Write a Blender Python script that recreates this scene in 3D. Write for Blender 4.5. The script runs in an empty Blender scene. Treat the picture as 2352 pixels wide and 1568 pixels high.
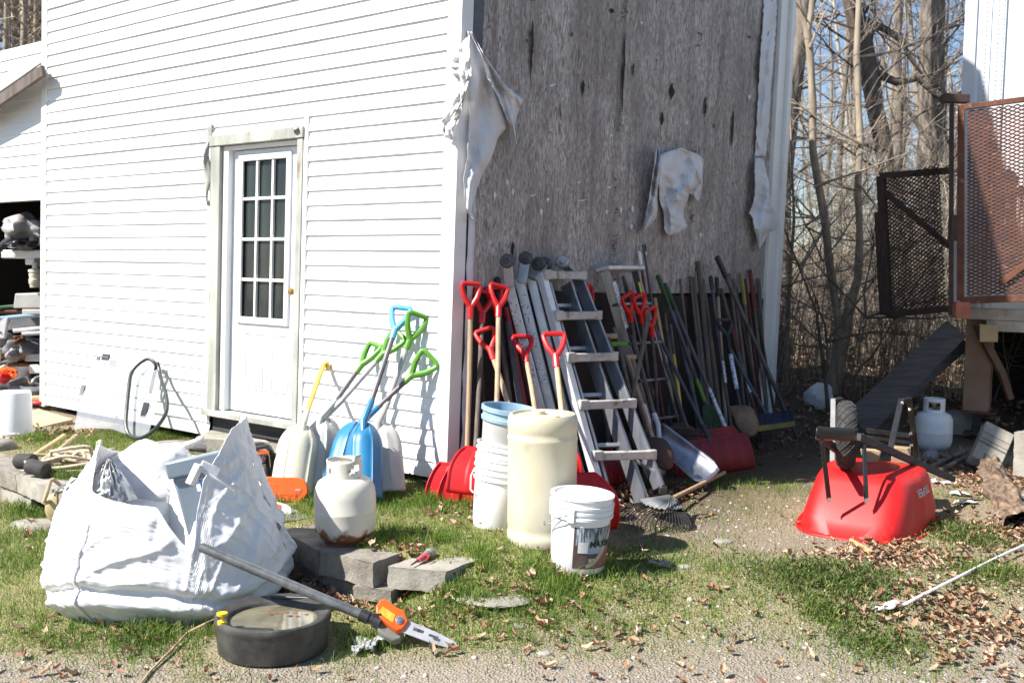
import bpy, bmesh, math, random
import numpy as np
from mathutils import Vector as V, Matrix, noise
rnd = random.Random(7)
S = bpy.context.scene
COL = S.collection
PI = math.pi
R = math.radians
# ---------------------------------------------------------------- camera, sky, sun, exposure
F = 2352.0
UP = V((882, 44100, 3000)).normalized()
FW = V((0, 0, -1)); YC = (FW - UP * FW.dot(UP)).normalized(); XC = YC.cross(UP)
RM = Matrix((XC, YC, UP))                      # camera axes -> world axes
CAM = V((0, 0, 1.36))
cd = bpy.data.cameras.new('camera'); cam = bpy.data.objects.new('camera', cd); COL.objects.link(cam)
cd.sensor_width = 36; cd.lens = 36; cd.clip_start = .05; cd.clip_end = 500
cam.matrix_world = Matrix.Translation(CAM) @ RM.to_4x4()
cd.dof.use_dof = True; cd.dof.focus_distance = 4.9; cd.dof.aperture_fstop = 4.5
S.camera = cam
SUN_EL = R(46); SD = V((-.91, -.41, 0)).normalized() * math.cos(SUN_EL) + V((0, 0, math.sin(SUN_EL)))
w = bpy.data.worlds.new('World'); S.world = w; w.use_nodes = True
nt = w.node_tree; bg = nt.nodes['Background']
sky = nt.nodes.new('ShaderNodeTexSky'); sky.sky_type = 'NISHITA'; sky.sun_disc = False
sky.sun_elevation = SUN_EL; sky.sun_rotation = math.atan2(SD.x, SD.y)
sky.altitude = 200; sky.air_density = 1.0; sky.dust_density = .3; sky.ozone_density = 3
nt.links.new(sky.outputs[0], bg.inputs[0]); bg.inputs[1].default_value = .078
sd = bpy.data.lights.new('sun', 'SUN'); sd.energy = 5.0; sd.angle = R(.55); sd.color = (1, .955, .89)
sun = bpy.data.objects.new('sun', sd); COL.objects.link(sun)
sun.rotation_euler = SD.to_track_quat('Z', 'Y').to_euler(); sun.location = (-8, -4, 12)
S.view_settings.view_transform = 'Standard'; S.view_settings.look = 'None'
S.view_settings.exposure = 1.1; S.view_settings.gamma = 1

# ---------------------------------------------------------------- measuring helpers (photo pixel -> point on a real plane)
def ray(px, py): return RM @ V(((px - 1176) / F, -(py - 784) / F, -1))
def P(px, py, y):                              # on the upright plane at distance y
    r = ray(px, py); return CAM + r * (y / r.y)
def sstep(a, b, x):
    t = min(1, max(0, (x - a) / (b - a))); return t * t * (3 - 2 * t)
LX = [-40, -6, -3.35, -2.82, -1.19, -.9, -.63, -.3]
LY = [40, 9.2, 6.67, 6.16, 5.24, 4.87, 4.72, 4.62]
def edge_y(x): return float(np.interp(x, LX, LY))
def gz(x, y):
    z = 0.0
    L = edge_y(min(x, -.3))
    lo = -.2 - .05 * sstep(4.6, 3.4, y)
    if x < -.55:
        z = lo * (1 - sstep(L + .1, L + .16, y))
    else:
        g = lo * (1 - sstep(4.25, 5.0, y)) * .9
        a = lo * (1 - sstep(L + .1, L + .16, y))
        k = sstep(-.55, -.2, x); z = a * (1 - k) + g * k
        z -= .10 * sstep(-.1, .7, x) * sstep(4.2, 5.2, y) * (1 - sstep(8.5, 11, y))
    z += .012 * noise.noise(V((x * 1.3, y * 1.3, 0))) + .005 * noise.noise(V((x * 6, y * 6, 3)))
    if y > 12: z += .06 * (min(y, 60) - 12) * sstep(12, 15, y)
    if y > 9.8: z += .25 * sstep(9.8, 11.5, y) * (noise.noise(V((x * .8, y * .8, 9))) * .6 + .25)
    return z
def gp(px, py, dz=0):                          # on the ground
    r = ray(px, py); z = 0
    for _ in range(12):
        p = CAM + r * ((z - CAM.z) / r.z); z = z * .4 + .6 * (gz(p.x, p.y) + dz)
    return CAM + r * ((z - CAM.z) / r.z)
O = V((-.3923, 6.3062, .06))                   # foot of the building's near corner
EL = V((-.7867, .6173, 0)); ER = V((.6173, .7867, 0)); EU = V((.017, 0, 1))
NL = -ER; NR = -EL                             # outward normals of the white wall and the bare wall
def onplane(px, py, n, off):
    r = ray(px, py); p0 = O + n * off; t = (p0 - CAM).dot(n) / r.dot(n); return CAM + r * t
def wl(px, py, off=0): return onplane(px, py, NL, off)
def wr(px, py, off=0): return onplane(px, py, NR, off)
def BL(s, h, off=0): return O + EL * s + EU * h + NL * off
def BR(t, h, off=0): return O + ER * t + EU * h + NR * off
def loc_l(p): h = p.z - O.z; return (p - O - EU * h).dot(EL), h
def loc_r(p): h = p.z - O.z; return (p - O - EU * h).dot(ER), h

def fold(x, y, ang, st, wd, sd, pw=2.0):               # one family of long soft creases running along 'ang'
    ca, sa = math.cos(ang), math.sin(ang); a_, b_ = x * ca + y * sa, -x * sa + y * ca
    b_ += .10 * noise.noise(V((a_ * 2.2, b_ * 2.2, sd + 3))); return max(0, 1 - abs(noise.noise(V((a_ / st, b_ / wd, sd)))) * 2.6) ** pw
# ---------------------------------------------------------------- mesh builder
class MB:
    def __init__(s): s.v = []; s.f = []; s.uv = None
    def add(s, vs, fs):
        b = len(s.v); s.v += [V(p) for p in vs]; s.f += [tuple(i + b for i in f) for f in fs]; return s
    def box(s, c, d, M=None):
        x, y, z = d[0] / 2, d[1] / 2, d[2] / 2
        vs = [V((a * x, b * y, e * z)) for e in (-1, 1) for b in (-1, 1) for a in (-1, 1)]
        if M is not None: vs = [M @ p for p in vs]
        c = V(c)
        return s.add([p + c for p in vs], [(0, 2, 3, 1), (4, 5, 7, 6), (0, 1, 5, 4), (2, 6, 7, 3), (0, 4, 6, 2), (1, 3, 7, 5)])
    def hexa(s, b, t):                          # four bottom points, four top points
        return s.add(list(b) + list(t), [(3, 2, 1, 0), (4, 5, 6, 7)] + [(i, (i + 1) % 4, 4 + (i + 1) % 4, 4 + i) for i in range(4)])
    def beam(s, a, b, wd, th, side=None):       # bar of width wd (along side) and thickness th
        a, b = V(a), V(b); d = (b - a).normalized()
        sd = V(side) if side is not None else d.orthogonal()
        sd = (sd - d * sd.dot(d)).normalized(); n = d.cross(sd)
        q = lambda p: [p - sd * wd / 2 - n * th / 2, p + sd * wd / 2 - n * th / 2, p + sd * wd / 2 + n * th / 2, p - sd * wd / 2 + n * th / 2]
        return s.hexa(q(a), q(b))
    def tube(s, pts, r, n=8, cap=True, closed=False):
        pts = [V(p) for p in pts]; m = len(pts)
        rr = r if isinstance(r, (list, tuple)) else [r] * m
        nrm = None; vs = []
        for i, p in enumerate(pts):
            a = pts[i - 1] if (i > 0 or closed) else p; b = pts[(i + 1) % m] if (i < m - 1 or closed) else p
            d = (b - a)
            d = d.normalized() if d.length > 1e-9 else V((0, 0, 1))
            if nrm is None: nrm = d.orthogonal().normalized()
            nrm = nrm - d * nrm.dot(d)
            nrm = nrm.normalized() if nrm.length > 1e-6 else d.orthogonal().normalized()
            bn = d.cross(nrm)
            for k in range(n):
                a_ = 2 * PI * k / n; vs.append(p + (nrm * math.cos(a_) + bn * math.sin(a_)) * rr[i])
        fs = []
        for i in range(m if closed else m - 1):
            for k in range(n):
                j = (i + 1) % m
                fs.append((i * n + k, i * n + (k + 1) % n, j * n + (k + 1) % n, j * n + k))
        if cap and not closed: fs += [tuple(range(n))[::-1], tuple(range((m - 1) * n, m * n))]
        return s.add(vs, fs)
    def lathe(s, prof, n=32, M=None, cap=True, wob=None):
        vs = []
        for (r, z) in prof:
            for k in range(n):
                a = 2 * PI * k / n; q = r * (1 + (wob(a, z) if wob else 0))
                p = V((q * math.cos(a), q * math.sin(a), z)); vs.append(M @ p if M is not None else p)
        m = len(prof); fs = [(i * n + k, i * n + (k + 1) % n, (i + 1) * n + (k + 1) % n, (i + 1) * n + k) for i in range(m - 1) for k in range(n)]
        if cap: fs += [tuple(range(n))[::-1], tuple(range((m - 1) * n, m * n))]
        return s.add(vs, fs)
    def grid(s, G):                             # rows of points
        nu, nv = len(G), len(G[0]); vs = [p for row in G for p in row]
        return s.add(vs, [(i * nv + j, i * nv + j + 1, (i + 1) * nv + j + 1, (i + 1) * nv + j) for i in range(nu - 1) for j in range(nv - 1)])
    def poly(s, pts, n, th):                    # flat outline given thickness th along n
        n = V(n).normalized(); m = len(pts); a = [V(p) - n * th / 2 for p in pts]; b = [V(p) + n * th / 2 for p in pts]
        return s.add(a + b, [tuple(range(m))[::-1], tuple(range(m, 2 * m))] + [(i, (i + 1) % m, m + (i + 1) % m, m + i) for i in range(m)])
    def ball(s, c, r, n=10, M=None):
        rr = r if isinstance(r, (tuple, list)) else (r, r, r)
        pr = [(math.sin(PI * i / n), -math.cos(PI * i / n)) for i in range(n + 1)]; pr[0] = (1e-4, -1); pr[-1] = (1e-4, 1)
        T = Matrix.Translation(V(c)) @ (M.to_4x4() if M is not None else Matrix.Identity(4)) @ Matrix.Diagonal((rr[0], rr[1], rr[2], 1))
        return s.lathe(pr, 2 * n, T)
def weld(mb):
    ix = {}; mp = []; nv = []
    for p in mb.v:
        k = (round(p.x, 5), round(p.y, 5), round(p.z, 5))
        if k not in ix: ix[k] = len(nv); nv.append(p)
        mp.append(ix[k])
    mb.v = nv; mb.f = [tuple(mp[i] for i in f) for f in mb.f]; return mb
def mesh_of(mb, org, smooth=35):
    me = bpy.data.meshes.new('m'); org = V(org)
    me.from_pydata([p - org for p in mb.v], [], mb.f)
    if mb.uv:
        ul = me.uv_layers.new(name='UVMap')
        for L in me.loops: ul.data[L.index].uv = mb.uv(me.vertices[L.vertex_index].co + org)
    if smooth:
        me.polygons.foreach_set('use_smooth', [True] * len(me.polygons)); me.set_sharp_from_angle(angle=R(smooth))
    me.update(); return me
def props(o, label=None, cat=None, group=None, kind=None):
    if label: o['label'] = label
    if cat: o['category'] = cat
    if group: o['group'] = group
    if kind: o['kind'] = kind
    return o
def thing(name, label, cat, loc=(0, 0, 0), group=None):
    o = bpy.data.objects.new(name, None); o.empty_display_size = .1; o.location = loc; COL.objects.link(o)
    return props(o, label, cat, group)
def worldloc(o):
    p = V(o.location)
    while o.parent: o = o.parent; p += V(o.location)
    return p
def mods(o, bevel=0, solid=0, sub=0):
    if solid:
        m = o.modifiers.new('s', 'SOLIDIFY'); m.thickness = solid; m.offset = 0
    if bevel:
        m = o.modifiers.new('b', 'BEVEL'); m.width = bevel; m.segments = 2; m.limit_method = 'ANGLE'; m.angle_limit = R(40)
    if sub:
        m = o.modifiers.new('u', 'SUBSURF'); m.levels = sub; m.render_levels = sub
    return o
def part(name, mb, mt, par, bevel=0, solid=0, sub=0, label=None, smooth=35):
    me = mesh_of(mb, worldloc(par), smooth); me.name = name; me.materials.append(mt)
    o = bpy.data.objects.new(name, me); COL.objects.link(o); o.parent = par
    # sub-parts of a mesh part share the thing's origin, so their offset stays zero
    if label: o['label'] = label
    return mods(o, bevel, solid, sub)
def solo(name, mb, mt, label, cat, group=None, kind=None, bevel=0, solid=0, sub=0, smooth=35):
    xs = [p.x for p in mb.v]; ys = [p.y for p in mb.v]; zs = [p.z for p in mb.v]
    org = V(((min(xs) + max(xs)) / 2, (min(ys) + max(ys)) / 2, min(zs)))
    if kind: org = V((0, 0, 0))
    me = mesh_of(mb, org, smooth); me.name = name
    if mt: me.materials.append(mt)
    o = bpy.data.objects.new(name, me); COL.objects.link(o); o.location = org
    props(o, label, cat, group, kind); return mods(o, bevel, solid, sub)
def text_into(mb, body, size, origin, ux, uy, off=0, bold=0, sx=1):
    c = bpy.data.curves.new('t', 'FONT'); c.body = body; c.size = size; c.offset = bold; c.align_x = 'CENTER'; c.align_y = 'CENTER'
    o = bpy.data.objects.new('t', c); COL.objects.link(o)
    me = bpy.data.meshes.new_from_object(o.evaluated_get(bpy.context.evaluated_depsgraph_get()))
    ux, uy, origin = V(ux), V(uy), V(origin)
    fn = origin if callable(origin) else None
    mb.add([origin + ux * v.co.x * sx + uy * v.co.y + ux.cross(uy) * off for v in me.vertices], [tuple(p.vertices) for p in me.polygons])
    bpy.data.objects.remove(o); bpy.data.curves.remove(c); bpy.data.meshes.remove(me)
    return mb

# ---------------------------------------------------------------- materials
MC = {}
def mat(name, c1, c2=None, scale=8, rough=.6, metal=0, bump=0, bscale=None, stretch=(1, 1, 1), detail=5, c3=None, t3=.6, s3=3, w3=.08, spec=.5, transl=0, coat=0, lo=.38, hi=.62, rot=0):
    if name in MC: return MC[name]
    m = bpy.data.materials.new(name); MC[name] = m; m.use_nodes = True
    t = m.node_tree; n = t.nodes; l = t.links; b = n['Principled BSDF']
    b.inputs['Roughness'].default_value = rough; b.inputs['Metallic'].default_value = metal
    b.inputs['Specular IOR Level'].default_value = spec; b.inputs['Coat Weight'].default_value = coat; b.inputs['Coat Roughness'].default_value = .15
    tc = n.new('ShaderNodeTexCoord'); mp = n.new('ShaderNodeMapping'); mp.inputs['Scale'].default_value = stretch
    mp.inputs['Rotation'].default_value = (0, 0, rot)
    l.new(tc.outputs['Object'], mp.inputs['Vector'])
    def nz(sc, det=detail):
        q = n.new('ShaderNodeTexNoise'); q.inputs['Scale'].default_value = sc; q.inputs['Detail'].default_value = det; q.inputs['Roughness'].default_value = .6
        l.new(mp.outputs[0], q.inputs['Vector']); return q.outputs['Fac']
    def rng(v, a, c):
        q = n.new('ShaderNodeMapRange'); q.inputs['From Min'].default_value = a; q.inputs['From Max'].default_value = c; l.new(v, q.inputs['Value']); return q.outputs[0]
    def mx(f, a, c):
        q = n.new('ShaderNodeMix'); q.data_type = 'RGBA'; l.new(f, q.inputs[0])
        for k, x in ((6, a), (7, c)):
            if isinstance(x, tuple): q.inputs[k].default_value = (*x, 1)
            else: l.new(x, q.inputs[k])
        return q.outputs[2]
    c2 = c2 or tuple(x * .85 for x in c1)
    o = mx(rng(nz(scale), lo, hi), c1, c2)
    if c3: o = mx(rng(nz(s3, 7), t3, t3 + w3), o, c3)
    l.new(o, b.inputs['Base Color'])
    if not metal:
        r = n.new('ShaderNodeMapRange'); r.inputs['To Min'].default_value = max(0, rough - .08); r.inputs['To Max'].default_value = min(1, rough + .08); l.new(nz(scale * 2.3), r.inputs['Value']); l.new(r.outputs[0], b.inputs['Roughness'])
    if bump:
        q = n.new('ShaderNodeBump'); q.inputs['Strength'].default_value = bump; q.inputs['Distance'].default_value = .01
        l.new(nz(bscale or scale * 3), q.inputs['Height']); l.new(q.outputs[0], b.inputs['Normal'])
    if transl:
        tb = n.new('ShaderNodeBsdfTranslucent'); l.new(o, tb.inputs['Color']); ms = n.new('ShaderNodeMixShader'); ms.inputs[0].default_value = transl
        l.new(b.outputs[0], ms.inputs[1]); l.new(tb.outputs[0], ms.inputs[2]); l.new(ms.outputs[0], n['Material Output'].inputs[0])
    return m
def attr_mat(name, rough=.7, transl=.25, mul=1.0):           # colour from a per-vertex attribute (each leaf or blade its own colour)
    m = bpy.data.materials.new(name); m.use_nodes = True; t = m.node_tree; n = t.nodes; l = t.links; b = n['Principled BSDF']
    a = n.new('ShaderNodeAttribute'); a.attribute_name = 'tint'; l.new(a.outputs['Color'], b.inputs['Base Color']); b.inputs['Roughness'].default_value = rough
    b.inputs['Specular IOR Level'].default_value = .3
    if transl:
        tb = n.new('ShaderNodeBsdfTranslucent'); l.new(a.outputs['Color'], tb.inputs['Color']); ms = n.new('ShaderNodeMixShader'); ms.inputs[0].default_value = transl
        l.new(b.outputs[0], ms.inputs[1]); l.new(tb.outputs[0], ms.inputs[2]); l.new(ms.outputs[0], n['Material Output'].inputs[0])
    return m
def np_mesh(name, verts, faces, tint, mt, kind='stuff', label=None, cat=None):   # big mesh from arrays; faces (n,k)
    me = bpy.data.meshes.new(name); nv, nf, k = len(verts), len(faces), faces.shape[1]
    me.vertices.add(nv); me.vertices.foreach_set('co', verts.astype(np.float32).ravel())
    me.loops.add(nf * k); me.loops.foreach_set('vertex_index', faces.astype(np.int32).ravel())
    me.polygons.add(nf); me.polygons.foreach_set('loop_start', np.arange(0, nf * k, k, dtype=np.int32)); me.polygons.foreach_set('loop_total', np.full(nf, k, dtype=np.int32))
    me.update(calc_edges=True)
    if tint is not None:
        at = me.color_attributes.new('tint', 'FLOAT_COLOR', 'POINT'); c = np.ones((nv, 4), np.float32); c[:, :3] = tint; at.data.foreach_set('color', c.ravel())
    me.materials.append(mt); o = bpy.data.objects.new(name, me); COL.objects.link(o)
    return props(o, label, cat, None, kind)

M_vinyl = mat('white vinyl', (.80, .80, .80), (.77, .78, .775), scale=1.2, rough=.45, bump=.05, bscale=3, c3=(.55, .57, .50), t3=.72, s3=2.5, stretch=(.5, .5, 4))
M_trim = mat('white trim', (.78, .78, .77), (.72, .72, .70), scale=3, rough=.5, c3=(.5, .47, .42), t3=.68, s3=6)
M_oldtrim = mat('weathered trim', (.44, .45, .40), (.27, .27, .24), scale=6, rough=.7, bump=.25, c3=(.20, .16, .12), t3=.63, s3=9, stretch=(1, 1, .3))
M_door = mat('door paint', (.70, .73, .79), (.66, .69, .75), scale=2, rough=.4)
def crumple_bump(m, sc, st=.7, dist=.012):          # creased cloth: sharp crests between warped cells at two sizes
    t = m.node_tree; n = t.nodes; l = t.links; b = n['Principled BSDF']; tc = n.new('ShaderNodeTexCoord'); prev = None
    for k, (s_, d_) in enumerate(((sc, dist), (sc * 2.7, dist * .35))):
        w_ = n.new('ShaderNodeTexNoise'); w_.inputs['Scale'].default_value = s_ * .6; w_.inputs['Detail'].default_value = 3; l.new(tc.outputs['Object'], w_.inputs['Vector'])
        a = n.new('ShaderNodeVectorMath'); a.operation = 'MULTIPLY_ADD'; l.new(w_.outputs['Color'], a.inputs[0]); a.inputs[1].default_value = (.9 / s_, .9 / s_, 1.6 / s_); l.new(tc.outputs['Object'], a.inputs[2])
        v = n.new('ShaderNodeTexVoronoi'); v.inputs['Scale'].default_value = s_; l.new(a.outputs[0], v.inputs['Vector'])
        q = n.new('ShaderNodeBump'); q.inputs['Strength'].default_value = st; q.inputs['Distance'].default_value = d_; l.new(v.outputs['Distance'], q.inputs['Height'])
        if prev: l.new(prev, q.inputs['Normal'])
        prev = q.outputs[0]
    l.new(prev, b.inputs['Normal'])
M_rung = mat('worn ladder rung', (.52, .50, .46), (.38, .36, .33), scale=12, rough=.6, metal=.2, c3=(.20, .17, .14), t3=.58, s3=16)
M_wrap = mat('house wrap', (.82, .82, .84), (.72, .72, .74), scale=5, rough=.6, transl=.2)
M_bag = mat('woven bag', (.82, .82, .82), (.76, .76, .76), scale=3, c3=(.56, .55, .52), t3=.64, s3=2.5, w3=.2, rough=.5, transl=.12)
crumple_bump(M_wrap, 7, .35, .012); crumple_bump(M_bag, 8, .30, .012)
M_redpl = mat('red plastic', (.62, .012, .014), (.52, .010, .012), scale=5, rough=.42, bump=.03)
M_reddk = mat('shade darkened red plastic', (.30, .012, .014), (.22, .010, .010), scale=6, rough=.5)  # shaded copy of the red plastic, shade put into the colour
M_cream = mat('cream plastic', (.60, .57, .45), (.52, .49, .38), scale=4, rough=.5, c3=(.40, .36, .27), t3=.68, s3=7)
M_grypl = mat('grey plastic', (.50, .50, .46), (.42, .42, .39), scale=5, rough=.55, c3=(.30, .27, .22), t3=.66, s3=9)
M_blue = mat('blue plastic', (.024, .18, .37), (.02, .15, .31), scale=6, rough=.42)
M_ltblue = mat('pale blue plastic', (.28, .40, .50), (.21, .33, .43), scale=12, rough=.6, c3=(.42, .52, .60), t3=.62, s3=14)
M_green = mat('green plastic', (.11, .30, .03), (.08, .25, .02), scale=6, rough=.45)
M_dkgreen = mat('dark green rubber', (.035, .075, .02), (.02, .05, .015), scale=9, rough=.6)
M_black = mat('black plastic', (.018, .018, .02), (.03, .03, .032), scale=9, rough=.45)
M_rubber = mat('black rubber', (.028, .027, .027), (.05, .047, .044), scale=12, rough=.8, bump=.2)
M_gloss = mat('black gloss paint', (.012, .012, .013), (.02, .02, .021), scale=9, rough=.30)
M_wood = mat('worn wood handle', (.46, .34, .21), (.33, .23, .14), scale=9, rough=.7, stretch=(3, 3, .25), c3=(.20, .15, .11), t3=.62, s3=5)
M_gwood = mat('grey weathered handle', (.16, .13, .11), (.08, .066, .057), scale=9, rough=.8, stretch=(3, 3, .25))
M_ywood = mat('pale wood handle', (.62, .45, .22), (.52, .36, .17), scale=9, rough=.55, stretch=(3, 3, .2))
M_yellow = mat('yellow plastic', (.72, .48, .09), (.62, .40, .07), scale=6, rough=.5)
M_alu = mat('aluminium', (.36, .37, .40), (.24, .25, .28), scale=14, rough=.38, metal=.85, stretch=(1, 1, .2), c3=(.34, .33, .32), t3=.64, s3=11)
M_aluw = mat('pale aluminium rail', (.72, .72, .72), (.58, .58, .58), scale=10, rough=.42, metal=.35, c3=(.42, .40, .38), t3=.66, s3=16)
M_greymet = mat('grey metal shaft', (.10, .10, .11), (.06, .06, .065), scale=8, rough=.5, metal=.3)
M_white = mat('white plastic', (.80, .80, .80), (.76, .76, .765), scale=4, rough=.42, c3=(.62, .60, .55), t3=.72, s3=8)
M_hdpe = mat('yellowed plastic', (.66, .61, .44), (.72, .69, .56), scale=3, rough=.5, c3=(.46, .39, .23), t3=.60, s3=6, w3=.15, transl=.25, stretch=(1, 1, .6))
M_steelw = mat('white tank paint', (.74, .72, .66), (.68, .65, .58), scale=5, rough=.42, c3=(.30, .13, .05), t3=.665, s3=9, w3=.05)
M_steelw2 = mat('clean tank paint', (.72, .72, .71), (.67, .67, .66), scale=4, rough=.4, c3=(.40, .32, .25), t3=.74, s3=9)
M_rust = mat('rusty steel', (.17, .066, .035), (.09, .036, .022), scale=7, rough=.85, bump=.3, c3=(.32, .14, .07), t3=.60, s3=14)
M_rustdk = mat('dark and shaded rusty steel', (.075, .04, .03), (.045, .03, .025), scale=9, rough=.8, bump=.2)
M_rustpk = mat('brown painted steel', (.30, .19, .13), (.24, .14, .09), scale=5, rough=.7, c3=(.36, .17, .08), t3=.6, s3=9)
M_conc = mat('concrete block', (.27, .245, .205), (.17, .152, .125), scale=9, rough=.92, bump=.8, bscale=40, c3=(.17, .15, .12), t3=.62, s3=7, w3=.15)
M_concl = mat('pale concrete', (.35, .325, .275), (.25, .23, .19), scale=7, rough=.9, bump=.5, bscale=50, c3=(.25, .22, .17), t3=.62, s3=9)
M_stone = mat('field stone', (.33, .30, .25), (.24, .22, .19), scale=8, rough=.9, bump=.5)
M_rope = mat('tan rope', (.60, .50, .36), (.46, .37, .26), scale=60, rough=.85, bump=.8, bscale=90)
M_wrope = mat('white rope', (.80, .79, .78), (.70, .69, .68), scale=60, rough=.8, bump=.5, bscale=90)
M_orange = mat('orange plastic', (.80, .125, .012), (.72, .10, .01), scale=6, rough=.42)
M_bar = mat('steel bar', (.60, .60, .60), (.48, .48, .48), scale=12, rough=.4, metal=.5, c3=(.20, .18, .16), t3=.62, s3=22)
M_chrome = mat('bright steel', (.75, .75, .76), (.68, .68, .7), scale=9, rough=.2, metal=.9)
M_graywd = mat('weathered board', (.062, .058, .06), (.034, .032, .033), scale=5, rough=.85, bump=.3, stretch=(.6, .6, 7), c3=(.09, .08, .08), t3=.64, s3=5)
M_tanwd = mat('cut lumber', (.50, .38, .22), (.42, .30, .17), scale=6, rough=.8, stretch=(1, 1, 6))
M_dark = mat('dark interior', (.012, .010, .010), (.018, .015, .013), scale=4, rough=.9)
M_ply = mat('dark stained plywood', (.035, .026, .022), (.02, .016, .014), scale=5, rough=.9, c3=(.09, .07, .06), t3=.66, s3=6)
M_bark = mat('grey bark', (.25, .205, .165), (.085, .07, .058), scale=9, rough=.95, bump=1, bscale=16, stretch=(2, 2, .4), c3=(.30, .29, .25), t3=.64, s3=6)
M_barkdk = mat('dark bark', (.15, .115, .09), (.07, .055, .045), scale=9, rough=.95, bump=1, bscale=16, stretch=(2, 2, .4), c3=(.22, .21, .15), t3=.64, s3=5)
M_barkpale = mat('pale bark', (.37, .305, .225), (.23, .185, .14), scale=6, rough=.9, bump=.4, stretch=(2, 2, .4))
M_log = mat('rotten bark', (.24, .165, .11), (.07, .045, .03), scale=20, rough=.95, bump=1, bscale=18, stretch=(1.5, .5, 1.5), c3=(.45, .34, .25), t3=.6, s3=8)
M_tin = mat('corrugated tin', (.56, .57, .56), (.46, .47, .46), scale=4, rough=.45, metal=.4)
M_tarp = mat('grey tarp', (.36, .34, .33), (.28, .265, .26), scale=6, rough=.7, bump=.3)
M_garn = mat('grey junk metal', (.20, .20, .21), (.13, .13, .14), scale=8, rough=.6)
M_galv = mat('galvanised steel', (.46, .47, .48), (.36, .37, .38), scale=7, rough=.4, metal=.5)
# ================================================================ GROUND
def axis(a, b, st, lo, hi):
    v = list(np.arange(a, b, st)); x = b; s = st
    while x < hi: v.append(x); s *= 1.25; x += s
    v.append(hi); x = a; s = st; l = []
    while True:
        s *= 1.25; x -= s
        if x <= lo: break
        l.append(x)
    return [lo] + l[::-1] + v
GX = axis(-4.6, 4.6, .05, -70, 70); GY = axis(2.6, 10.2, .05, -30, 150)
GRASS = [(1500,1330,.45,.22),(1650,1360,.45,.2),(1750,1300,.4,.15),(1800,1380,.4,.25),(1560,1400,.4,.15),(1700,1420,.4,.1),(1350,1400,.35,.4),(1100,1420,.35,.4),(1950,1400,.4,.2),(2120,1330,.4,.2),(1480,1240,.3,.3),(1700,1180,.4,.25),(1250,1440,.3,.15),(900,1440,.3,.15),(2200,1480,.4,.12),(1980,1540,.4,.15),(250,1500,.3,.15),(30,1180,.4,.9),(60,1300,.45,1),(20,1420,.35,.9),(150,1455,.25,.8),(60,1245,.4,1),(200,1012,.55,.8),(330,1010,.5,.9),(420,1435,.3,1),(540,1405,.3,.8),(300,1475,.22,.8),
 (700,1165,.35,1),(660,1185,.2,1),(900,1165,.4,1),(960,1140,.4,1),(1050,1165,.35,1),(905,1235,.25,1),(980,1225,.35,.7),(1160,1250,.3,.9),(1050,1385,.35,.7),(950,1405,.3,.8),(880,1370,.2,.7),
 (1290,1355,.25,1),(1180,1400,.3,.5),(1440,1290,.3,.8),(1650,1112,.35,.45),(1790,1120,.3,.45),(1850,1325,.28,.55),(1960,1335,.25,.4),(2200,1230,.3,.6),(2270,1325,.25,.4),(2100,1260,.25,.3),
 (2000,1480,.25,.6),(1905,1412,.15,.5),(2060,1500,.2,.7),(790,1480,.2,.8),(820,1535,.25,.15),(1330,1440,.3,.3),(1600,1290,.45,.3),(500,1545,.3,.15),(560,1470,.3,.6),(110,1130,.2,.9),(2150,1140,.25,.4),(1450,1370,.4,.4),(1250,1400,.3,.5),(1110,1290,.2,.6),(640,1040,.3,.8),(400,1060,.4,.8)]
GW = [(gp(a, b).x, gp(a, b).y, r, k) for a, b, r, k in GRASS]
def gden(x, y): return min(1.3, sum(k * math.exp(-((x - a) ** 2 + (y - b) ** 2) / (r * r)) for a, b, r, k in GW))
mb = MB(); G = [[V((x, y, gz(x, y))) for x in GX] for y in GY]; mb.grid(G)
m = bpy.data.materials.new('soil gravel and thatch'); m.use_nodes = True; t = m.node_tree; n = t.nodes; l = t.links; b = n['Principled BSDF']
b.inputs['Roughness'].default_value = .95; b.inputs['Specular IOR Level'].default_value = .15
tc = n.new('ShaderNodeTexCoord'); at = n.new('ShaderNodeAttribute'); at.attribute_name = 'tint'
def N(kind, sc, det=6):
    q = n.new('ShaderNodeTexNoise' if kind == 'n' else 'ShaderNodeTexVoronoi'); q.inputs['Scale'].default_value = sc
    if kind == 'n': q.inputs['Detail'].default_value = det; q.inputs['Roughness'].default_value = .65
    l.new(tc.outputs['Object'], q.inputs['Vector']); return q
def RG(v, a, c, d=0, e=1):
    q = n.new('ShaderNodeMapRange'); q.inputs[1].default_value = a; q.inputs[2].default_value = c; q.inputs[3].default_value = d; q.inputs[4].default_value = e; l.new(v, q.inputs[0]); return q.outputs[0]
def MX(f, a, c, bt='MIX'):
    q = n.new('ShaderNodeMix'); q.data_type = 'RGBA'; q.blend_type = bt
    if isinstance(f, float): q.inputs[0].default_value = f
    else: l.new(f, q.inputs[0])
    for k, x in ((6, a), (7, c)):
        if isinstance(x, tuple): q.inputs[k].default_value = (*x, 1)
        else: l.new(x, q.inputs[k])
    return q.outputs[2]
soil = MX(RG(N('n', 7).outputs['Fac'], .35, .65), (.30, .235, .17), (.42, .34, .25))
soil = MX(RG(N('n', 60).outputs['Fac'], .4, .65), soil, (.18, .13, .085))
v1 = N('v', 75); grav = MX(RG(v1.outputs['Distance'], .0, .5), MX(RG(N('n', 33).outputs['Fac'], .35, .65), (.56, .50, .43), (.38, .35, .32)), (.29, .245, .20))
thatch = MX(RG(N('n', 90).outputs['Fac'], .35, .65), (.14, .16, .055), (.36, .31, .15))
sep = n.new('ShaderNodeSeparateColor'); l.new(at.outputs['Color'], sep.inputs[0])
base = MX(sep.outputs[0], soil, grav); base = MX(sep.outputs[1], base, thatch)
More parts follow.
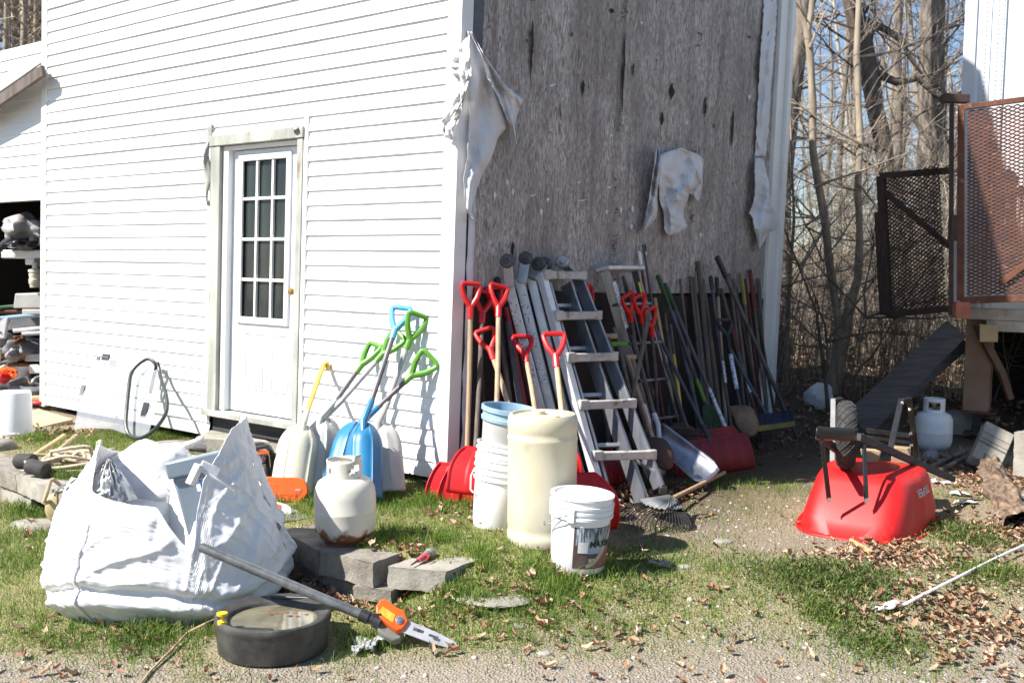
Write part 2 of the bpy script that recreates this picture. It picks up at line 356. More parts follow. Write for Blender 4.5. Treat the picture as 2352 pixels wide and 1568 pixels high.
base = MX(sep.outputs[2], base, MX(RG(N('n', 25).outputs['Fac'], .4, .6), (.05, .036, .025), (.105, .075, .05)))
l.new(base, b.inputs['Base Color'])
bm_ = n.new('ShaderNodeBump'); bm_.inputs['Strength'].default_value = .9; bm_.inputs['Distance'].default_value = .02
hh = n.new('ShaderNodeMath'); hh.operation = 'ADD'; l.new(N('n', 45, 8).outputs['Fac'], hh.inputs[0]); l.new(RG(v1.outputs['Distance'], 0, .6, .5, 0), hh.inputs[1]); l.new(hh.outputs[0], bm_.inputs['Height']); l.new(bm_.outputs[0], b.inputs['Normal'])
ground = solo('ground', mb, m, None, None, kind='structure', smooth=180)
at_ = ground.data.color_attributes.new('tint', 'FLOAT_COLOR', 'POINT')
cols = []
for p in mb.v:
    x, y = p.x, p.y
    if abs(x) < 6 and 2 < y < 11:
        nn = noise.noise(V((x * 2.1, y * 2.1, 4))) * .5 + noise.noise(V((x * 7, y * 7, 8))) * .35
        gr = .95 * sstep(4.4, 3.85, y + nn * .5 - .3 * sstep(-.3, .8, x)) if x > -3 else 0
        gr = max(gr, .42 * sstep(.25, .9, x) * sstep(6.6, 6.0, y) * sstep(2.6, 1.6, x) + nn * .25)
        th = min(1, gden(x, y) * .95 + .15 + nn * .5) * (1 - .75 * gr)
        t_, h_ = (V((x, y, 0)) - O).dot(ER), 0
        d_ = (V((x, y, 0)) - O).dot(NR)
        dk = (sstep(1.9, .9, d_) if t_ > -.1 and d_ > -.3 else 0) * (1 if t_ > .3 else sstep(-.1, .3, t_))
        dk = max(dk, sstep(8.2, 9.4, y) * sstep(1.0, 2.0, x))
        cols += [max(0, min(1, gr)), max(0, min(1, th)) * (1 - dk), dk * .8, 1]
    else: cols += [0, .25, .75, 1]
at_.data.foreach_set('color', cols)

# ================================================================ WHITE BUILDING
bld = thing('white_building', 'tall white sided building with a bare grey strand board end wall and glazed door', 'building', O)
EX = .1016; NC = 40; DS0, DS1, DH = 1.36, 2.465, 22
mb = MB()
for k in range(NC):
    segs = [(.085, DS0), (DS1, 4.93)] if k < DH and k > 1 else ([(.085, 1.38), (2.43, 4.93)] if k <= 1 else [(.085, 4.93)])
    segs2 = []
    for a, c in segs:                                  # lap joints between siding lengths
        j = a + (c - a) * rnd.uniform(.12, .88)
        segs2 += [(a, j, 0), (j - .012, c, .0022)] if c - a > 1 and rnd.random() < .55 else [(a, c, 0)]
    for a, c, jo in segs2:
        nn = max(2, int((c - a) / .25)); G = [[], [], [], []]
        for i in range(nn + 1):
            s = a + (c - a) * i / nn; wv = jo + .0022 * noise.noise(V((s * 1.4, k * 3.1, 0))) + .0015 * noise.noise(V((s * 5, k * 1.7, 5)))
            h0 = k * EX + .002 * noise.noise(V((s * .7, k * 5.3, 2)))
            G[0].append(BL(s, h0 + .003, .002)); G[1].append(BL(s, h0, .0175 + wv)); G[2].append(BL(s, h0 + .02, .0185 + wv)); G[3].append(BL(s, h0 + EX + .002, .004 + wv * .4))
        mb.grid(G)
siding = part('siding', mb, M_vinyl, bld, smooth=30)
for nm, pts in (('corner_board', [(-.02, .09)]), ('end_trim', [(4.92, 5.01)])):
    mb = MB()
    a, c = pts[0]
    mb.hexa([BL(a, -.02, .022), BL(c, -.02, .022), BL(c, -.02, -.02), BL(a, -.02, -.02)], [BL(a, 4.06, .022), BL(c, 4.06, .022), BL(c, 4.06, -.02), BL(a, 4.06, -.02)])
    if nm == 'corner_board':
        mb.hexa([BR(-.024, -.02, .024), BR(.085, -.02, .024), BR(.085, -.02, -.01), BR(-.024, -.02, -.01)], [BR(-.024, 4.06, .024), BR(.085, 4.06, .024), BR(.085, 4.06, -.01), BR(-.024, 4.06, -.01)])
    part(nm, mb, M_trim, bld, bevel=.003)
# body behind the siding, foundation posts, roof
mb = MB(); mb.hexa([BL(.03, 0, -.03), BL(4.97, 0, -.03), BL(4.97, 0, -4.5), BL(.03, 0, -4.5)], [BL(.03, 4.2, -.03), BL(4.97, 4.2, -.03), BL(4.97, 4.2, -4.5), BL(.03, 4.2, -4.5)])
# inner shell leaves a dark door recess
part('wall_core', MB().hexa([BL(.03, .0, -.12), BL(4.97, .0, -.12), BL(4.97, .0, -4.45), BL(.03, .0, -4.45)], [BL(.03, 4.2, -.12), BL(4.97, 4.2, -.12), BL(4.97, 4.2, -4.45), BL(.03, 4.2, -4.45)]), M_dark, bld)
mb = MB()
for s in (.12, 1.2, 2.6, 3.9, 4.85): part('foundation_post', MB().box(BL(s, -.16, -.12), (.14, .14, .34)), M_gwood, bld)
part('skirt_board', MB().hexa([BL(.1, -.4, -.30), BL(4.95, -.4, -.30), BL(4.95, -.4, -.34), BL(.1, -.4, -.34)], [BL(.1, .03, -.30), BL(4.95, .03, -.30), BL(4.95, .03, -.34), BL(.1, .03, -.34)]), M_dark, bld)
# bare strand board wall with dark plywood base
m = bpy.data.materials.new('weathered strand board'); m.use_nodes = True; t = m.node_tree; n = t.nodes; l = t.links; b = n['Principled BSDF']; b.inputs['Roughness'].default_value = .9
b.inputs['Specular IOR Level'].default_value = .1
tc = n.new('ShaderNodeTexCoord'); SRC = tc.outputs['UV']
def MP(sx, sy, rz=0):
    q = n.new('ShaderNodeMapping'); q.inputs['Scale'].default_value = (sx, sy, 1); q.inputs['Rotation'].default_value = (0, 0, rz); l.new(SRC, q.inputs['Vector']); return q.outputs[0]
def VO(sx, sy, rz, ch='Color'):
    q = n.new('ShaderNodeTexVoronoi'); q.inputs['Scale'].default_value = 1; l.new(MP(sx, sy, rz), q.inputs['Vector']); s_ = n.new('ShaderNodeSeparateColor'); l.new(q.outputs['Color'], s_.inputs[0]); return s_.outputs[0], s_.outputs[1]
def NO(sx, sy, det=5):
    q = n.new('ShaderNodeTexNoise'); q.inputs['Scale'].default_value = 1; q.inputs['Detail'].default_value = det; q.inputs['Roughness'].default_value = .6; l.new(MP(sx, sy), q.inputs['Vector']); return q.outputs['Fac']
wq = n.new('ShaderNodeTexNoise'); wq.inputs['Scale'].default_value = 9; wq.inputs['Detail'].default_value = 4; l.new(SRC, wq.inputs['Vector'])
wv_ = n.new('ShaderNodeVectorMath'); wv_.operation = 'MULTIPLY_ADD'; l.new(wq.outputs['Color'], wv_.inputs[0]); wv_.inputs[1].default_value = (.05, .10, 0); l.new(SRC, wv_.inputs[2]); SRC0 = SRC; SRC = wv_.outputs[0]
def NR_(sx, sy, rz, det=3):
    q = n.new('ShaderNodeTexNoise'); q.inputs['Scale'].default_value = 1; q.inputs['Detail'].default_value = det; q.inputs['Roughness'].default_value = .55; l.new(MP(sx, sy, rz), q.inputs['Vector']); return q.outputs['Fac']
a1, a2 = VO(48, 13, .25); b1, b2 = VO(42, 12, -.35)
st1 = MX(RG(b1, .45, .5), NR_(56, 12, .25), NR_(50, 11, -.3)); st1 = MX(RG(a1, .62, .66), st1, NR_(72, 22, .7)); st1 = MX(.25, st1, NR_(150, 40, 0))
sx_ = n.new('ShaderNodeSeparateColor'); l.new(st1, sx_.inputs[0]); rp_ = n.new('ShaderNodeValToRGB'); l.new(sx_.outputs[0], rp_.inputs[0]); e_ = rp_.color_ramp.elements
e_[0].position = .31; e_[0].color = (.085, .062, .05, 1); e_[1].position = .69; e_[1].color = (.80, .74, .70, 1)
for ps, c_ in ((.42, (.24, .205, .18)), (.50, (.41, .37, .35)), (.58, (.57, .53, .51))): q = e_.new(ps); q.color = (*c_, 1)
colr = MX(RG(a2, .0, 1, 0, .35), rp_.outputs[0], MX(b2, (.22, .175, .15), (.68, .60, .56)))
colr = MX(RG(NO(2.2, 1.1), .40, .66, 0, .55), colr, (.21, .185, .175)); colr = MX(RG(NO(7, .5), .48, .68, 0, .65), colr, (.17, .145, .135)); colr = MX(RG(NO(5, 2.5), .60, .75, 0, .35), colr, (.66, .60, .56))
colr = MX(RG(NO(30, 5, 8), .66, .72), colr, (.07, .05, .04))
l.new(colr, b.inputs['Base Color']); bq = n.new('ShaderNodeBump'); bq.inputs['Strength'].default_value = .6; bq.inputs['Distance'].default_value = .006; l.new(a2, bq.inputs['Height']); l.new(bq.outputs[0], b.inputs['Normal'])
M_osb = m
TE = 4.46
def osb_uv(p): q = loc_r(p); return (q[0], q[1])
mb = MB(); RH = 6.0
G = [[BR(.085 + (TE - .085) * i / 40, h, .012 + .006 * noise.noise(V((i * .17, h * .9, 1)))) for i in range(41)] for h in np.linspace(1.15, 4.1, 24)]
mb.grid(G); mb.add([BR(.0, 4.1, .01), BR(TE, 4.1, .01), BR(TE / 2, RH, .01)], [(0, 1, 2)]); mb.uv = osb_uv
part('strand_board_wall', mb, M_osb, bld, smooth=180)
mb = MB(); G = [[BR(t_, -.25, .018), BR(t_, 1.2 - .025 * t_, .020), BR(t_, 1.2 - .025 * t_, .0)] for t_ in np.linspace(.09, TE, 30)]
mb.grid(G); part('plywood_base', mb, M_ply, bld, smooth=0)
mb = MB()
def slit(t_, h0, h1, wd):
    k = 9; L_, R_ = [], []
    for i in range(k):
        h = h0 + (h1 - h0) * i / (k - 1); ww = wd * math.sin(PI * (.06 + .88 * i / (k - 1))) * (.6 + .5 * rnd.random()); o = .006 * rnd.uniform(-1, 1)
        L_.append(BR(t_ + o - ww / 2, h, .022)); R_.append(BR(t_ + o + ww / 2, h, .022))
    mb.grid([L_, R_])
def ozz(zx, zy): return loc_r(wr((1250 + zx / 2.091) / 1.2755, (zy / 2.091) / 1.2755))
for zx, y0, y1, wz in ((602, 130, 490, 22), (1165, 205, 690, 17), (917, 495, 590, 20), (1463, 515, 615, 30), (1405, 690, 770, 22), (1670, 595, 720, 16), (1838, 680, 900, 18), (1990, 800, 950, 26), (845, 200, 235, 10), (1225, 390, 470, 14), (780, 640, 740, 7), (1725, 760, 790, 10), (1310, 1490, 1568, 14), (500, 1480, 1568, 22), (1090, 60, 90, 30), (1935, 225, 245, 14)):
    p, q = ozz(zx, y1), ozz(zx, y0); wd = abs(ozz(zx + wz, y0)[0] - ozz(zx, y0)[0]); slit((p[0] + q[0]) / 2, p[1], q[1], wd)
part('split_in_board', mb, mat('split', (.035, .02, .014), (.02, .012, .008), scale=20, rough=.95), bld, smooth=0)
mb = MB()                                          # printed marks along the stud lines
for t0, hs in ((.66, 1), (1.79, 1), (2.96, .75)):
    h = 1.25
    while h < 4.1:
        blk = rnd.uniform(.08, .2)
        if rnd.random() < .62 * hs:
            for i in range(int(blk / .02)):
                for q in range(2):
                    a = t0 + rnd.uniform(-.045, .02); wd = rnd.uniform(.01, .05); hh_ = h + i * .02
                    th = rnd.choice((.004, .006, .014)); mb.add([BR(a, hh_, .0205), BR(a + wd, hh_, .0205), BR(a + wd, hh_ + th, .0205), BR(a, hh_ + th, .0205)], [(0, 1, 2, 3)])
        h += blk + rnd.uniform(.03, .12)
part('printed_mark', mb, mat('faded ink', (.105, .09, .085), (.15, .13, .12), scale=30, rough=.9), bld, smooth=0)
mb = MB()                                          # flakes and scraps stuck to the board
for zx, zy, sx, sy in ((725, 530, 40, 18), (1090, 835, 12, 20), (1553, 757, 16, 16), (720, 800, 14, 12), (1080, 1150, 30, 14), (895, 1120, 22, 10), (380, 1200, 12, 50), (490, 1180, 10, 50), (610, 1200, 40, 8), (705, 1225, 16, 26), (665, 1300, 14, 50), (1068, 1300, 10, 30), (1155, 1290, 8, 50), (1225, 1280, 8, 50), (1645, 1440, 12, 30), (1220, 1390, 14, 40), (915, 1230, 60, 8), (1268, 150, 10, 24), (1935, 600, 10, 40), (455, 1120, 8, 40), (1310, 1555, 10, 30), (2040, 370, 8, 20)):
    a = ozz(zx - sx / 2, zy); c = ozz(zx + sx / 2, zy); e = ozz(zx, zy - sy / 2); g = ozz(zx, zy + sy / 2)
    part('loose_flake', MB().add([BR(a[0], a[1], .024), BR(g[0], g[1], .03), BR(c[0], c[1] + .01, .034), BR(e[0], e[1], .024)], [(0, 1, 2, 3)]), M_wrap, bld, smooth=0)
# dark stripe and tar paper beside the corner board, far corner trim
mb = MB(); mb.hexa([BR(.086, 0, .02), BR(.15, 0, .02), BR(.15, 0, .0), BR(.086, 0, .0)], [BR(.086, 4.2, .03), BR(.19, 4.2, .03), BR(.19, 4.2, .0), BR(.086, 4.2, .0)]); part('tar_paper_strip', mb, M_greymet, bld)
mb = MB(); mb.hexa([BR(TE, -.1, .05), BR(TE + .16, -.1, .05), BR(TE + .16, -.1, -.1), BR(TE, -.1, -.1)], [BR(TE, 4.06, .05), BR(TE + .16, 4.06, .05), BR(TE + .16, 4.06, -.1), BR(TE, 4.06, -.1)])
part('corner_channel', mb, M_trim, bld, bevel=.004)
mb = MB(); mb.hexa([BR(TE + .165, -.1, .085), BR(TE + .25, -.1, .085), BR(TE + .25, -.1, -.1), BR(TE + .165, -.1, -.1)], [BR(TE + .165, 4.06, .085), BR(TE + .25, 4.06, .085), BR(TE + .25, 4.06, -.1), BR(TE + .165, 4.06, -.1)])
part('corner_board', mb, M_trim, bld, bevel=.004)
# roof (its shade falls into the picture)
mb = MB()
for sg in (0, 1):
    te = -.3 if sg == 0 else TE + .45; tr = TE / 2 + .1
    a = BR(te, 4.06, .3); c = BR(tr, RH + .1, .3); a2_ = BR(te, 4.06, -5.3); c2 = BR(tr, RH + .1, -5.3); u = V((0, 0, .12))
    mb.hexa([a, c, c2, a2_] if sg == 0 else [c, a, a2_, c2], [p + u for p in ([a, c, c2, a2_] if sg == 0 else [c, a, a2_, c2])])
part('roof', mb, M_tin, bld)
# ---- door
def dbox(mb, s0, s1, h0, h1, o0, o1):
    q = lambda h: [BL(s0, h, o1), BL(s1, h, o1), BL(s1, h, o0), BL(s0, h, o0)]
    return mb.hexa(q(h0), q(h1))
mb = MB(); dbox(mb, 2.33, 2.44, .17, 2.19, -.09, .034); dbox(mb, 1.392, 1.450, .17, 2.19, -.09, .034); dbox(mb, 1.385, 2.45, 2.193, 2.27, -.09, .042)
casing = part('door_casing', mb, M_oldtrim, bld, bevel=.004)
mb = MB(); dbox(mb, 2.265, 2.327, .21, 2.19, -.115, .004); dbox(mb, 1.452, 1.475, .21, 2.19, -.115, -.02); dbox(mb, 1.476, 2.264, 2.16, 2.1895, -.115, .004)
part('jamb', mb, M_trim, casing, bevel=.003)
mb = MB(); dbox(mb, 1.39, 2.46, .165, .205, -.11, .075); part('door_sill', mb, M_oldtrim, bld, bevel=.004)
mb = MB(); dbox(mb, 1.45, 2.42, -.1, .16, -.2, -.01); part('riser_board', mb, M_graywd, bld)
mb = MB(); dbox(mb, 1.35, 1.39, .1, 2.34, 0, .026); dbox(mb, 2.442, 2.482, .1, 2.34, 0, .026); dbox(mb, 1.382, 2.482, 2.275, 2.30, 0, .022); part('siding_channel', mb, M_vinyl, bld, bevel=.003)
mb = MB(); G = []
for i in range(14):
    h = 1.75 + .62 * i / 13; G.append([BL(2.445 + .012 * j + .012 * math.sin(i * .9 + j), h + .006 * math.sin(j), .03 + .035 * math.sin(PI * i / 13) * (j / 3) + .01 * math.sin(i)) for j in range(4)])
mb.grid(G); G = [[BL(1.42 + .02 * j, 2.24 + .02 * i * (j + 1) * .25, .05 + .02 * math.sin(i + j)) for j in range(4)] for i in range(4)]; mb.grid(G)
part('bent_trim_scrap', mb, M_oldtrim, bld, solid=.003)
SB = -.045                                           # face of the door slab
mb = MB(); LS0, LS1, LH0, LH1 = loc_l(wl(657, 560, -.04))[0], loc_l(wl(549, 560, -.04))[0], .905, 2.095
for a in ((1.478, LS0, .215, 2.155), (LS1, 2.262, .215, 2.155), (LS0, LS1, LH1, 2.155), (LS0, LS1, .215, LH0)): dbox(mb, *a, SB - .03, SB)
door = part('door', mb, M_door, bld, bevel=.002)
mb = MB()
for a in ((LS0 - .028, LS0 + .022, LH0 - .028, LH1 + .028), (LS1 - .022, LS1 + .028, LH0 - .028, LH1 + .028), (LS0 + .022, LS1 - .022, LH1 - .022, LH1 + .028), (LS0 + .022, LS1 - .022, LH0 - .028, LH0 + .022)): dbox(mb, *a, SB - .002, SB + .018)
part('window_frame', mb, M_trim, door, bevel=.006)
mb = MB()
for i in (1, 2): s = LS0 + (LS1 - LS0) * i / 3; dbox(mb, s - .011, s + .011, LH0 + .022, LH1 - .022, SB - .012, SB + .010)
for i in (1, 2, 3): h = LH0 + (LH1 - LH0) * i / 4; dbox(mb, LS0 + .022, LS1 - .022, h - .011, h + .011, SB - .013, SB + .008)
part('muntin', mb, M_trim, door, bevel=.003)
m = bpy.data.materials.new('dark glass with painted reflection'); m.use_nodes = True; b = m.node_tree.nodes['Principled BSDF']; t = m.node_tree; n = t.nodes; l = t.links
q = n.new('ShaderNodeTexNoise'); q.inputs['Scale'].default_value = 5; q.inputs['Detail'].default_value = 8; mp = n.new('ShaderNodeMapping'); mp.inputs['Scale'].default_value = (2, 2, .35); tc = n.new('ShaderNodeTexCoord'); l.new(tc.outputs['Object'], mp.inputs[0]); l.new(mp.outputs[0], q.inputs['Vector'])
r_ = n.new('ShaderNodeMix'); r_.data_type = 'RGBA'; l.new(q.outputs['Fac'], r_.inputs[0]); r_.inputs[6].default_value = (.003, .004, .005, 1); r_.inputs[7].default_value = (.05, .062, .062, 1); l.new(r_.outputs[2], b.inputs['Base Color'])  # greenish grey streaks put a reflection into the pane colour
b.inputs['Roughness'].default_value = .05; b.inputs['Specular IOR Level'].default_value = .28; M_glass = m
mb = MB()
for i in range(3):
    for j in range(4):
        s0 = LS0 + (LS1 - LS0) * i / 3; h0 = LH0 + (LH1 - LH0) * j / 4; tl = .0012 * rnd.uniform(-1, 1)
        mb.add([BL(s0 + .005, h0 + .005, SB - .014), BL(s0 + .18, h0 + .005, SB - .014 + tl), BL(s0 + .18, h0 + .293, SB - .014 + tl * 1.6), BL(s0 + .005, h0 + .293, SB - .014)], [(0, 1, 2, 3)])
part('glass_pane', mb, M_glass, door, smooth=0)
mb = MB()
for s0, s1 in ((1.555, 1.775), (1.87, 2.085)):
    for k, (o_, e_) in enumerate(((.006, 0), (.003, .016), (.010, .03))):
        if k == 0:
            for a in ((s0, s1, .80, .812), (s0, s1, .39, .402), (s0, s0 + .012, .402, .80), (s1 - .012, s1, .402, .80)): dbox(mb, *a, SB - .002, SB + .007)
        if k == 2: dbox(mb, s0 + e_, s1 - e_, .39 + e_, .812 - e_, SB - .002, SB + .006)
part('raised_panel', mb, M_door, door, bevel=.005)
mb = MB(); MK = Matrix((EL, EU.normalized(), NL)).transposed().to_4x4(); c = BL(1.512, 1.13, SB); mb.lathe([(.028, 0), (.028, .006), (.011, .01), (.011, .03), (.024, .04), (.027, .055), (.018, .066), (.002, .068)], 20, Matrix.Translation(c) @ MK)
part('door_knob', mb, mat('brass', (.55, .38, .12), (.45, .3, .1), rough=.3, metal=.8), door)

# ---- torn house wrap hanging on the bare wall and corner
def wrap(name, rows, nrm, label, amp=.02, steps=44, jag=.012, group=None, m=None, off=.055):
    """rows: (left px, left py, right px, right py) from top to bottom on the wall plane"""
    G = []
    for i in range(steps + 1):
        u = i / steps * (len(rows) - 1); a = min(int(u), len(rows) - 2); f = u - a
        r = [rows[a][k] * (1 - f) + rows[a + 1][k] * f for k in range(4)]; row = []
        for j in range(25):
            v = j / 24; jx = jag * 200 * noise.noise(V((i * .9, v * 40, 3))) if j in (0, 24) else 0
            px = r[0] * (1 - v) + r[2] * v + jx; py = r[1] * (1 - v) + r[3] * v
            o = off + amp * (1 + noise.noise(V((px * .035, py * .012, len(rows)))) * 1.3 + .8 * math.sin(v * 7 + i * .13) + 1.0 * fold(px * .004, py * .004, 1.25, .7, .13, 3, 1.2) + .5 * fold(px * .005, py * .005, .35, .5, .1, 7, 1.2) + 0.3 * (1 - 3 * abs(noise.noise(V((px * .022 + py * .012, py * .004 - px * .006, 4)))))) * (.25 + .75 * math.sin(PI * min(1, .15 + i / steps * .7)))
            row.append(onplane(px, py, nrm, max(.03, o)))
        G.append(row)
    return MB().grid(G)
def d1(zx, zy): return (1250 + zx / 2.091) / 1.2755, (zy / 2.091) / 1.2755
def R4(*q): return [(*d1(a, c), *d1(e, f)) for a, c, e, f in q]
t = thing('torn_housewrap', 'long torn sheet of white house wrap hanging from the corner beside the bare wall', 'torn wrap', onplane(1075, 90, NR, .04))
part('sheet', wrap('s', R4((250, 190, 270, 190), (255, 330, 350, 345), (262, 470, 420, 480), (258, 560, 470, 700), (262, 700, 490, 790), (255, 830, 440, 840), (250, 960, 400, 960), (225, 1090, 335, 1080), (232, 1200, 300, 1190), (240, 1290, 285, 1280), (285, 1350, 312, 1362)), NR, '', .025), M_wrap, t, solid=.002, smooth=60)
part('folded_flap', wrap('s', R4((262, 195, 275, 195), (335, 340, 350, 335), (370, 470, 480, 520), (440, 600, 592, 612), (480, 700, 560, 690), (520, 790, 545, 740), (548, 890, 556, 880)), NR, '', .04, off=.09), M_wrap, t, solid=.002, smooth=60)
def crumple(pxs, y_off):
    G = []
    for i, (a, c, e, f) in enumerate(pxs):
        row = []
        for j in range(9):
            v = j / 8; px = a * (1 - v) + e * v; py = c * (1 - v) + f * v
            row.append(onplane(px, py, NL, .04 + .06 * abs(noise.noise(V((px * .09, py * .05, 7)))) + .04 * noise.noise(V((px * .03, py * .03, 1)))))
        G.append(row)
    return MB().grid(G)
rows = R4((215, 260, 262, 215), (190, 320, 265, 320), (135, 410, 268, 405), (150, 450, 262, 450), (180, 480, 258, 500), (185, 540, 240, 560), (170, 610, 225, 640), (125, 690, 210, 690), (90, 740, 190, 740), (95, 800, 160, 790), (115, 845, 165, 830), (140, 850, 160, 850), (150, 890, 156, 890))
rr = []
for i in range(len(rows) - 1):
    for k in range(3): rr.append([rows[i][q] * (1 - k / 3) + rows[i + 1][q] * k / 3 for q in range(4)])
part('crumpled_edge', crumple(rr, 0), M_wrap, t, solid=.002, smooth=25)
t = thing('torn_housewrap', 'small ragged piece of white house wrap stuck alone on the middle of the bare wall', 'torn wrap', onplane(1545, 345, NR, .04))
part('sheet', wrap('s', R4((1440, 940, 1560, 905), (1425, 960, 1660, 945), (1430, 1040, 1698, 975), (1424, 1095, 1690, 1090), (1425, 1150, 1690, 1125), (1425, 1190, 1610, 1180), (1430, 1240, 1600, 1220), (1450, 1290, 1570, 1300), (1455, 1340, 1580, 1350), (1455, 1400, 1600, 1385), (1475, 1440, 1520, 1440)), NR, '', .04, jag=.01), M_wrap, t, solid=.002, smooth=50)
part('side_strip', wrap('s', R4((1405, 910, 1415, 908), (1400, 930, 1432, 960), (1395, 1000, 1428, 1020), (1380, 1100, 1422, 1110), (1365, 1200, 1418, 1210), (1345, 1310, 1412, 1330), (1328, 1400, 1345, 1400), (1325, 1425, 1332, 1425)), NR, '', .05, off=.06), M_wrap, t, solid=.002, smooth=50)
part('torn_corner', wrap('s', R4((1600, 1090, 1690, 1085), (1605, 1130, 1690, 1130), (1610, 1180, 1680, 1190), (1640, 1210, 1665, 1235)), NR, '', .03, off=.08), M_wrap, t, solid=.002)
t = thing('torn_housewrap', 'narrow torn strip of white house wrap running down the far edge of the bare wall', 'torn wrap', onplane(1745, 470, NR, .04))
part('sheet', wrap('s', R4((2065, -40, 2145, -40), (2060, 150, 2140, 150), (2045, 320, 2128, 320), (2030, 600, 2105, 600), (2020, 800, 2095, 800), (2010, 960, 2075, 960)), NR, '', .02, jag=.02), M_wrap, t, solid=.002)
part('hanging_corner', wrap('s', R4((2010, 965, 2065, 970), (2008, 1050, 2080, 1050), (2012, 1130, 2098, 1120), (2010, 1200, 2105, 1210), (1995, 1260, 2120, 1260), (1975, 1305, 2130, 1290), (2000, 1340, 2140, 1330), (2005, 1400, 2145, 1405), (2020, 1445, 2085, 1440), (2035, 1530, 2040, 1530)), NR, '', .03, off=.07), M_wrap, t, solid=.002)
mb = MB()
G = [[BR(.09 + .03 * j + .012 * noise.noise(V((i, j, 1))), 1.75 - i * .085, .035 + .02 * noise.noise(V((i * .5, j, 2)))) for j in range(3)] for i in range(21)]
mb.grid(G); solo('torn_housewrap', mb, M_wrap, 'thin white ribbon of house wrap clinging to the corner board down to the shovels', 'torn wrap', solid=.002)

# ================================================================ LEFT SHED
sh = thing('open_shed', 'low white sided open shed with tin roof joined to the left end of the building', 'shed', BL(5.1, -.05, -.05))
mb = MB(); hb = loc_l(wl(40, 462, -.06))[1]
for k in range(20):
    h0 = hb + .12 + k * EX
    if h0 > 3.3: break
    smax = 8.0
    G = [[BL(s, h0, -.05 + .002) for s in (5.02, 6, 7, smax)], [BL(s, h0, -.035) for s in (5.02, 6, 7, smax)], [BL(s, h0 + EX, -.047) for s in (5.02, 6, 7, smax)]]; mb.grid(G)
part('siding', mb, M_vinyl, sh)
mb = MB(); dbox(mb, 5.015, 8, hb, hb + .125, -.12, -.028); part('header_board', mb, M_trim, sh)
A = onplane(97, 145, NL, .12); B = onplane(-80, 268, NL, .12); back = (P(31, 126, A.y + 1.1) - A)
mb = MB(); nx = 34
G = [[A + (B - A) * (j / 6) + back * (i / nx) * 1.0 + V((0, 0, .012 * math.cos(i * PI))) for j in range(7)] for i in range(nx + 1)]; mb.grid(G)
rf = part('tin_roof', mb, M_tin, sh, solid=.004, smooth=0)
mb = MB(); mb.beam(A - V((0, 0, .065)) - NL * .01, B - V((0, 0, .065)) - NL * .01, .035, .095, NL); part('rafter', mb, M_gwood, sh)
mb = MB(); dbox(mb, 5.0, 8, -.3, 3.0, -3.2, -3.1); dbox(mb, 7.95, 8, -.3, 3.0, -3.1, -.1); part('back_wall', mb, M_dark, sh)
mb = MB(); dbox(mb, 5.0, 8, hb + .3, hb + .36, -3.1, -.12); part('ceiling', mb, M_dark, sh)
for s in (5.35, 6.3): part('post', dbox(MB(), s, s + .09, -.2, hb, -1.6, -1.5), M_gwood, sh)
# ================================================================ SHARED BUILDERS FOR TOOLS
def unit(v): return V(v).normalized()
def dgrip(mb, base, up, across, w=.115, h=.135, r=.0125):
    """plastic D handle: socket, two arms, top bar"""
    up, across = unit(up), V(across); across = unit(across - up * across.dot(up))
    mb.tube([base - up * .07, base + up * .012], [.020, .021], 10)
    L = lambda a, z: base + across * a * w / 2 + up * z
    mb.tube([L(0, -.005), L(-.30, .022), L(-.72, h * .45), L(-.98, h * .80), L(-1.04, h * .97), L(-.92, h + .008), L(-.5, h + .010), L(.5, h + .010), L(.92, h + .008), L(1.04, h * .97), L(.98, h * .80), L(.72, h * .45), L(.30, .022), L(0, -.005)], [r * 1.35] * 3 + [r * 1.15] * 8 + [r * 1.35] * 3, 9)
def blade_grid(top, down, across, w, h, curve=.08, rib=.010, nr=7, round_=.06, taper=.82, side=.0):
    """curved snow shovel blade hanging from 'top' along 'down'; 'across' is its width"""
    down, across = unit(down), V(across); across = unit(across - down * across.dot(down)); n = across.cross(down); G = []
    for i in range(15):
        v = i / 14; ww = w * (taper + (1 - taper) * math.sin(min(1, v * 1.5) * PI / 2)) * (1 - round_ * max(0, 1 - v * 5) ** 2); row = []
        for j in range(37):
            u = j / 36 * 2 - 1
            o = curve * (4 * v * (1 - v)) - curve * .5 * v + rib * (1 if (math.sin(u * PI * nr / 2 + .6) > .35 and .12 < v < .9 and abs(u) < .93) else 0) - side * abs(u) ** 3
            row.append(top + across * u * ww / 2 + down * (v * h) - n * (o + (.014 if abs(u) > .96 or v < .03 else 0)))
        G.append(row)
    return G
def snow_shovel(label, grip, collar, across, bladedown, w=.46, h=.36, shaft=None, gripmat=None, bmat=None, bacross=None, curve=.09, group='red snow shovels against the bare wall', name='snow_shovel', gacross=None, taper=.74):
    grip, collar = V(grip), V(collar); up = unit(grip - collar)
    t = thing(name, label, 'snow shovel', collar + V(bladedown).normalized() * h, group)
    part('shaft', MB().tube([collar - up * .04, collar + (grip - collar) * .5 + V((.004, 0, 0)), grip - up * .13], .0155, 10), shaft or M_wood, t)
    mb = MB(); dgrip(mb, grip - up * .135, up, gacross if gacross is not None else across); part('grip', mb, gripmat or M_redpl, t)
    mb = MB(); mb.grid(blade_grid(collar, bladedown, bacross if bacross is not None else across, w, h, curve, taper=taper)); part('blade', mb, bmat or M_redpl, t, solid=.006, smooth=30)
    mb = MB(); mb.tube([collar + up * .10, collar, collar + V(bladedown).normalized() * .12], [.021, .024, .014], 10); part('collar', mb, bmat or M_redpl, t)
    return t
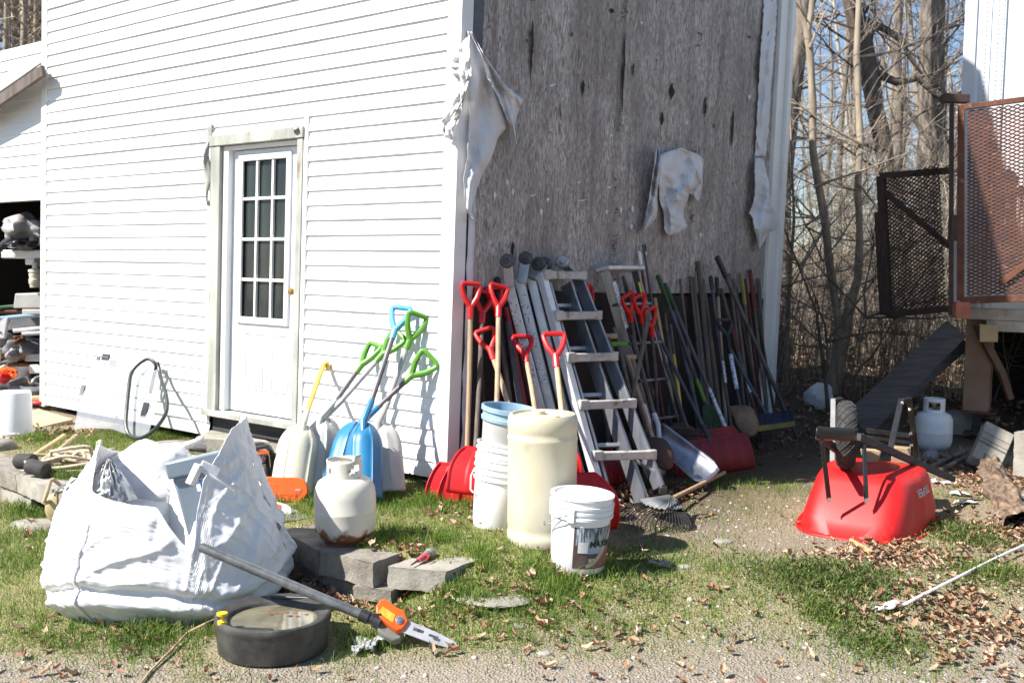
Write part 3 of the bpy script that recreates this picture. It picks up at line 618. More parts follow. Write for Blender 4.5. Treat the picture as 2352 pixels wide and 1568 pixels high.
def pole(name, label, cat, a, b, r, m, group=None, tipm=None, tip=0, n=8):
    a, b = V(a), V(b); t = thing(name, label, cat, b, group); d = unit(b - a)
    part('shaft', MB().tube([a + d * tip, a + (b - a) * .5 + V((.006 * rnd.uniform(-1, 1), 0, .004 * rnd.uniform(-1, 1))), b], r, n), m, t)
    if tipm: part('grip', MB().tube([a, a + d * .01, a + d * tip, a + d * (tip + .01)], [r * .7, r * 1.3, r * 1.25, r], n), tipm, t)
    return t
def band(t, a, b, f0, f1, r, m, nm='label_band'):
    a, b = V(a), V(b); part(nm, MB().tube([a + (b - a) * f0, a + (b - a) * f1], r, 10), m, t)
M_label = mat('printed sticker', (.62, .66, .72), (.20, .32, .45), scale=40, rough=.5, lo=.5, hi=.56)
M_labelw = mat('worn white sticker', (.70, .70, .70), (.30, .30, .32), scale=60, rough=.5, lo=.52, hi=.58)
def spade_head(mb, top, down, across, w=.21, h=.28, dish=.03):
    down, across = unit(down), V(across); across = unit(across - down * across.dot(down)); n = across.cross(down); G = []
    for i in range(11):
        v = i / 10; ww = w * (1 - .1 * v) * math.sqrt(max(.004, 1 - max(0, (v - .55) / .45) ** 2)); G.append([top + across * u * ww / 2 + down * v * h - n * (dish * (1 - u * u) + .03 * math.sin(v * PI)) for u in np.linspace(-1, 1, 11)])
    return mb.grid(G)
def tine_head(mb, top, down, across, w=.36, h=.10, k=13, r=.004, hook=.06):
    down, across = unit(down), V(across); across = unit(across - down * across.dot(down)); n = across.cross(down)
    mb.tube([top - across * w / 2, top + across * w / 2], .009, 8)
    for i in range(k):
        p = top + across * w * (i / (k - 1) - .5); mb.tube([p, p + down * h * .6, p + down * h - n * hook], [r, r, r * .6], 5)
def fan_rake(mb, c, down, across, h=.40, w=.5, k=20, r=.003):
    down, across = unit(down), V(across); across = unit(across - down * across.dot(down)); n = across.cross(down)
    for i in range(k):
        u = i / (k - 1) * 2 - 1; e = c + down * h * (1 - .12 * u * u) + across * u * w / 2; mb.tube([c + across * u * .04, c + (e - c) * .6, e, e - n * -.03 + down * .01], r, 5)
    mb.tube([c + down * h * .5 + across * u * w * .27 for u in np.linspace(-1, 1, 9)], r * 1.3, 5)

# ================================================================ RED SNOW SHOVELS, LEFT PART OF THE BARE WALL
A_ = unit(ER * .75 + V((.55, -.1, 0)))
def rb(px, py, o): return wr(px, py, o)
def lean(px, py, off, px2, y2, z2=None, py2=None):     # top on the wall, foot given by pixel and distance
    return wr(px, py, off), P(px2, py2, y2)
gB = wr(1082, 655, .13)
snow_shovel('red snow shovel nearest the corner board, its blade lowest and reaching furthest left', gB, P(1072, 1066, 6.12), ER, V((-.02, -.12, -.30)), w=.46, h=.30, curve=.03, bacross=V((1, .05, 0)), gacross=V((.9, .35, 0)))
snow_shovel('red snow shovel with weathered grey shaft just behind the foremost one at the corner', wr(1110, 672, .07), P(1090, 1076, 6.0), ER, V((-.02, -.10, -.26)), w=.40, h=.26, curve=.03, shaft=M_gwood, bacross=V((1, .12, 0)), gacross=V((.8, .5, .0)))
g3 = wr(1146, 660, .20)
snow_shovel('red snow shovel with pale shaft, its big curved blade just left of the buckets', g3, P(1138, 1034, 5.88), ER, V((-.03, -.20, -.26)), w=.50, h=.29, shaft=M_wood, bacross=V((1, .08, .03)), gacross=V((.85, .5, 0)), curve=.04)
snow_shovel('red snow shovel whose D grip hides right behind the pale shafted one', wr(1134, 664, .06), P(1186, 1030, 6.5), ER, V((.02, -.10, -.26)), w=.44, h=.30, shaft=M_gwood, gacross=V((.8, .6, 0)))
snow_shovel('short red D grip snow shovel at mid height leaning right under the tall grips', wr(1113, 760, .16), P(1192, 1010, 5.95), ER, V((.05, -.08, -.30)), w=.44, h=.32, shaft=M_wood, bacross=V((1, .2, 0)), gacross=V((.95, -.1, 0)))
snow_shovel('short red D grip snow shovel before the white ladder rails above the blue pail', wr(1200, 775, .28), P(1240, 1010, 5.9), ER, V((.03, -.08, -.30)), w=.44, h=.32, shaft=M_wood, bacross=V((1, .2, 0)), gacross=V((.95, .2, 0)))
g6 = P(1272, 770, 5.75); c6 = P(1302, 1088, 5.30)
snow_shovel('red snow shovel standing behind the yellowed barrel with its blade showing round the lidded bucket', g6, c6, V((1, .05, 0)), V((.03, -.08, -.30)), w=.50, h=.30, shaft=M_ywood, taper=.62, bacross=V((1, .1, -.05)), gacross=V((1, .1, 0)))
g7 = wr(1354, 660, .10)
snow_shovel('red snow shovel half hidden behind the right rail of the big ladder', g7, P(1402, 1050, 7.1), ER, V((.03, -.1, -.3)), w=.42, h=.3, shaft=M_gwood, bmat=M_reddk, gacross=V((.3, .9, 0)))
for i, (px, py, bx, by, yy, lb) in enumerate(((1441, 680, 1494, 1018, 7.85, 'red snow shovel with D grip left of two others in front of the folded stepladder'), (1468, 682, 1504, 1020, 7.8, 'red snow shovel with D grip between two others in front of the folded stepladder'), (1494, 712, 1514, 1024, 7.75, 'red snow shovel with the lowest D grip beside the folded stepladder'))):
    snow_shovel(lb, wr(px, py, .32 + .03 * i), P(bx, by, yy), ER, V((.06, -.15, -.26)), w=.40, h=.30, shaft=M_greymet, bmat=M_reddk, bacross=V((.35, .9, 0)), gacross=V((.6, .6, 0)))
# red pushers further along
for i, (tp, cp, yy, wd, lb, sh, bm_) in enumerate((((1495, 735), (1627, 1002), 7.45, .60, 'wide red snow pusher in front, foremost of the blades right of the stepladder', M_greymet, mat('deep shade red plastic', (.20, .010, .012), (.15, .009, .009), rough=.5)), ((1540, 690), (1612, 985), 7.8, .55, 'red snow pusher blade half covered by the foremost wide one', M_greymet, M_reddk), ((1526, 720), (1566, 990), 7.85, .42, 'dark red snow pusher rearmost of the blades right of the stepladder', M_gwood, M_reddk))):  # pusher reds darkened so the colour itself carries the shade
    a = wr(tp[0], tp[1], .1); c = P(cp[0], cp[1], yy); t = thing('snow_pusher', lb, 'snow pusher', c + V((0, 0, -.28)), 'red snow pushers along the bare wall')
    part('shaft', MB().tube([a, c], .015, 8), sh, t)
    mb = MB(); mb.grid(blade_grid(c + V((0, 0, -.01)), V((.06, -.10, -.30)), V((1, .12, .04)), wd, .27, .03, .006, 13, .05, .95)); part('blade', mb, bm_, t, solid=.006, smooth=30)
    part('collar', MB().tube([c + unit(a - c) * .1, c, c + V((.01, -.03, -.1))], [.02, .022, .012], 8), M_black, t)
# sticks between shovels and ladder
pole('pole', 'dark stick with a black rubber end leaning behind the red grips', 'pole', wr(1142, 636, .05), P(1176, 1080, 6.75), .016, M_gwood, None, M_black, .08)
pole('pole', 'slim red pole leaning left of the white ladder rails', 'pole', wr(1162, 706, .1), P(1218, 1000, 6.5), .018, M_reddk)
pole('pole', 'silver and grey pole leaning beside the slim red pole', 'pole', wr(1166, 740, .14), P(1206, 1000, 6.35), .019, M_greymet)
pole('pole', 'brown wooden stick leaning just behind the white ladder rails', 'pole', wr(1168, 668, .04), P(1240, 1000, 6.8), .014, M_gwood)
pole('pole', 'rust brown metal rod standing in the shade behind the red shovels', 'pole', wr(1099, 720, .03), P(1116, 1040, 6.55), .012, M_rustdk)

# ================================================================ SCOOPS LEANING ON THE WHITE WALL
def scoop(label, grip, collar, foot, w, m, shaftm, gm=None, gacross=None, tilt=0, gw=.12, stick=False, lowm=None):
    """deep poly scoop seen from its back: domed shoulders, raised rails, flat lip on the ground"""
    grip, collar, foot = V(grip), V(collar), V(foot); dn = unit(foot - collar); h = (foot - collar).length
    t = thing('scoop_shovel', label, 'scoop shovel', foot, 'scoop shovels against the white wall')
    toc = unit(CAM - collar); toc = unit(toc - dn * toc.dot(dn)); ac = dn.cross(toc); ac = Matrix.Rotation(tilt, 3, dn) @ ac; n = Matrix.Rotation(tilt, 3, dn) @ toc
    G = []
    for i in range(25):
        v = i / 24; hw = w / 2 * max(.10, math.sqrt(max(0, 1 - (1 - min(1, (v + .015) / .42)) ** 2.0)))
        row = []
        for j in range(29):
            u = j / 28 * 2 - 1
            dep = .105 * (1 - abs(u) ** 2.2) * math.sin(min(1, v / .34 + .10) * PI / 2) * (1 - .35 * v)
            rail = .012 * math.exp(-((abs(u) - .60 + .12 * max(0, 1 - v * 3)) / .075) ** 2) * (1 if v > .03 else 0) * (1 - sstep(.8, 1, v))
            lipv = -.012 if abs(u) > .96 else 0
            row.append(collar + dn * (v * h - .02) + ac * u * hw + n * (dep + rail + lipv - .03))
        G.append(row)
    part('scoop', MB().grid(G), m, t, solid=.007, smooth=40)
    up = unit(grip - collar)
    part('collar', MB().tube([collar + dn * .10 + n * .045, collar + n * .03, collar + up * .16], [.010, .024, .020], 10), lowm or m, t)
    e = grip if stick else grip - up * .13
    part('shaft', MB().tube([collar + up * .12, e], .0165, 10), shaftm, t)
    if stick: part('grip', MB().tube([grip - up * .02, grip, grip + V((.02, .01, .015)), grip + V((.03, .02, -.03))], .017, 8), shaftm, t)
    if gm:
        mb = MB(); dgrip(mb, e, up, gacross if gacross is not None else ac, gw, .15, .015); part('grip', mb, gm, t)
    return t
M_charc = mat('charcoal tube', (.095, .09, .095), (.13, .125, .13), scale=12, rough=.5)
M_silv = mat('silver tube', (.36, .35, .36), (.44, .43, .44), scale=12, rough=.45, metal=.2)
scoop('rightmost scoop shovel, dirty grey cream blade, pale grey pole and green D grip', wl(958, 733, .05), P(872, 978, 6.3), P(884, 1142, 6.02), .235, M_grypl, M_silv, M_green, V((.5, .2, .6)), tilt=.45)
scoop('blue scoop shovel behind the other blue one, its green D grip lowest at the right', wl(982, 828, .05), P(826, 974, 6.3), P(784, 1138, 6.0), .24, M_blue, M_charc, M_green, V((.75, -.1, -.5)), tilt=-.3, gw=.13)
scoop('blue scoop shovel in front with a dark pole and blue D grip highest of all', wl(921, 716, .07), P(836, 974, 6.05), P(832, 1150, 5.78), .215, M_blue, M_charc, mat('sky blue plastic', (.10, .36, .60), (.08, .31, .54), rough=.45), V((.8, .1, .45)), tilt=.15)
scoop('cream scoop shovel with grey pole crossing to a green D grip beside the blue grip', wl(912, 776, .05), P(748, 962, 6.45), P(712, 1120, 6.15), .24, M_grypl, M_silv, M_green, V((.75, -.1, .5)), tilt=.3)
scoop('cream scoop shovel with charcoal pole running up to the leftmost green D grip', wl(858, 800, .05), P(738, 966, 6.4), P(716, 1128, 6.1), .23, M_grypl, M_charc, M_green, V((.8, 0, .45)), tilt=.35, gw=.10)
scoop('cream scoop shovel in front with smooth yellow handle ending in a plain bent top', wl(743, 838, .06), P(694, 978, 6.25), P(670, 1138, 5.98), .25, M_cream, M_yellow, None, stick=True, tilt=-.1)

# ================================================================ BIG FOLDING LADDER
TL, TR = wr(1243, 628, .16), wr(1330, 630, .16); BLp, BRp = P(1376, 1120, 6.30), P(1520, 1118, 6.42)
lad = thing('ladder', 'large aluminium multi position ladder with tool worn rungs leaning against the bare wall', 'ladder', (BLp + BRp) / 2)
ax = unit(TR - TL); nrm = unit((TL - BLp).cross(ax)); nrm = nrm if nrm.dot(CAM - TL) > 0 else -nrm
def lp(u, v, o=0): a = BLp + (BRp - BLp) * u; b = TL + (TR - TL) * u; return a + (b - a) * v + nrm * o
part('outer_rail', MB().beam(lp(.0, 0), lp(.0, 1.0), .062, .05, ax), M_aluw, lad, bevel=.005)
part('outer_rail', MB().beam(lp(1, -.0, -.02), lp(1, 1.0, -.02), .085, .024, nrm), M_alu, lad, bevel=.004)
for k, v in enumerate((.135, .365, .585, .785, .985)):
    mb = MB(); mb.beam(lp(.0, v, .03), lp(1.0, v, .03), .055, .04, V((0, 0, 1))); mb.beam(lp(-.04, v, .035), lp(.12, v, .035), .066, .035, V((0, 0, 1))); mb.beam(lp(.90, v, .032), lp(1.04, v, .032), .064, .035, V((0, 0, 1)))
    part('rung', mb, M_rung, lad, bevel=.007)
for u, m_ in ((.16, M_alu), (.70, M_alu)): part('inner_rail', MB().beam(lp(u, -.07, -.05), lp(u, .96, -.04), .09, .022, nrm), m_, lad, bevel=.003)
for u in (.30, .86): part('rail_flange', MB().beam(lp(u, -.05, -.085), lp(u, .96, -.07), .07, .012, ax), M_galv, lad)
for v in (.2, .43, .65, .86): part('inner_rung', MB().beam(lp(.16, v, -.07), lp(.70, v, -.07), .03, .026, nrm), M_galv, lad, bevel=.004)
rl = []
for (a, b, m_) in (((1168, 652), (1262, 1000), M_aluw), ((1192, 640), (1284, 1005), M_aluw), ((1218, 632), (1316, 1010), M_aluw)):
    ta, tb = wr(a[0], a[1], .10), P(b[0] + 22, b[1] + 100, 6.55); q = part('rear_rail', MB().beam(ta, tb, .062, .03, V((.9, -.2, 0))), m_, lad, bevel=.006); rl.append((ta, tb, q))
for i, (ta, tb, q) in enumerate(rl[:2]):
    mb = MB()
    for f0, f1 in ((.08, .22), (.26, .34), (.40, .52)):
        d = tb - ta; mb.beam(ta + d * f0 - V((.004, .019, 0)), ta + d * f1 - V((.004, .019, 0)), .045, .004, V((.9, -.2, 0)))
    part('warning_label', mb, M_labelw, q)
for a, bpx in (((1166, 600), (1170, 660)), ((1208, 594), (1198, 650)), ((1252, 606), (1222, 640)), ((1293, 602), (1326, 640)), ((1238, 606), (1246, 640))):
    c = wr(a[0], a[1], .13); e_ = wr(bpx[0], bpx[1], .13); mb = MB(); M_ = V((0, 0, 1)).rotation_difference(unit(V((-.35, -.93, .1)))).to_matrix().to_4x4()
    mb.lathe([(.036, -.026), (.046, -.018), (.046, .018), (.036, .026)], 22, Matrix.Translation(c) @ M_); mb.lathe([(.016, .02), (.014, .04), (.006, .044)], 12, Matrix.Translation(c) @ M_); part('hinge', mb, M_greymet if a[0] < 1260 else M_galv, lad, bevel=.003)
    part('hinge_plate', MB().beam(c, e_, .062, .03, V((.9, -.2, 0))), M_galv, lad, bevel=.004)
mb = MB(); mb.beam(lp(1, .06, .0), lp(.72, .16, -.06), .02, .006, nrm); part('brace', mb, M_galv, lad)
for u in (0, 1): part('foot', MB().box(lp(u, -.012), (.05, .07, .05)), M_black, lad, bevel=.005)

# ================================================================ FOLDED STEPLADDER
sl = thing('stepladder', 'narrow folded aluminium stepladder leaning on the bare wall behind red grips', 'stepladder', P(1510, 1010, 7.6))
a0, a1 = wr(1386, 622, .14), wr(1461, 622, .14); b0, b1 = P(1496, 1010, 7.5), P(1562, 1000, 7.9)
s_ax = unit(a1 - a0); s_n = unit((a0 - b0).cross(s_ax)); s_n = s_n if s_n.dot(CAM - a0) > 0 else -s_n
q = lambda u, v, o=0: (b0 + (b1 - b0) * u) * (1 - v) + (a0 + (a1 - a0) * u) * v + s_n * o
part('side_rail', MB().beam(q(.04, 0), q(.04, 1), .07, .022, s_n + s_ax * .6), M_alu, sl, bevel=.003); part('side_rail', MB().beam(q(.97, 0), q(.97, 1), .06, .02, s_n), M_alu, sl, bevel=.003)
for v in (.12, .35, .57, .80): part('step', MB().beam(q(0, v, .02), q(1, v, .02), .075, .02, s_n), M_alu, sl, bevel=.003)
part('top_cap', MB().beam(q(-.06, 1.01, .01), q(1.06, 1.01, .01), .12, .03, s_n), M_aluw, sl, bevel=.006)
for u in (.25, .78): part('rear_leg', MB().beam(q(u, .02, -.1), q(u, .98, -.06), .03, .02, s_n), M_alu, sl)
part('warning_label', MB().beam(q(.04, .66, .05), q(.04, .93, .05), .05, .003, s_ax), M_labelw, sl); part('warning_label', MB().beam(q(.90, .78, .025), q(.90, .93, .025), .03, .003, s_ax), mat('lime sticker', (.45, .55, .05), rough=.5), sl, label='lime green sticker')
for v in (.45, .7): part('brace', MB().beam(q(.05, v, .0), q(.25, v - .08, -.1), .015, .006, s_ax), M_galv, sl)

# ================================================================ LONG HANDLED TOOLS ALONG THE BARE WALL
M_brick = mat('faded brick red paint', (.15, .03, .022), (.10, .022, .018), rough=.7)
M_olive = mat('faded olive and shaded yellow paint', (.28, .26, .07), (.2, .18, .06), rough=.7)
GRP = 'long handled tools along the bare wall'
def longtool(name, cat, label, top, bot, yb, m, head=None, r=.014, tipm=None, tip=0, off=.06, hm=None, w=None, hd=None, ac=None, bands=()):
    a = wr(top[0], top[1], off); b = P(bot[0], bot[1], yb); k_ = (a.z - gz(b.x, b.y) - .04) / (a.z - b.z); b = a + (b - a) * (k_ if 1 < k_ < 1.3 else 1); t = pole(name, label, cat, a, b, r, m, GRP, tipm, tip); dn = unit(b - a); ac = ac or unit(ER + V((.25, -.25, 0)))
    if head == 'spade':
        mb = MB(); spade_head(mb, b - dn * .01, unit(dn + V((.05, -.12, 0))), ac, w or .21, .27); part('blade', mb, hm or M_rustdk, t, solid=.004); part('socket', MB().tube([b - dn * .18, b + dn * .05], [.017, .02], 8), hm or M_rustdk, t)
    elif head == 'rake':
        mb = MB(); tine_head(mb, b, unit(dn + V((0, -.3, 0))), ac, w or .36); part('tine_head', mb, hm or M_rustdk, t)
    elif head == 'fan':
        mb = MB(); fan_rake(mb, b, unit(dn + V((0, -.12, 0))), ac, .36, w or .42); part('tine_head', mb, hm or M_dkgreen, t)
    elif head == 'fork':
        mb = MB(); tine_head(mb, b, unit(dn + V((0, -.1, 0))), ac, w or .18, .26, 5, .005, .03); part('tine_head', mb, hm or M_rustdk, t)
    elif head == 'hoe':
        part('blade', MB().beam(b, b + dn * .10 + V((.03, -.06, 0)), .15, .005, ac), hm or M_rustdk, t)
    elif head == 'D':
        pass
    for f0, f1, bm in bands: band(t, a, b, f0, f1, r * 1.08, bm)
    return t
LT = longtool
LT('paint_pole', 'pole', 'thin red pole with white tip standing tallest right of the stepladder', (1468, 577), (1530, 1000), 7.75, M_brick, r=.011, tipm=M_white, tip=.1)
LT('pole', 'pole', 'thin grey pole right beside the white tipped red pole', (1477, 562), (1545, 1000), 7.85, M_greymet, r=.010)
LT('garden_hoe', 'hoe', 'hoe with a clean yellow wooden handle between two grey poles', (1504, 684), (1556, 985), 7.9, M_ywood, 'hoe', .014)
LT('lawn_rake', 'rake', 'lawn rake with green foam grip and grey pole, left of the green gripped pair', (1510, 631), (1622, 930), 8.0, M_greymet, 'fan', .015, M_dkgreen, .26, .10, bands=((.80, .97, M_green),))
LT('push_broom', 'broom', 'long pole with green foam grip and blue white sticker, right of the green gripped pair', (1526, 650), (1672, 995), 7.9, M_greymet, 'rake', .015, M_dkgreen, .22, .12, bands=((.60, .84, M_label), (.93, 1, M_green)))
LT('shovel', 'shovel', 'shovel with yellow lower handle hidden behind the red pusher blades', (1538, 745), (1568, 980), 7.7, M_yellow, 'spade', .015, M_gwood, .3)
LT('garden_rake', 'rake', 'garden rake with dark grey pole slanting in front of the yellow handled shovel', (1484, 700), (1580, 985), 7.55, M_greymet, 'rake', .014)
for i, (a, c, lb) in enumerate((((1591, 636), (1632, 985), 'leftmost'), ((1603, 600), (1644, 985), 'tallest'), ((1613, 642), (1657, 985), 'rightmost'))):
    LT('wooden_stake', 'stake', lb + ' of the three rough brown wooden stakes standing close together by the bare wall', a, c, 8.5 + .05 * i, M_gwood, r=.022, off=.05)
LT('garden_fork', 'fork', 'fork with black cane grip and grey pole right of the three brown stakes', (1632, 634), (1680, 985), 8.3, M_greymet, 'fork', .015, M_black, .12, .1, bands=((.5, .62, M_labelw),))
LT('garden_hoe', 'hoe', 'hoe with worn tan handle and black end right of the brown stakes', (1646, 636), (1668, 985), 8.55, M_wood, 'hoe', .015, M_black, .17, .08)
LT('pole', 'pole', 'long black pole slanting across the others from the tallest top down to the far right', (1646, 588), (1790, 912), 8.9, M_greymet, r=.019, tipm=M_black, tip=.2, off=.16)
LT('pole', 'pole', 'pale grey pole upright behind the slanting black pole', (1675, 628), (1712, 960), 8.9, M_gwood, r=.016)
LT('garden_rake', 'rake', 'rake with a greenish yellow handle top near the far end of the bare wall', (1702, 628), (1742, 950), 9.1, M_gwood, 'rake', .015, M_olive, .28)
LT('shovel', 'shovel', 'shovel with red brown handle between the yellow topped rake and the wall end', (1722, 619), (1762, 945), 9.2, M_gwood, 'spade', .016, M_brick, .35)
LT('garden_hoe', 'hoe', 'hoe with a thin brick red handle leaning near the wall end', (1712, 640), (1750, 945), 9.25, M_brick, 'hoe', .013)
LT('shovel', 'shovel', 'shovel with red painted lower handle under the slanting black pole', (1656, 662), (1740, 965), 8.75, M_gwood, 'spade', .016, None, 0, .1, bands=((.22, .42, M_brick), (.72, .84, M_brick), (.60, .68, M_label)))
LT('pole', 'pole', 'grey post standing last against the end of the bare wall', (1742, 640), (1760, 930), 9.5, M_gwood, r=.020)
LT('pole', 'pole', 'dark pole leaning into the last grey post at the wall end', (1730, 655), (1775, 925), 9.4, M_rustdk, r=.014)
LT('garden_rake', 'rake', 'rake with dark brown handle resting low near the broom head', (1690, 660), (1748, 960), 8.95, M_rustdk, 'rake', .014)
LT('pickaxe_handle', 'handle', 'thick light brown handle standing short among the tools near the broom', (1684, 640), (1722, 940), 9.0, M_gwood, r=.018)
LT('pole', 'pole', 'slim dark stick between the green gripped tools and the three stakes', (1562, 640), (1600, 960), 8.3, M_gwood, r=.013)
LT('pole', 'pole', 'bare grey stick standing behind the three brown stakes', (1585, 634), (1620, 960), 8.5, M_greymet, r=.012)
# spade with black D grip and wood blade
a = wr(1664, 738, .28); b = P(1700, 935, 8.2); t = thing('spade', 'spade with black D grip and black white stickered shaft, blade rusty brown on the ground', 'spade', b, GRP); up = unit(a - b)
part('shaft', MB().tube([a - up * .13, b], .016, 8), M_black, t); mb = MB(); dgrip(mb, a - up * .13, up, V((1, .2, 0))); part('grip', mb, M_black, t); band(t, a, b, .40, .80, .0175, M_label)
mb = MB(); spade_head(mb, b, unit(-up + V((.08, -.2, 0))), V((.95, .3, 0)), .22, .29); part('blade', mb, mat('rusty blade', (.20, .14, .09), (.13, .08, .05), rough=.75), t, solid=.004)
# short hand tools left of the stepladder (in the shade of the big ladder)
for a, c, yy, m_, lb, nm, tm in (((1395, 772), (1462, 990), 6.95, M_gwood, 'short handled tool with pale wooden crossbar grip behind the big ladder', 'spade', M_wood), ((1420, 790), (1470, 1000), 6.9, M_gwood, 'short handled tool with tan crossbar and lime green end behind the big ladder', 'spade', M_green), ((1440, 820), (1500, 1010), 6.85, M_wood, 'rusty round nosed shovel with worn tan handle behind the big ladder', 'shovel', M_wood)):
    A0, B0 = wr(a[0], a[1], .35), P(c[0], c[1], yy); t = thing(nm, lb, nm, B0, GRP); u_ = unit(A0 - B0)
    part('shaft', MB().tube([A0, B0], .016, 8), m_, t); part('grip', MB().tube([A0 - A_ * .07, A0 + A_ * .07], .019, 8), tm, t); mb = MB(); spade_head(mb, B0, unit(-u_ + V((.05, -.15, 0))), A_, .2, .26); part('blade', mb, M_rustdk, t, solid=.004)
A0, B0 = P(1491, 718, 6.95), P(1444, 950, 6.75); pole('branch', 'bare brown stick leaning the opposite way across the stepladder', 'stick', A0, B0, [.016, .014, .012], M_gwood)
# aluminium scoop lying in front
t = thing('grain_scoop', 'large pale aluminium scoop lying on its back in front of the red pusher', 'scoop', gp(1600, 1098))
c0, e0 = P(1504, 985, 7.12), P(1634, 1094, 6.84); dn = unit(e0 - c0); ac = unit(V((.6, .6, .6)) - dn * dn.dot(V((.6, .6, .6)))); nn = ac.cross(dn); nn = nn if nn.z > 0 else -nn; G = []
for i in range(16):
    v = i / 15; G.append([c0 + dn * v * (e0 - c0).length + ac * u * (.085 + .035 * v) * (1 - .3 * max(0, v - .85) / .15 * abs(u)) - nn * (.07 * (1 - abs(u) ** 2.5) * (1 - .5 * v)) for u in np.linspace(-1, 1, 17)])
part('scoop', MB().grid(G), M_alu, t, solid=.004); hA = wr(1408, 752, .3)
part('shaft', MB().tube([hA, P(1478, 930, 7.1)], .017, 8), M_gwood, t); part('yoke', MB().tube([P(1478, 930, 7.1), P(1488, 965, 7.05), P(1494, 1005, 6.95)], [.02, .02, .016], 8), M_aluw, t)
t = thing('grain_scoop', 'second aluminium scoop mostly hidden, only its bright tubular neck shows by the stepladder', 'scoop', gp(1490, 1080))
part('shaft', MB().tube([wr(1452, 770, .3), P(1502, 950, 7.2)], .017, 8), M_gwood, t); part('yoke', MB().tube([P(1502, 950, 7.2), P(1511, 975, 7.15), P(1515, 1015, 7.0)], [.02, .02, .016], 8), M_aluw, t)
mb = MB(); spade_head(mb, P(1486, 1000, 7.1), V((.1, -.35, -.8)), V((.7, .7, .1)), .28, .34); part('scoop', mb, M_galv, t, solid=.004)
# yellow and blue push broom
pb = thing('push_broom', 'push broom with yellow block and blue bristles standing at the end of the bare wall', 'broom', P(1772, 985, 8.45))
bl, br = P(1720, 986, 8.35), P(1822, 972, 8.75); part('block', MB().beam(bl, br, .05, .035, V((0, 0, 1))), M_olive, pb, bevel=.005)  # dim olive block and near-black bristles hold the shade in their colour
mb = MB()
for i in range(60):
    f = i / 59
    for k in range(3): p = bl + (br - bl) * f + V((.0, .02 * (k - 1), .02)); mb.tube([p, p + V((.01 * rnd.uniform(-1, 1), .02, .09))], .004, 4)
part('bristles', mb, mat('shade darkened blue bristle', (.006, .010, .035), (.008, .014, .05), rough=.6), pb); part('shaft', MB().tube([wr(1668, 785, .2), (bl + br) / 2 + V((0, 0, .02))], .014, 8), M_greymet, pb)
# leaf rake on the grass
c0 = gp(1542, 1156, .06); t = thing('leaf_rake', 'black plastic leaf rake lying on the grass with its wooden handle in the shade', 'leaf rake', c0, None)
e0 = gp(1664, 1085, .05); part('shaft', MB().tube([c0 - (e0 - c0) * .15, c0 + V((0, 0, .03)), e0], .014, 8), M_wood, t)
hd = c0 - unit(V((e0.x - c0.x, e0.y - c0.y, 0))) * .02
L0, L1 = gp(1425, 1172, .02), gp(1585, 1205, .02); mb = MB(); G1, G2 = [], []
ctl = [gp(1422, 1172, .03), gp(1440, 1190, .03), gp(1480, 1206, .03), gp(1530, 1212, .03), gp(1566, 1210, .03), gp(1588, 1206, .03)]
def cat(pts, u):
    x = u * (len(pts) - 1); i = min(int(x), len(pts) - 2); return pts[i].lerp(pts[i + 1], x - i)
for i in range(23):
    e = cat(ctl, i / 22); m_ = c0.lerp(e, .52) + V((0, 0, .03)); mb.tube([c0.lerp(e, .45) + V((0, 0, .03)), m_, c0.lerp(e, .8) + V((0, 0, .03)), e, e + V((.002, -.004, -.03))], [.005, .0045, .004, .0035, .0025], 5)
part('tine', mb, M_black, t)
mb = MB(); mb.grid([[c0.lerp(cat(ctl, i / 26), f) + V((0, 0, .045 + .012 * (i % 2))) for i in range(27)] for f in (.05, .3, .62)]); part('fan_plate', mb, mat('grey black plastic', (.13, .135, .14), (.17, .175, .18), scale=9, rough=.55), t, solid=.006)
# ================================================================ PROPANE TANKS
M_rustpat = mat('rust stain', (.26, .10, .04), (.16, .06, .03), scale=20, rough=.9)
def tank_mat(name, base, ring):                    # white enamel with rust low down and in scattered spots (follows the tank, not the light)
    m = mat(name, base, tuple(x * .93 for x in base), scale=5, rough=.42, c3=(.36, .17, .07), t3=.70 if ring else .78, s3=13, w3=.04)
    t = m.node_tree; n = t.nodes; l = t.links; b = n['Principled BSDF']; lk = b.inputs['Base Color'].links[0].from_socket
    tc = n.new('ShaderNodeTexCoord'); sp = n.new('ShaderNodeSeparateXYZ'); l.new(tc.outputs['Object'], sp.inputs[0]); nz = n.new('ShaderNodeTexNoise'); nz.inputs['Scale'].default_value = 16; nz.inputs['Detail'].default_value = 8; l.new(tc.outputs['Object'], nz.inputs['Vector'])
    ma = n.new('ShaderNodeMath'); ma.operation = 'MULTIPLY_ADD'; l.new(nz.outputs['Fac'], ma.inputs[0]); ma.inputs[1].default_value = -.16; l.new(sp.outputs[2], ma.inputs[2])
    mr = n.new('ShaderNodeMapRange'); mr.inputs[1].default_value = -.008 if ring else -.06; mr.inputs[2].default_value = -.03 if ring else -.08; l.new(ma.outputs[0], mr.inputs[0])
    mx = n.new('ShaderNodeMix'); mx.data_type = 'RGBA'; l.new(mr.outputs[0], mx.inputs[0]); l.new(lk, mx.inputs[6]); mx.inputs[7].default_value = (.22, .09, .04, 1); l.new(mx.outputs[2], b.inputs['Base Color']); return m
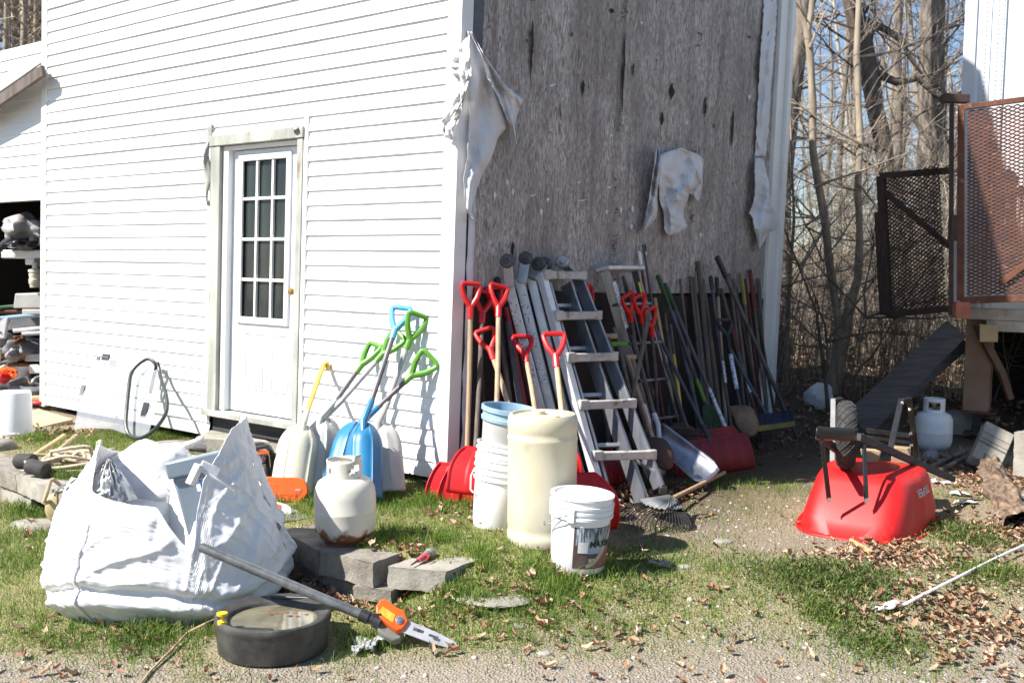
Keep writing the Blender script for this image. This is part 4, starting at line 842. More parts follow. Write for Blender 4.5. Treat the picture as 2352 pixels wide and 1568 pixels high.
def propane(label, base, D, H, m, rusty, tilt=V((0, 0, 1)), face=0.0, cut=True):
    t = thing('propane_tank', label, 'gas tank', base)
    r = D / 2; hb = H * .74; T = Matrix.Translation(base) @ V((0, 0, 1)).rotation_difference(tilt).to_matrix().to_4x4()
    pr = [(.001, .010), (r * .5, .012), (r * .80, .03), (r * .95, .068), (r, .11), (r, hb * .5 - .004), (r * 1.008, hb * .5), (r, hb * .5 + .004), (r, hb - .095), (r * .965, hb - .055), (r * .86, hb - .022), (r * .66, hb - .004), (r * .4, hb + .004), (.001, hb + .006)]
    part('body', MB().lathe(pr, 40, T, cap=False), m, t, smooth=60)
    part('foot_ring', MB().lathe([(r * .68, 0), (r * .70, .0), (r * .70, .055), (r * .68, .055)], 32, T), M_rust if rusty else M_galv, t)
    mb = MB(); rc = r * .55; hc = H - hb + .012; nn = 64   # collar with hand openings
    def P3(a, z): return T @ V((rc * math.cos(a), rc * math.sin(a), hb - .016 + z))
    lv = [0, .14, .30, .40, .52, .64, .76, .88, 1.0]
    def solid_(a, f):
        d = ((a - aC + PI) % (2 * PI)) - PI            # 0 faces the camera, positive to the viewer's right
        if cut:
            if -1.0 < d < -.8: return not .40 < f < .62
            if .25 < d < 1.0: return f < .40 or f > .64 or (.46 < f < .53 and d < .7)
            if abs(abs(d) - PI) < .6: return not .34 < f < .72
            return True
        return not ((abs(d) < .62 or abs(abs(d) - PI) < .6) and .30 < f < .76)
    aC = math.atan2((CAM - base).y, (CAM - base).x)
    for i in range(nn):
        a, c = 2 * PI * i / nn, 2 * PI * (i + 1) / nn
        for q in range(8):
            if solid_((a + c) / 2, (lv[q] + lv[q + 1]) / 2):
                top = 1 if (not cut or .62 < (((a + c) / 2 - aC + PI) % (2 * PI)) - PI < 1.35) else .80
                mb.add([P3(a, lv[q] * hc * top), P3(c, lv[q] * hc * top), P3(c, lv[q + 1] * hc * top), P3(a, lv[q + 1] * hc * top)], [(0, 1, 2, 3)])
    weld(mb)
    part('collar', mb, m, t, solid=.004, smooth=50)
    mb = MB(); mb.lathe([(.022, hb), (.022, hb + .02), (.014, hb + .025), (.014, hb + .055), (.026, hb + .06), (.026, hb + .075), (.004, hb + .08)], 14, T); mb.tube([T @ V((0, 0, hb + .035)), T @ V((.03, -.055, hb + .038))], .014, 10)
    part('valve', mb, mat('brass valve', (.45, .36, .20), (.34, .27, .15), rough=.4, metal=.7), t); return t
tk = gp(795, 1243); tk.z = .0
propane('rusty white propane tank standing on the grass edge above the retaining blocks', tk, .305, .45, tank_mat('rusted tank', (.66, .62, .54), True), True, unit(V((-.03, -.02, 1))))
t2 = gp(2141, 1036)
propane('clean white propane tank in the shade behind the overturned wheelbarrow', t2, .31, .46, tank_mat('tank enamel', (.70, .70, .69), False), False, cut=False)

# ================================================================ BARREL AND BUCKETS
bc = gp(1244, 1246); T = Matrix.Translation(bc) @ V((0, 0, 1)).rotation_difference(unit(V((-.012, 0, 1)))).to_matrix().to_4x4(); r = .178
br_ = thing('barrel', 'tall yellowed translucent plastic barrel with closed top and two bungs', 'barrel', bc)
pr = [(.001, .0), (r * .85, .0), (r * .97, .012), (r, .035), (r * 1.005, .06), (r * .985, .068), (r * .985, .10), (r * 1.0, .108), (r * .995, .25), (r * .995, .40), (r * 1.0, .535), (r * 1.012, .543), (r * 1.012, .555), (r * .99, .562), (r * .99, .585), (r * 1.005, .592), (r * 1.012, .63), (r * .985, .658), (r * .93, .672), (r * .88, .672), (r * .86, .660), (r * .5, .658), (.001, .658)]
part('body', MB().lathe(pr, 56, T, cap=False, wob=lambda a, z: .006 * noise.noise(V((math.cos(a) * 1.5, math.sin(a) * 1.5, z * 4)))), M_hdpe, br_, smooth=40)
for dx, dy in ((-.02, .07), (.085, -.02)):
    part('bung', MB().lathe([(.034, .656), (.034, .676), (.026, .680), (.024, .672), (.001, .672)], 20, T @ Matrix.Translation((dx, dy, 0))), M_hdpe, br_)
mb = MB(); mb.grid([[T @ V((r * k * math.cos(a), r * k * math.sin(a), .662 + .012 * math.sin(PI * j / 4))) for j, k in enumerate((.45, .6, .72, .84, .9))] for a in np.linspace(-.9, .35, 12)]); part('handle_ridge', mb, M_hdpe, br_, solid=.006)
def pail_prof(D0, D1, H, rings=(), lip=.006):
    p = [(.001, .0), (D0 / 2 - .006, 0), (D0 / 2, .008)]; R_ = lambda z: D0 / 2 + (D1 - D0) / 2 * z / H
    z = .02
    for z0, z1, e in sorted(rings): p += [(R_(z0 - .002), z0 - .002), (R_(z0) + e, z0 + .002), (R_(z1) + e, z1 - .002), (R_(z1 + .002), z1 + .002)]
    p += [(R_(H - .012), H - .012), (R_(H) + lip, H - .010), (R_(H) + lip, H), (R_(H) - .003, H), (R_(H * .5) - .004, H * .5), (R_(.02) - .004, .012), (.001, .012)]
    return p
def bail(mb, T, rad, z, drop, a0=0, sweep=PI, r=.0028, sgn=1):
    pts = []
    for i in range(19):
        a = PI * i / 18; pts.append(T @ V((rad * math.cos(a), sgn * -rad * math.sin(a) * math.cos(drop), z - rad * math.sin(a) * math.sin(drop))))
    mb.tube(pts, r, 6)
# lidded bucket with label
bk = gp(1326, 1300, .0); tl = unit(V((.045, -.03, 1))); T = Matrix.Translation(bk) @ V((0, 0, 1)).rotation_difference(tl).to_matrix().to_4x4()
bt = thing('bucket', 'white lidded paint bucket with brown and tan label, tilted in front of the barrel', 'bucket', bk)
H, D0, D1 = .365, .262, .298
part('body', MB().lathe(pail_prof(D0, D1, H, ((.205 + .055, .222 + .055, .011), (.243 + .045, .258 + .045, .010), (.30 + .015, .328, .010))), 56, T, cap=False), M_white, bt, smooth=40)
part('lid', MB().lathe([(.146, .352), (.150, .358), (.150, .366), (.138, .368), (.134, .356), (.120, .355), (.118, .362), (.04, .363), (.038, .366), (.001, .366)], 48, T, cap=False), M_white, bt, smooth=40)
mb = MB(); aF = math.atan2(CAM.y - bk.y, CAM.x - bk.x)   # angle that faces the camera
RZ = Matrix.Rotation(aF, 4, 'Z'); TT = T @ RZ             # local +X faces the camera, +Y is screen right
pts = []
for i in range(17):
    a = PI * i / 16 - PI / 2; pts.append(TT @ V((.155 * math.cos(a) * .8, -.05 + .158 * math.sin(a) * 1.0, .285 - .155 * math.cos(a) * .75)))
mb = MB(); A1, A2 = TT @ V((.1546 * math.cos(-.28), .1546 * math.sin(-.28), .295)), TT @ V((.185 * math.cos(-1.2), .185 * math.sin(-1.2), .22))
A3 = TT @ V((.16 * math.cos(-2.3), .16 * math.sin(-2.3), .285)); mb.tube([A1, (A1 + A2) / 2 + V((-.004, -.006, .006)), A2], .0028, 6); mb.tube([A2, (A2 + A1) / 2 + V((-.01, 0, -.024)), A1 + (A2 - A1) * .28 + V((0, 0, -.038)), A1 + V((0, 0, -.022))], .0024, 6); mb.lathe([(.006, -.012), (.006, .012)], 8, Matrix.Translation(A2)); part('bail', mb, M_galv, bt)
def cylpatch(mb, TT, a0, a1, z0, z1, off, k=14, shape=None):
    R_ = lambda z: D0 / 2 + (D1 - D0) / 2 * z / H + off
    G = []
    for j in range(11):
        row = []
        for i in range(k + 1):
            f, g = i / k, j / 10; a = a0 + (a1 - a0) * f; z = z0 + (z1 - z0) * g
            if shape: a, z = shape(f, g)
            row.append(TT @ V((R_(z) * math.cos(a), R_(z) * math.sin(a), z)))
        G.append(row)
    return mb.grid(G)
mb = MB(); cylpatch(mb, TT, -.42, -.20, .25, .315, .012, 6); part('ear', mb, M_white, bt, solid=.008)
# label: dark brown ground, blue grey deck picture, tan swoosh, red brown corner, white sticker
part('label', cylpatch(MB(), TT, -.20, 1.45, .03, .232, .0012, 24), mat('brown label print', (.055, .035, .03), (.11, .085, .08), scale=14, rough=.45, stretch=(1, 1, .5)), bt)
part('label_picture', cylpatch(MB(), TT, -.12, 1.4, .145, .230, .0018, 20), mat('deck picture print', (.07, .07, .08), (.40, .48, .56), scale=30, rough=.45, stretch=(3, 3, .35), lo=.45, hi=.60), bt)
part('label_picture', cylpatch(MB(), TT, .30, 1.0, .105, .150, .0022, 14), mat('pale blue print', (.36, .42, .52), (.30, .35, .45), scale=20, rough=.45, stretch=(1, 1, 6)), bt)
def sw(f, g): return (.28 + 1.15 * f ** .8 - (0 if g < .5 else 0), .035 + .16 * f ** 1.35 + (g - .0) * (.018 + .055 * f ** 1.2))
part('label_swoosh', cylpatch(MB(), TT, 0, 1, 0, 1, .0026, 20, sw), mat('tan print', (.50, .44, .32), (.46, .40, .29), rough=.45), bt)
part('label_corner', cylpatch(MB(), TT, 0, 1, 0, 1, .0024, 16, lambda f, g: (.50 + .9 * f, .035 + g * (.10 * f ** .9 + .02))), mat('red brown print', (.34, .15, .12), (.25, .10, .085), scale=25, rough=.45), bt)
part('sticker', cylpatch(MB(), TT, -.04, .30, .108, .162, .0032, 8), mat('white sticker', (.56, .56, .57), (.50, .50, .51), scale=60, rough=.5), bt)
part('sticker', cylpatch(MB(), TT, .36, .58, .062, .082, .0034, 6), mat('cream sticker', (.58, .53, .44), (.30, .26, .22), scale=90, rough=.5, lo=.52, hi=.56), bt)
mb = MB(); tx = MB(); text_into(tx, 'MAXIMUM', .042, (0, 0, 0), (1, 0, 0), (0, 1, 0), bold=.0012)
R_ = lambda z: D0 / 2 + (D1 - D0) / 2 * z / H + .0040
xs = [p.x for p in tx.v]; x0 = min(xs); mb.add([TT @ V((R_(.16 + p.y) * math.cos(.36 + (p.x - x0) / .142), R_(.16 + p.y) * math.sin(.36 + (p.x - x0) / .142), .150 + p.y)) for p in tx.v], tx.f); part('label_text', mb, M_gloss, bt, smooth=0)
# stacked white bucket with a pale blue topped grey pail in it
b2 = P(1138, 1212, 5.46); st = unit(V((.012, .02, 1))); T2 = Matrix.Translation(b2) @ V((0, 0, 1)).rotation_difference(unit(V((.10, .05, 1)))).to_matrix().to_4x4()
t = thing('bucket', 'lowest white bucket of the nested stack standing on the grass left of the barrel', 'bucket', b2)
part('body', MB().lathe(pail_prof(.255, .300, .38, ((.262, .276, .009), (.296, .310, .009), (.330, .344, .009))), 48, T2, cap=False), M_white, t, smooth=40)
mb = MB(); mb.tube([T2 @ V((-.150 * math.cos(a) - .0, -.150 * math.sin(a) - .02 * 0, .31)) for a in (0.0,)] + [T2 @ V((-.165, -.03, .27)), T2 @ V((-.158, -.05, .20)), T2 @ V((-.140, -.08, .19))], .004, 6); part('bail', mb, M_white, t)
tw = thing('bucket', 'second white bucket nested in the ribbed stack base, only its ringed top showing', 'bucket', T2 @ V((0, 0, .085)))
part('body', MB().lathe(pail_prof(.25, .300, .38, ((.262, .276, .009), (.300, .314, .009), (.338, .352, .009))), 48, T2 @ Matrix.Translation((0, 0, .085)), cap=False), M_white, tw, smooth=40)
b3 = T2 @ V((0, 0, .30)); T3 = Matrix.Translation(b3) @ V((0, 0, 1)).rotation_difference(unit(V((.11, -.03, 1)))).to_matrix().to_4x4()
t = thing('bucket', 'dusty grey pail with pale blue rim standing up out of the white bucket stack', 'bucket', b3)
part('body', MB().lathe(pail_prof(.24, .292, .36, ()), 48, T3, cap=False), mat('dusty grey plastic', (.46, .46, .45), (.38, .38, .37), scale=7, rough=.6), t, smooth=40)
part('rim', MB().lathe([(.1415, .285), (.150, .288), (.152, .305), (.145, .309), (.146, .335), (.156, .339), (.157, .362), (.150, .364), (.144, .360)], 48, T3, cap=False), M_ltblue, t, smooth=40)
part('liner', MB().lathe([(.1425, .362), (.132, .28), (.112, .06), (.001, .06)], 40, T3, cap=False), M_ltblue, t)
# upturned white bucket on the left edge
b4 = P(31, 1003, 8.0); t = thing('bucket', 'white bucket standing upside down at the left edge before the shed', 'bucket', b4)
T4 = Matrix.Translation(b4)
part('body', MB().lathe([(.155, .0), (.155, .015), (.148, .02), (.150, .045), (.143, .05), (.140, .07), (.134, .345), (.128, .36), (.118, .357), (.001, .357)], 44, T4, cap=False), M_white, t, smooth=40)

# ================================================================ BULK BAG WITH GREY BIN
Z0 = -.235; BY = 4.77
zz = [-.24, -.15, -.05, .05, .15, .25, .35, .45, .55, .65]
xl = [172, 148, 132, 127, 138, 154, 186, 222, 250, 285]; xr = [622, 642, 655, 655, 642, 620, 600, 578, 562, 550]
def hw(z): return P(float(np.interp(z, zz, xl)), 1200, BY).x, P(float(np.interp(z, zz, xr)), 1200, BY).x
TH = [0, 20, 40, 58, 74, 100, 128, 150, 172, 198, 214, 226, 240, 258, 276, 287, 292, 297, 303, 316, 330, 345, 360]
HH = [.635, .645, .635, .54, .43, .39, .43, .44, .48, .55, .54, .48, .36, .335, .31, .16, .12, .30, .42, .50, .575, .62, .635]
bag = thing('bulk_bag', 'big crumpled white woven bulk bag sagging open in the foreground', 'bag', P(390, 1400, BY))
def bagpt(th, v, inner=0):
    a = R(th); H_ = float(np.interp(th % 360, TH, HH)); z = Z0 + (H_ - Z0) * v
    x0, x1 = hw(z); rx = (x1 - x0) / 2; cx = (x0 + x1) / 2; ry = .47 * (1 - .28 * sstep(-.1, .6, z)) * (.86 + .14 * sstep(-.23, -.1, z))
    c, s = math.cos(a), math.sin(a); e = 2 / 2.5; sx = math.copysign(abs(c) ** e, c); sy = math.copysign(abs(s) ** e, s)
    q = V((c * 1.7, s * 1.7, z * 2.2)); f = .035 * noise.noise(q * 1.6 + V((3, 1, 5)))
    # crumpled cloth: sharp crests from stretched cell noise, pulled folds towards the rim points, slack rolls at the foot
    # long soft creases
    xx, yy = (th - 270) / 57.3 * .5, z
    gate = lambda sd: .35 + .65 * sstep(-.25, .35, noise.noise(V((xx * 2.5, yy * 2.5, sd))))
    k = .030 * fold(xx, yy, .45, .55, .11, 2) * gate(11) + .024 * fold(xx, yy, -.75, .5, .085, 5) * gate(12) + .014 * fold(xx, yy, 1.35, .45, .05, 8) * gate(13) + .009 * fold(xx, yy, .1, .3, .032, 14) * gate(15) + .006 * fold(xx, yy, -.4, .2, .02, 17)
    k += .022 * (noise.noise(V((xx * 3.4, yy * 3.4, 31)))) - .012
    zf = -.13 + .035 * math.sin(R(th) * 3 + .6) + .02 * noise.noise(V((c * 4, s * 4, 1)))
    g = .045 * math.exp(-((z - zf) / .035) ** 2) - .050 * math.exp(-((z - zf - .055) / .018) ** 2) + .03 * math.exp(-((z - zf - .10) / .03) ** 2)
    sc = 1 + f + (k * 1.05 - .02) * (1 - .7 * sstep(.85, 1, v)) + g - inner
    return V((cx + sx * rx * sc, BY + sy * ry * sc, z + .006 * noise.noise(q * 6)))
G = [[bagpt(360 * i / 400, min(1, j / 120)) for i in range(401)] for j in range(121)]
mb = MB(); mb.grid(G); part('bag_body', mb, M_bag, bag, solid=.003, smooth=60)
mb = MB(); mb.grid([[bagpt(th, v) + V((0, -.012, 0)) for v in np.linspace(.04, .80, 20)] for th in (246.5, 247.8)]); part('seam', mb, mat('bag seam', (.70, .70, .71), (.62, .62, .63), rough=.7), bag, solid=.004)
# folded corner strap on the right flap and a strap end behind
mb = MB(); mb.beam(P(436, 1112, 4.34), P(458, 1066, 4.36), .03, .05, V((1, 0, .2))); mb.beam(P(460, 1068, 4.36), P(502, 1088, 4.39), .05, .012, V((0, .3, 1))); mb.beam(P(470, 1083, 4.35), P(540, 1128, 4.39), .012, .008, V((0, 0, 1))); part('lifting_strap', mb, M_bag, bag, bevel=.004)
mb = MB(); mb.grid([[P(396 + 6 * i, 1043 - 4.2 * i + 16 * j - 5 * math.sin(i * .4), 5.25 + .02 * j) for j in (0, 1)] for i in range(13)]); part('lifting_strap', mb, M_bag, bag, solid=.008)
mb = MB(); G = []                                  # folded triangular lobe on the left and the slack back of the bag inside
for i in range(25):
    f = i / 24; a, c = (246 - 84 * f ** .8, 1054 + 118 * f), (250 + 66 * f ** .75, 1054 + 92 * f); row = []
    for j in range(25):
        v = j / 24; px, py = a[0] * (1 - v) + c[0] * v, a[1] * (1 - v) + c[1] * v; bl_ = math.sin(PI * v)
        row.append(P(px, py, 4.54 - .16 * f * bl_ ** .6 + .10 * abs(v - .5) - .05 * fold(px * .008, py * .008, 1.3 - v, .5, .16, 4) + .09 * f * f))
    G.append(row)
mb.grid(G); part('folded_lobe', mb, M_bag, bag, solid=.003, smooth=60)
mb = MB(); mb.ball((0, 0, 0), (1, 1, 1), 22); c0_ = P(352, 1112, 4.98); mb.v = [c0_ + V((p.x * .24, p.y * .17, p.z * .20)) * (1 + .22 * noise.noise(p * 1.6) + .10 * fold(p.x, p.z, .5, .8, .22, 6)) for p in mb.v]; part('slack_fold', mb, M_bag, bag, smooth=60)
# heap of stuff hint: inner liner so the inside is not hollow
mb = MB(); mb.grid([[bagpt(360 * i / 60, .62, inner=(1 - j / 6) * .96 + .04) + V((0, 0, .04 * noise.noise(V((i * .4, j, 1))))) for i in range(61)] for j in range(7)]); part('bag_liner', mb, M_bag, bag, smooth=80)
# grey bin standing in the bag
bn = thing('plastic_bin', 'grey plastic bin with a white paper label stuck inside the bulk bag', 'bin', P(440, 1190, 4.8))
bx = unit(V((.97, .12, .22))); bz = unit(V((-.10, .10, 1))); bz = unit(bz - bx * bz.dot(bx)); by = bz.cross(bx)
c = P(386, 1062, 4.58); W_, Dp, Hh = .235, .22, .36
qb = lambda u, d, h: c + bx * u + by * d - bz * h
mb = MB(); mb.hexa([qb(.015, .02, Hh), qb(W_ - .03, .02, Hh), qb(W_ - .03, Dp, Hh), qb(.015, Dp, Hh)], [qb(.003, .0, .07), qb(W_ - .01, .0, .07), qb(W_ - .01, Dp, .07), qb(.01, Dp, .07)])
M_bin = mat('grey bin plastic', (.20, .24, .285), (.175, .215, .26), scale=4, rough=.4); part('body', mb, M_bin, bn, bevel=.012)
mb = MB(); mb.hexa([qb(-.01, -.018, .075), qb(W_ + .01, -.018, .075), qb(W_ + .01, Dp, .075), qb(-.01, Dp, .075)], [qb(-.015, -.022, 0), qb(W_ + .015, -.022, 0), qb(W_ + .015, Dp, 0), qb(-.015, Dp, 0)]); part('rim', mb, M_bin, bn, bevel=.008)
lab = lambda u, h: qb(u, .0035 + (h - .07) * .03 / (Hh - .07) - .006, h)
part('paper_label', MB().add([lab(.10, .225), lab(.20, .225), lab(.20, .10), lab(.10, .10)], [(0, 1, 2, 3)]), mat('paper label', (.62, .63, .68), (.52, .54, .60), scale=70, rough=.6), bn, solid=.001)
part('label_stripe', MB().add([lab(.118, .150) - by * .002, lab(.124, .150) - by * .002, lab(.124, .105) - by * .002, lab(.118, .105) - by * .002], [(0, 1, 2, 3)]), mat('blue print', (.06, .13, .45), rough=.5), bn, solid=.001)
part('label_stripe', MB().add([lab(.116, .218) - by * .002, lab(.130, .218) - by * .002, lab(.130, .185) - by * .002, lab(.116, .185) - by * .002], [(0, 1, 2, 3)]), mat('green print', (.05, .42, .16), rough=.5), bn, solid=.001)

# ================================================================ RETAINING BLOCKS AND STONES
BG = 'concrete retaining blocks edging the raised grass'
def block(label, a, b, dep, h, ztop, m=None, name='concrete_block', group=BG, rough=.006, inward=None):
    """a,b: front top edge ends (world), dep: depth away from the viewer"""
    a = V((a.x, a.y, ztop)); b = V((b.x, b.y, ztop)); u = unit(b - a); v = V((-u.y, u.x, 0)) if inward is None else inward
    L = (b - a).length; nx, ny, nz = max(3, int(L / .03)), max(3, int(dep / .04)), max(3, int(h / .025)); mb = MB()
    pt = lambda i, j, k: a + u * (L * i) + v * (dep * j) - V((0, 0, h * (1 - k)))
    def face(f, n1, n2, roughness):
        G = []
        for i in range(n1 + 1):
            row = []
            for j in range(n2 + 1):
                p = f(i / n1, j / n2); row.append(p + V((noise.noise(p * 19), noise.noise(p * 19 + V((7, 0, 0))), noise.noise(p * 19 + V((0, 9, 0))))) * roughness)
            G.append(row)
        mb.grid(G)
    face(lambda s, q: pt(s, 0, q), nx, nz, rough * 1.5); face(lambda s, q: pt(s, q, 1), nx, ny, rough * .5); face(lambda s, q: pt(0, 1 - s, q), ny, nz, rough); face(lambda s, q: pt(1, s, q), ny, nz, rough); face(lambda s, q: pt(1 - s, 1, q), nx, nz, rough)
    return solo(name, mb, m or M_conc, label, 'block', group, smooth=28)
e = lambda px, py: gp(px, py)
def tz(px, py, z): r = ray(px, py); return CAM + r * ((z - CAM.z) / r.z)
block('dark rough faced top block at the left end beside the black mallets', tz(-90, 1040, .01), tz(37, 1090, .01), .22, .11, .01)
block('pale smooth faced top block below the rope coil', tz(38, 1090, .01), tz(118, 1124, .01), .22, .11, .01, M_concl)
block('top block mostly hidden behind the tan chainsaw', tz(119, 1124, .005), tz(215, 1165, .005), .22, .11, .005)
block('lower course block at the far left edge', tz(-80, 1075, -.105), tz(2, 1112, -.105), .2, .11, -.105, M_concl)
block('pale lower course block beside the green clump of weeds', tz(3, 1112, -.105), tz(70, 1140, -.105), .2, .12, -.105, M_concl)
block('block behind the bulk bag under the saw bar', tz(520, 1150, -.0), tz(638, 1200, -.0), .22, .11, -.0)
block('shaded block just right of the bulk bag', tz(639, 1216, -.0), tz(731, 1264, -.0), .20, .115, -.0)
block('block with a chipped sunlit face below the rusty tank', tz(733, 1265, -.0), tz(857, 1292, -.0), .21, .115, -.0)
block('dark lower course block under the shaded one', tz(640, 1262, -.116), tz(742, 1316, -.116), .2, .11, -.116)
block('dark lower course block under the chipped one', tz(744, 1316, -.116), tz(820, 1334, -.116), .2, .10, -.116)
sb = block('separate wide grey block with the hose nozzle lying on it', tz(890, 1300, -.02), tz(1024, 1312, -.02), .30, .10, -.02, M_concl, inward=unit(tz(1116, 1278, -.02) - tz(1026, 1312, -.02)))
block('thin block half buried just left under the wide grey block', tz(812, 1345, -.12), tz(900, 1356, -.12), .18, .06, -.12, group=BG)
def stone(label, px, py, rx, ry, rz, m=None, zr=0, cat_='stone', name='flat_stone', dz=0, seed=0):
    c = gp(px, py, dz); mb = MB(); mb.ball((0, 0, 0), (rx, ry, rz), 10); rot = Matrix.Rotation(zr, 3, 'Z')
    mb.v = [c + rot @ V((p.x * (1 + .22 * noise.noise(p * (2.2 / rx) * .5 + V((seed, 0, 0)))), p.y * (1 + .22 * noise.noise(p * (2.2 / rx) * .5 + V((0, seed, 3)))), max(-.02, min(rz * .72, p.z * (1 + .2 * noise.noise(p * 9 + V((seed, 5, 0)))))))) for p in mb.v]
    return solo(name, mb, m or M_stone, label, cat_, smooth=50)
stone('flat grey stone in the grass left of the bulk bag', 92, 1206, .19, .12, .035, seed=1)
stone('flat pale stone sunk in the grass right of the wide grey block', 1130, 1377, .17, .10, .02, M_concl, seed=2)
stone('flat paving stone before the doorstep behind the bulk bag', 425, 1026, .28, .2, .05, seed=3)
stone('small dark block end at the left edge beside the upturned bucket', 2, 1030, .10, .12, .09, M_conc, seed=4)
stone('grey stone embedded in the path right of the lidded bucket', 1660, 1245, .06, .035, .02, seed=5)
stone('pale stone lying beside the glove in the bucket shadow', 1572, 1304, .045, .03, .02, M_concl, seed=6)
stone('rounded dark boulder behind the clean propane tank', 2205, 990, .22, .2, .26, M_stone, seed=7)
stone('grey stone in the bottom gravel right of the pole saw', 1190, 1398 + 40, .035, .028, .012, M_conc, seed=8)
stone('flat stone leaning on gravel at the bottom centre', 1250, 1500, .03, .025, .012, M_concl, seed=9)
# doorstep slab
d0 = wl(435, 1000, .42); mb = MB()
zt = .11; f1, f2 = tz(448, 1003, zt), tz(640, 1012, zt); bk1, bk2 = BL(2.40, 0, .02), BL(1.45, 0, .02)
q4 = lambda z: [V((f1.x, f1.y, z)), V((f2.x, f2.y, z)), V((bk2.x, bk2.y, z)), V((bk1.x, bk1.y, z))]
mb.hexa(q4(-.06), q4(zt)); solo('doorstep', mb, M_concl, 'worn concrete doorstep slab under the glazed door', 'step', bevel=.012)

# ================================================================ POLE SAW, DRAIN PAN
ps = thing('pole_saw', 'pole saw with long grey pole out of the bag, orange head and worn bar', 'pole saw', P(900, 1425, 4.2))
p0, p1 = P(476, 1262, 4.32), P(838, 1414, 4.18); dd = unit(p1 - p0)
mb = MB(); mb.tube([p0 - dd * .03, p0, p1], .0205, 16); part('pole', mb, mat('grooved grey pole', (.10, .105, .11), (.16, .165, .17), scale=20, rough=.35, metal=.4), ps)
mb = MB(); mb.tube([p1 - dd * .02, p1 + dd * .02, p1 + dd * .021, p1 + dd * .045, p1 + dd * .046, p1 + dd * .075], [.027, .027, .022, .022, .03, .03], 12); mb.box(p1 + dd * .06 + V((0, -.01, .03)), (.03, .02, .02)); part('lock_collar', mb, M_black, ps)
h0 = p1 + dd * .08; h1 = P(868, 1428, 4.17); part('gear_tube', MB().tube([h0 - dd * .02, h1], [.019, .017], 12), M_galv, ps)
hu = unit(P(940, 1455, 4.18) - P(862, 1410, 4.2)); hn = unit(V((.06, -.62, .78))); hs = hn.cross(hu)
hc = P(898, 1420, 4.17)
out = [(-.075, .048), (-.055, .060), (.0, .052), (.03, .060), (.074, .022), (.070, -.024), (.052, -.042), (-.01, -.034), (-.06, -.022), (-.078, .01)]
part('head_cover', MB().poly([hc + hu * a + hs * b for a, b in out], hn, .035), M_orange, ps, bevel=.007)
part('head_label', MB().poly([hc + hu * a + hs * b + hn * .0185 for a, b in ((-.055, -.012), (.02, -.022), (.012, .016), (-.05, .02))], hn, .001), mat('yellow print', (.75, .45, .05), (.65, .3, .03), scale=60, rough=.5), ps)
mb = MB(); MK = Matrix.Translation(hc + hu * .035 + hs * .004 + hn * .017) @ V((0, 0, 1)).rotation_difference(hn).to_matrix().to_4x4(); mb.lathe([(.014, 0), (.014, .006), (.006, .008), (.001, .008)], 14, MK); mb.lathe([(.02, -.002), (.02, .001)], 14, MK); part('bar_nut', mb, M_chrome, ps)
part('motor_housing', MB().poly([hc + hu * a + hs * b - hn * .035 for a, b in ((-.08, .03), (.06, .03), (.075, -.05), (.05, -.075), (-.02, -.07), (-.07, -.03))], hn, .04), mat('grey green housing', (.20, .20, .17), (.15, .15, .13), rough=.6), ps, bevel=.008)
b0, b1 = hc + hu * .06 + hn * .0, P(1050, 1485, 4.13); bu = unit(b1 - b0); bs = hn.cross(bu); bs = unit(bs); Lb = (b1 - b0).length
out = [(0, -.030), (Lb * .55, -.027), (Lb * .9, -.018), (Lb * .98, -.010), (Lb, 0), (Lb * .98, .011), (Lb * .9, .019), (Lb * .55, .028), (0, .031)]
part('guide_bar', MB().poly([b0 + bu * a + bs * b for a, b in out], hn, .005), M_bar, ps)
mb = MB()
for a, w_, h_ in ((.18, .03, .008), (.26, .025, .008), (.47, .04, .006), (.56, .03, .007)): mb.poly([b0 + bu * (Lb * a + x) + bs * (y + (.004 if a < .5 else -.004)) + hn * .0035 for x, y in ((0, -h_), (w_, -h_ * .6), (w_, h_), (0, h_ * .8))], hn, .0008)
part('bar_marking', mb, M_greymet, ps)
mb = MB(); mb.lathe([(.008, 0), (.008, .002)], 12, Matrix.Translation(b1 - bu * .022 + hn * .003) @ V((0, 0, 1)).rotation_difference(hn).to_matrix().to_4x4()); part('nose_hole', mb, M_dark, ps)
mb = MB(); cp = []
for i in range(60):
    f = i / 59; cx_ = 900 - 92 * f + 8 * math.sin(i * .8); cy_ = 1440 + 26 * math.sin(f * 2.2) + 6 * math.cos(i * 1.1) + 22 * f * f
    cp.append(gp(cx_, cy_ + 8, .018 + .03 * (1 - f) + .012 * math.sin(i * 1.7)))
for k in range(30): a = k * .75; cp.append(gp(838 + 26 * math.cos(a) * (1 - k / 70), 1474 + 12 * math.sin(a * 1.1) + k * .2, .016 + .010 * math.sin(k * 1.3)))
for i in range(len(cp) - 1): mb.beam(cp[i], cp[i] + (cp[i + 1] - cp[i]) * .85, .014 if i % 2 else .008, .008, V((0, 0, 1)) if i % 3 else V((0, 1, .3)))
part('saw_chain', mb, M_bar, ps)
pc = gp(626, 1490); pc = P(626, 1528, 4.30); pc = V((P(628, 1420, 4.17).x, 4.17, gz(P(627, 1420, 4.28).x, 4.1) - .005))
pan = thing('drain_pan', 'round black oil drain pan with dirty water and a yellow cap before the bag', 'drain pan', pc)
rr_ = .238
def panw(a, z): return 0
T = Matrix.Translation(pc)
pr = [(.001, 0), (rr_ * .90, 0), (rr_ * .94, .008), (rr_ * .975, .10), (rr_ * .985, .118), (rr_ * 1.0, .126), (rr_ * 1.0, .140), (rr_ * .985, .149), (rr_ * .95, .153), (rr_ * .91, .150), (rr_ * .86, .143), (rr_ * .80, .139), (rr_ * .765, .132), (rr_ * .74, .108), (.001, .100)]
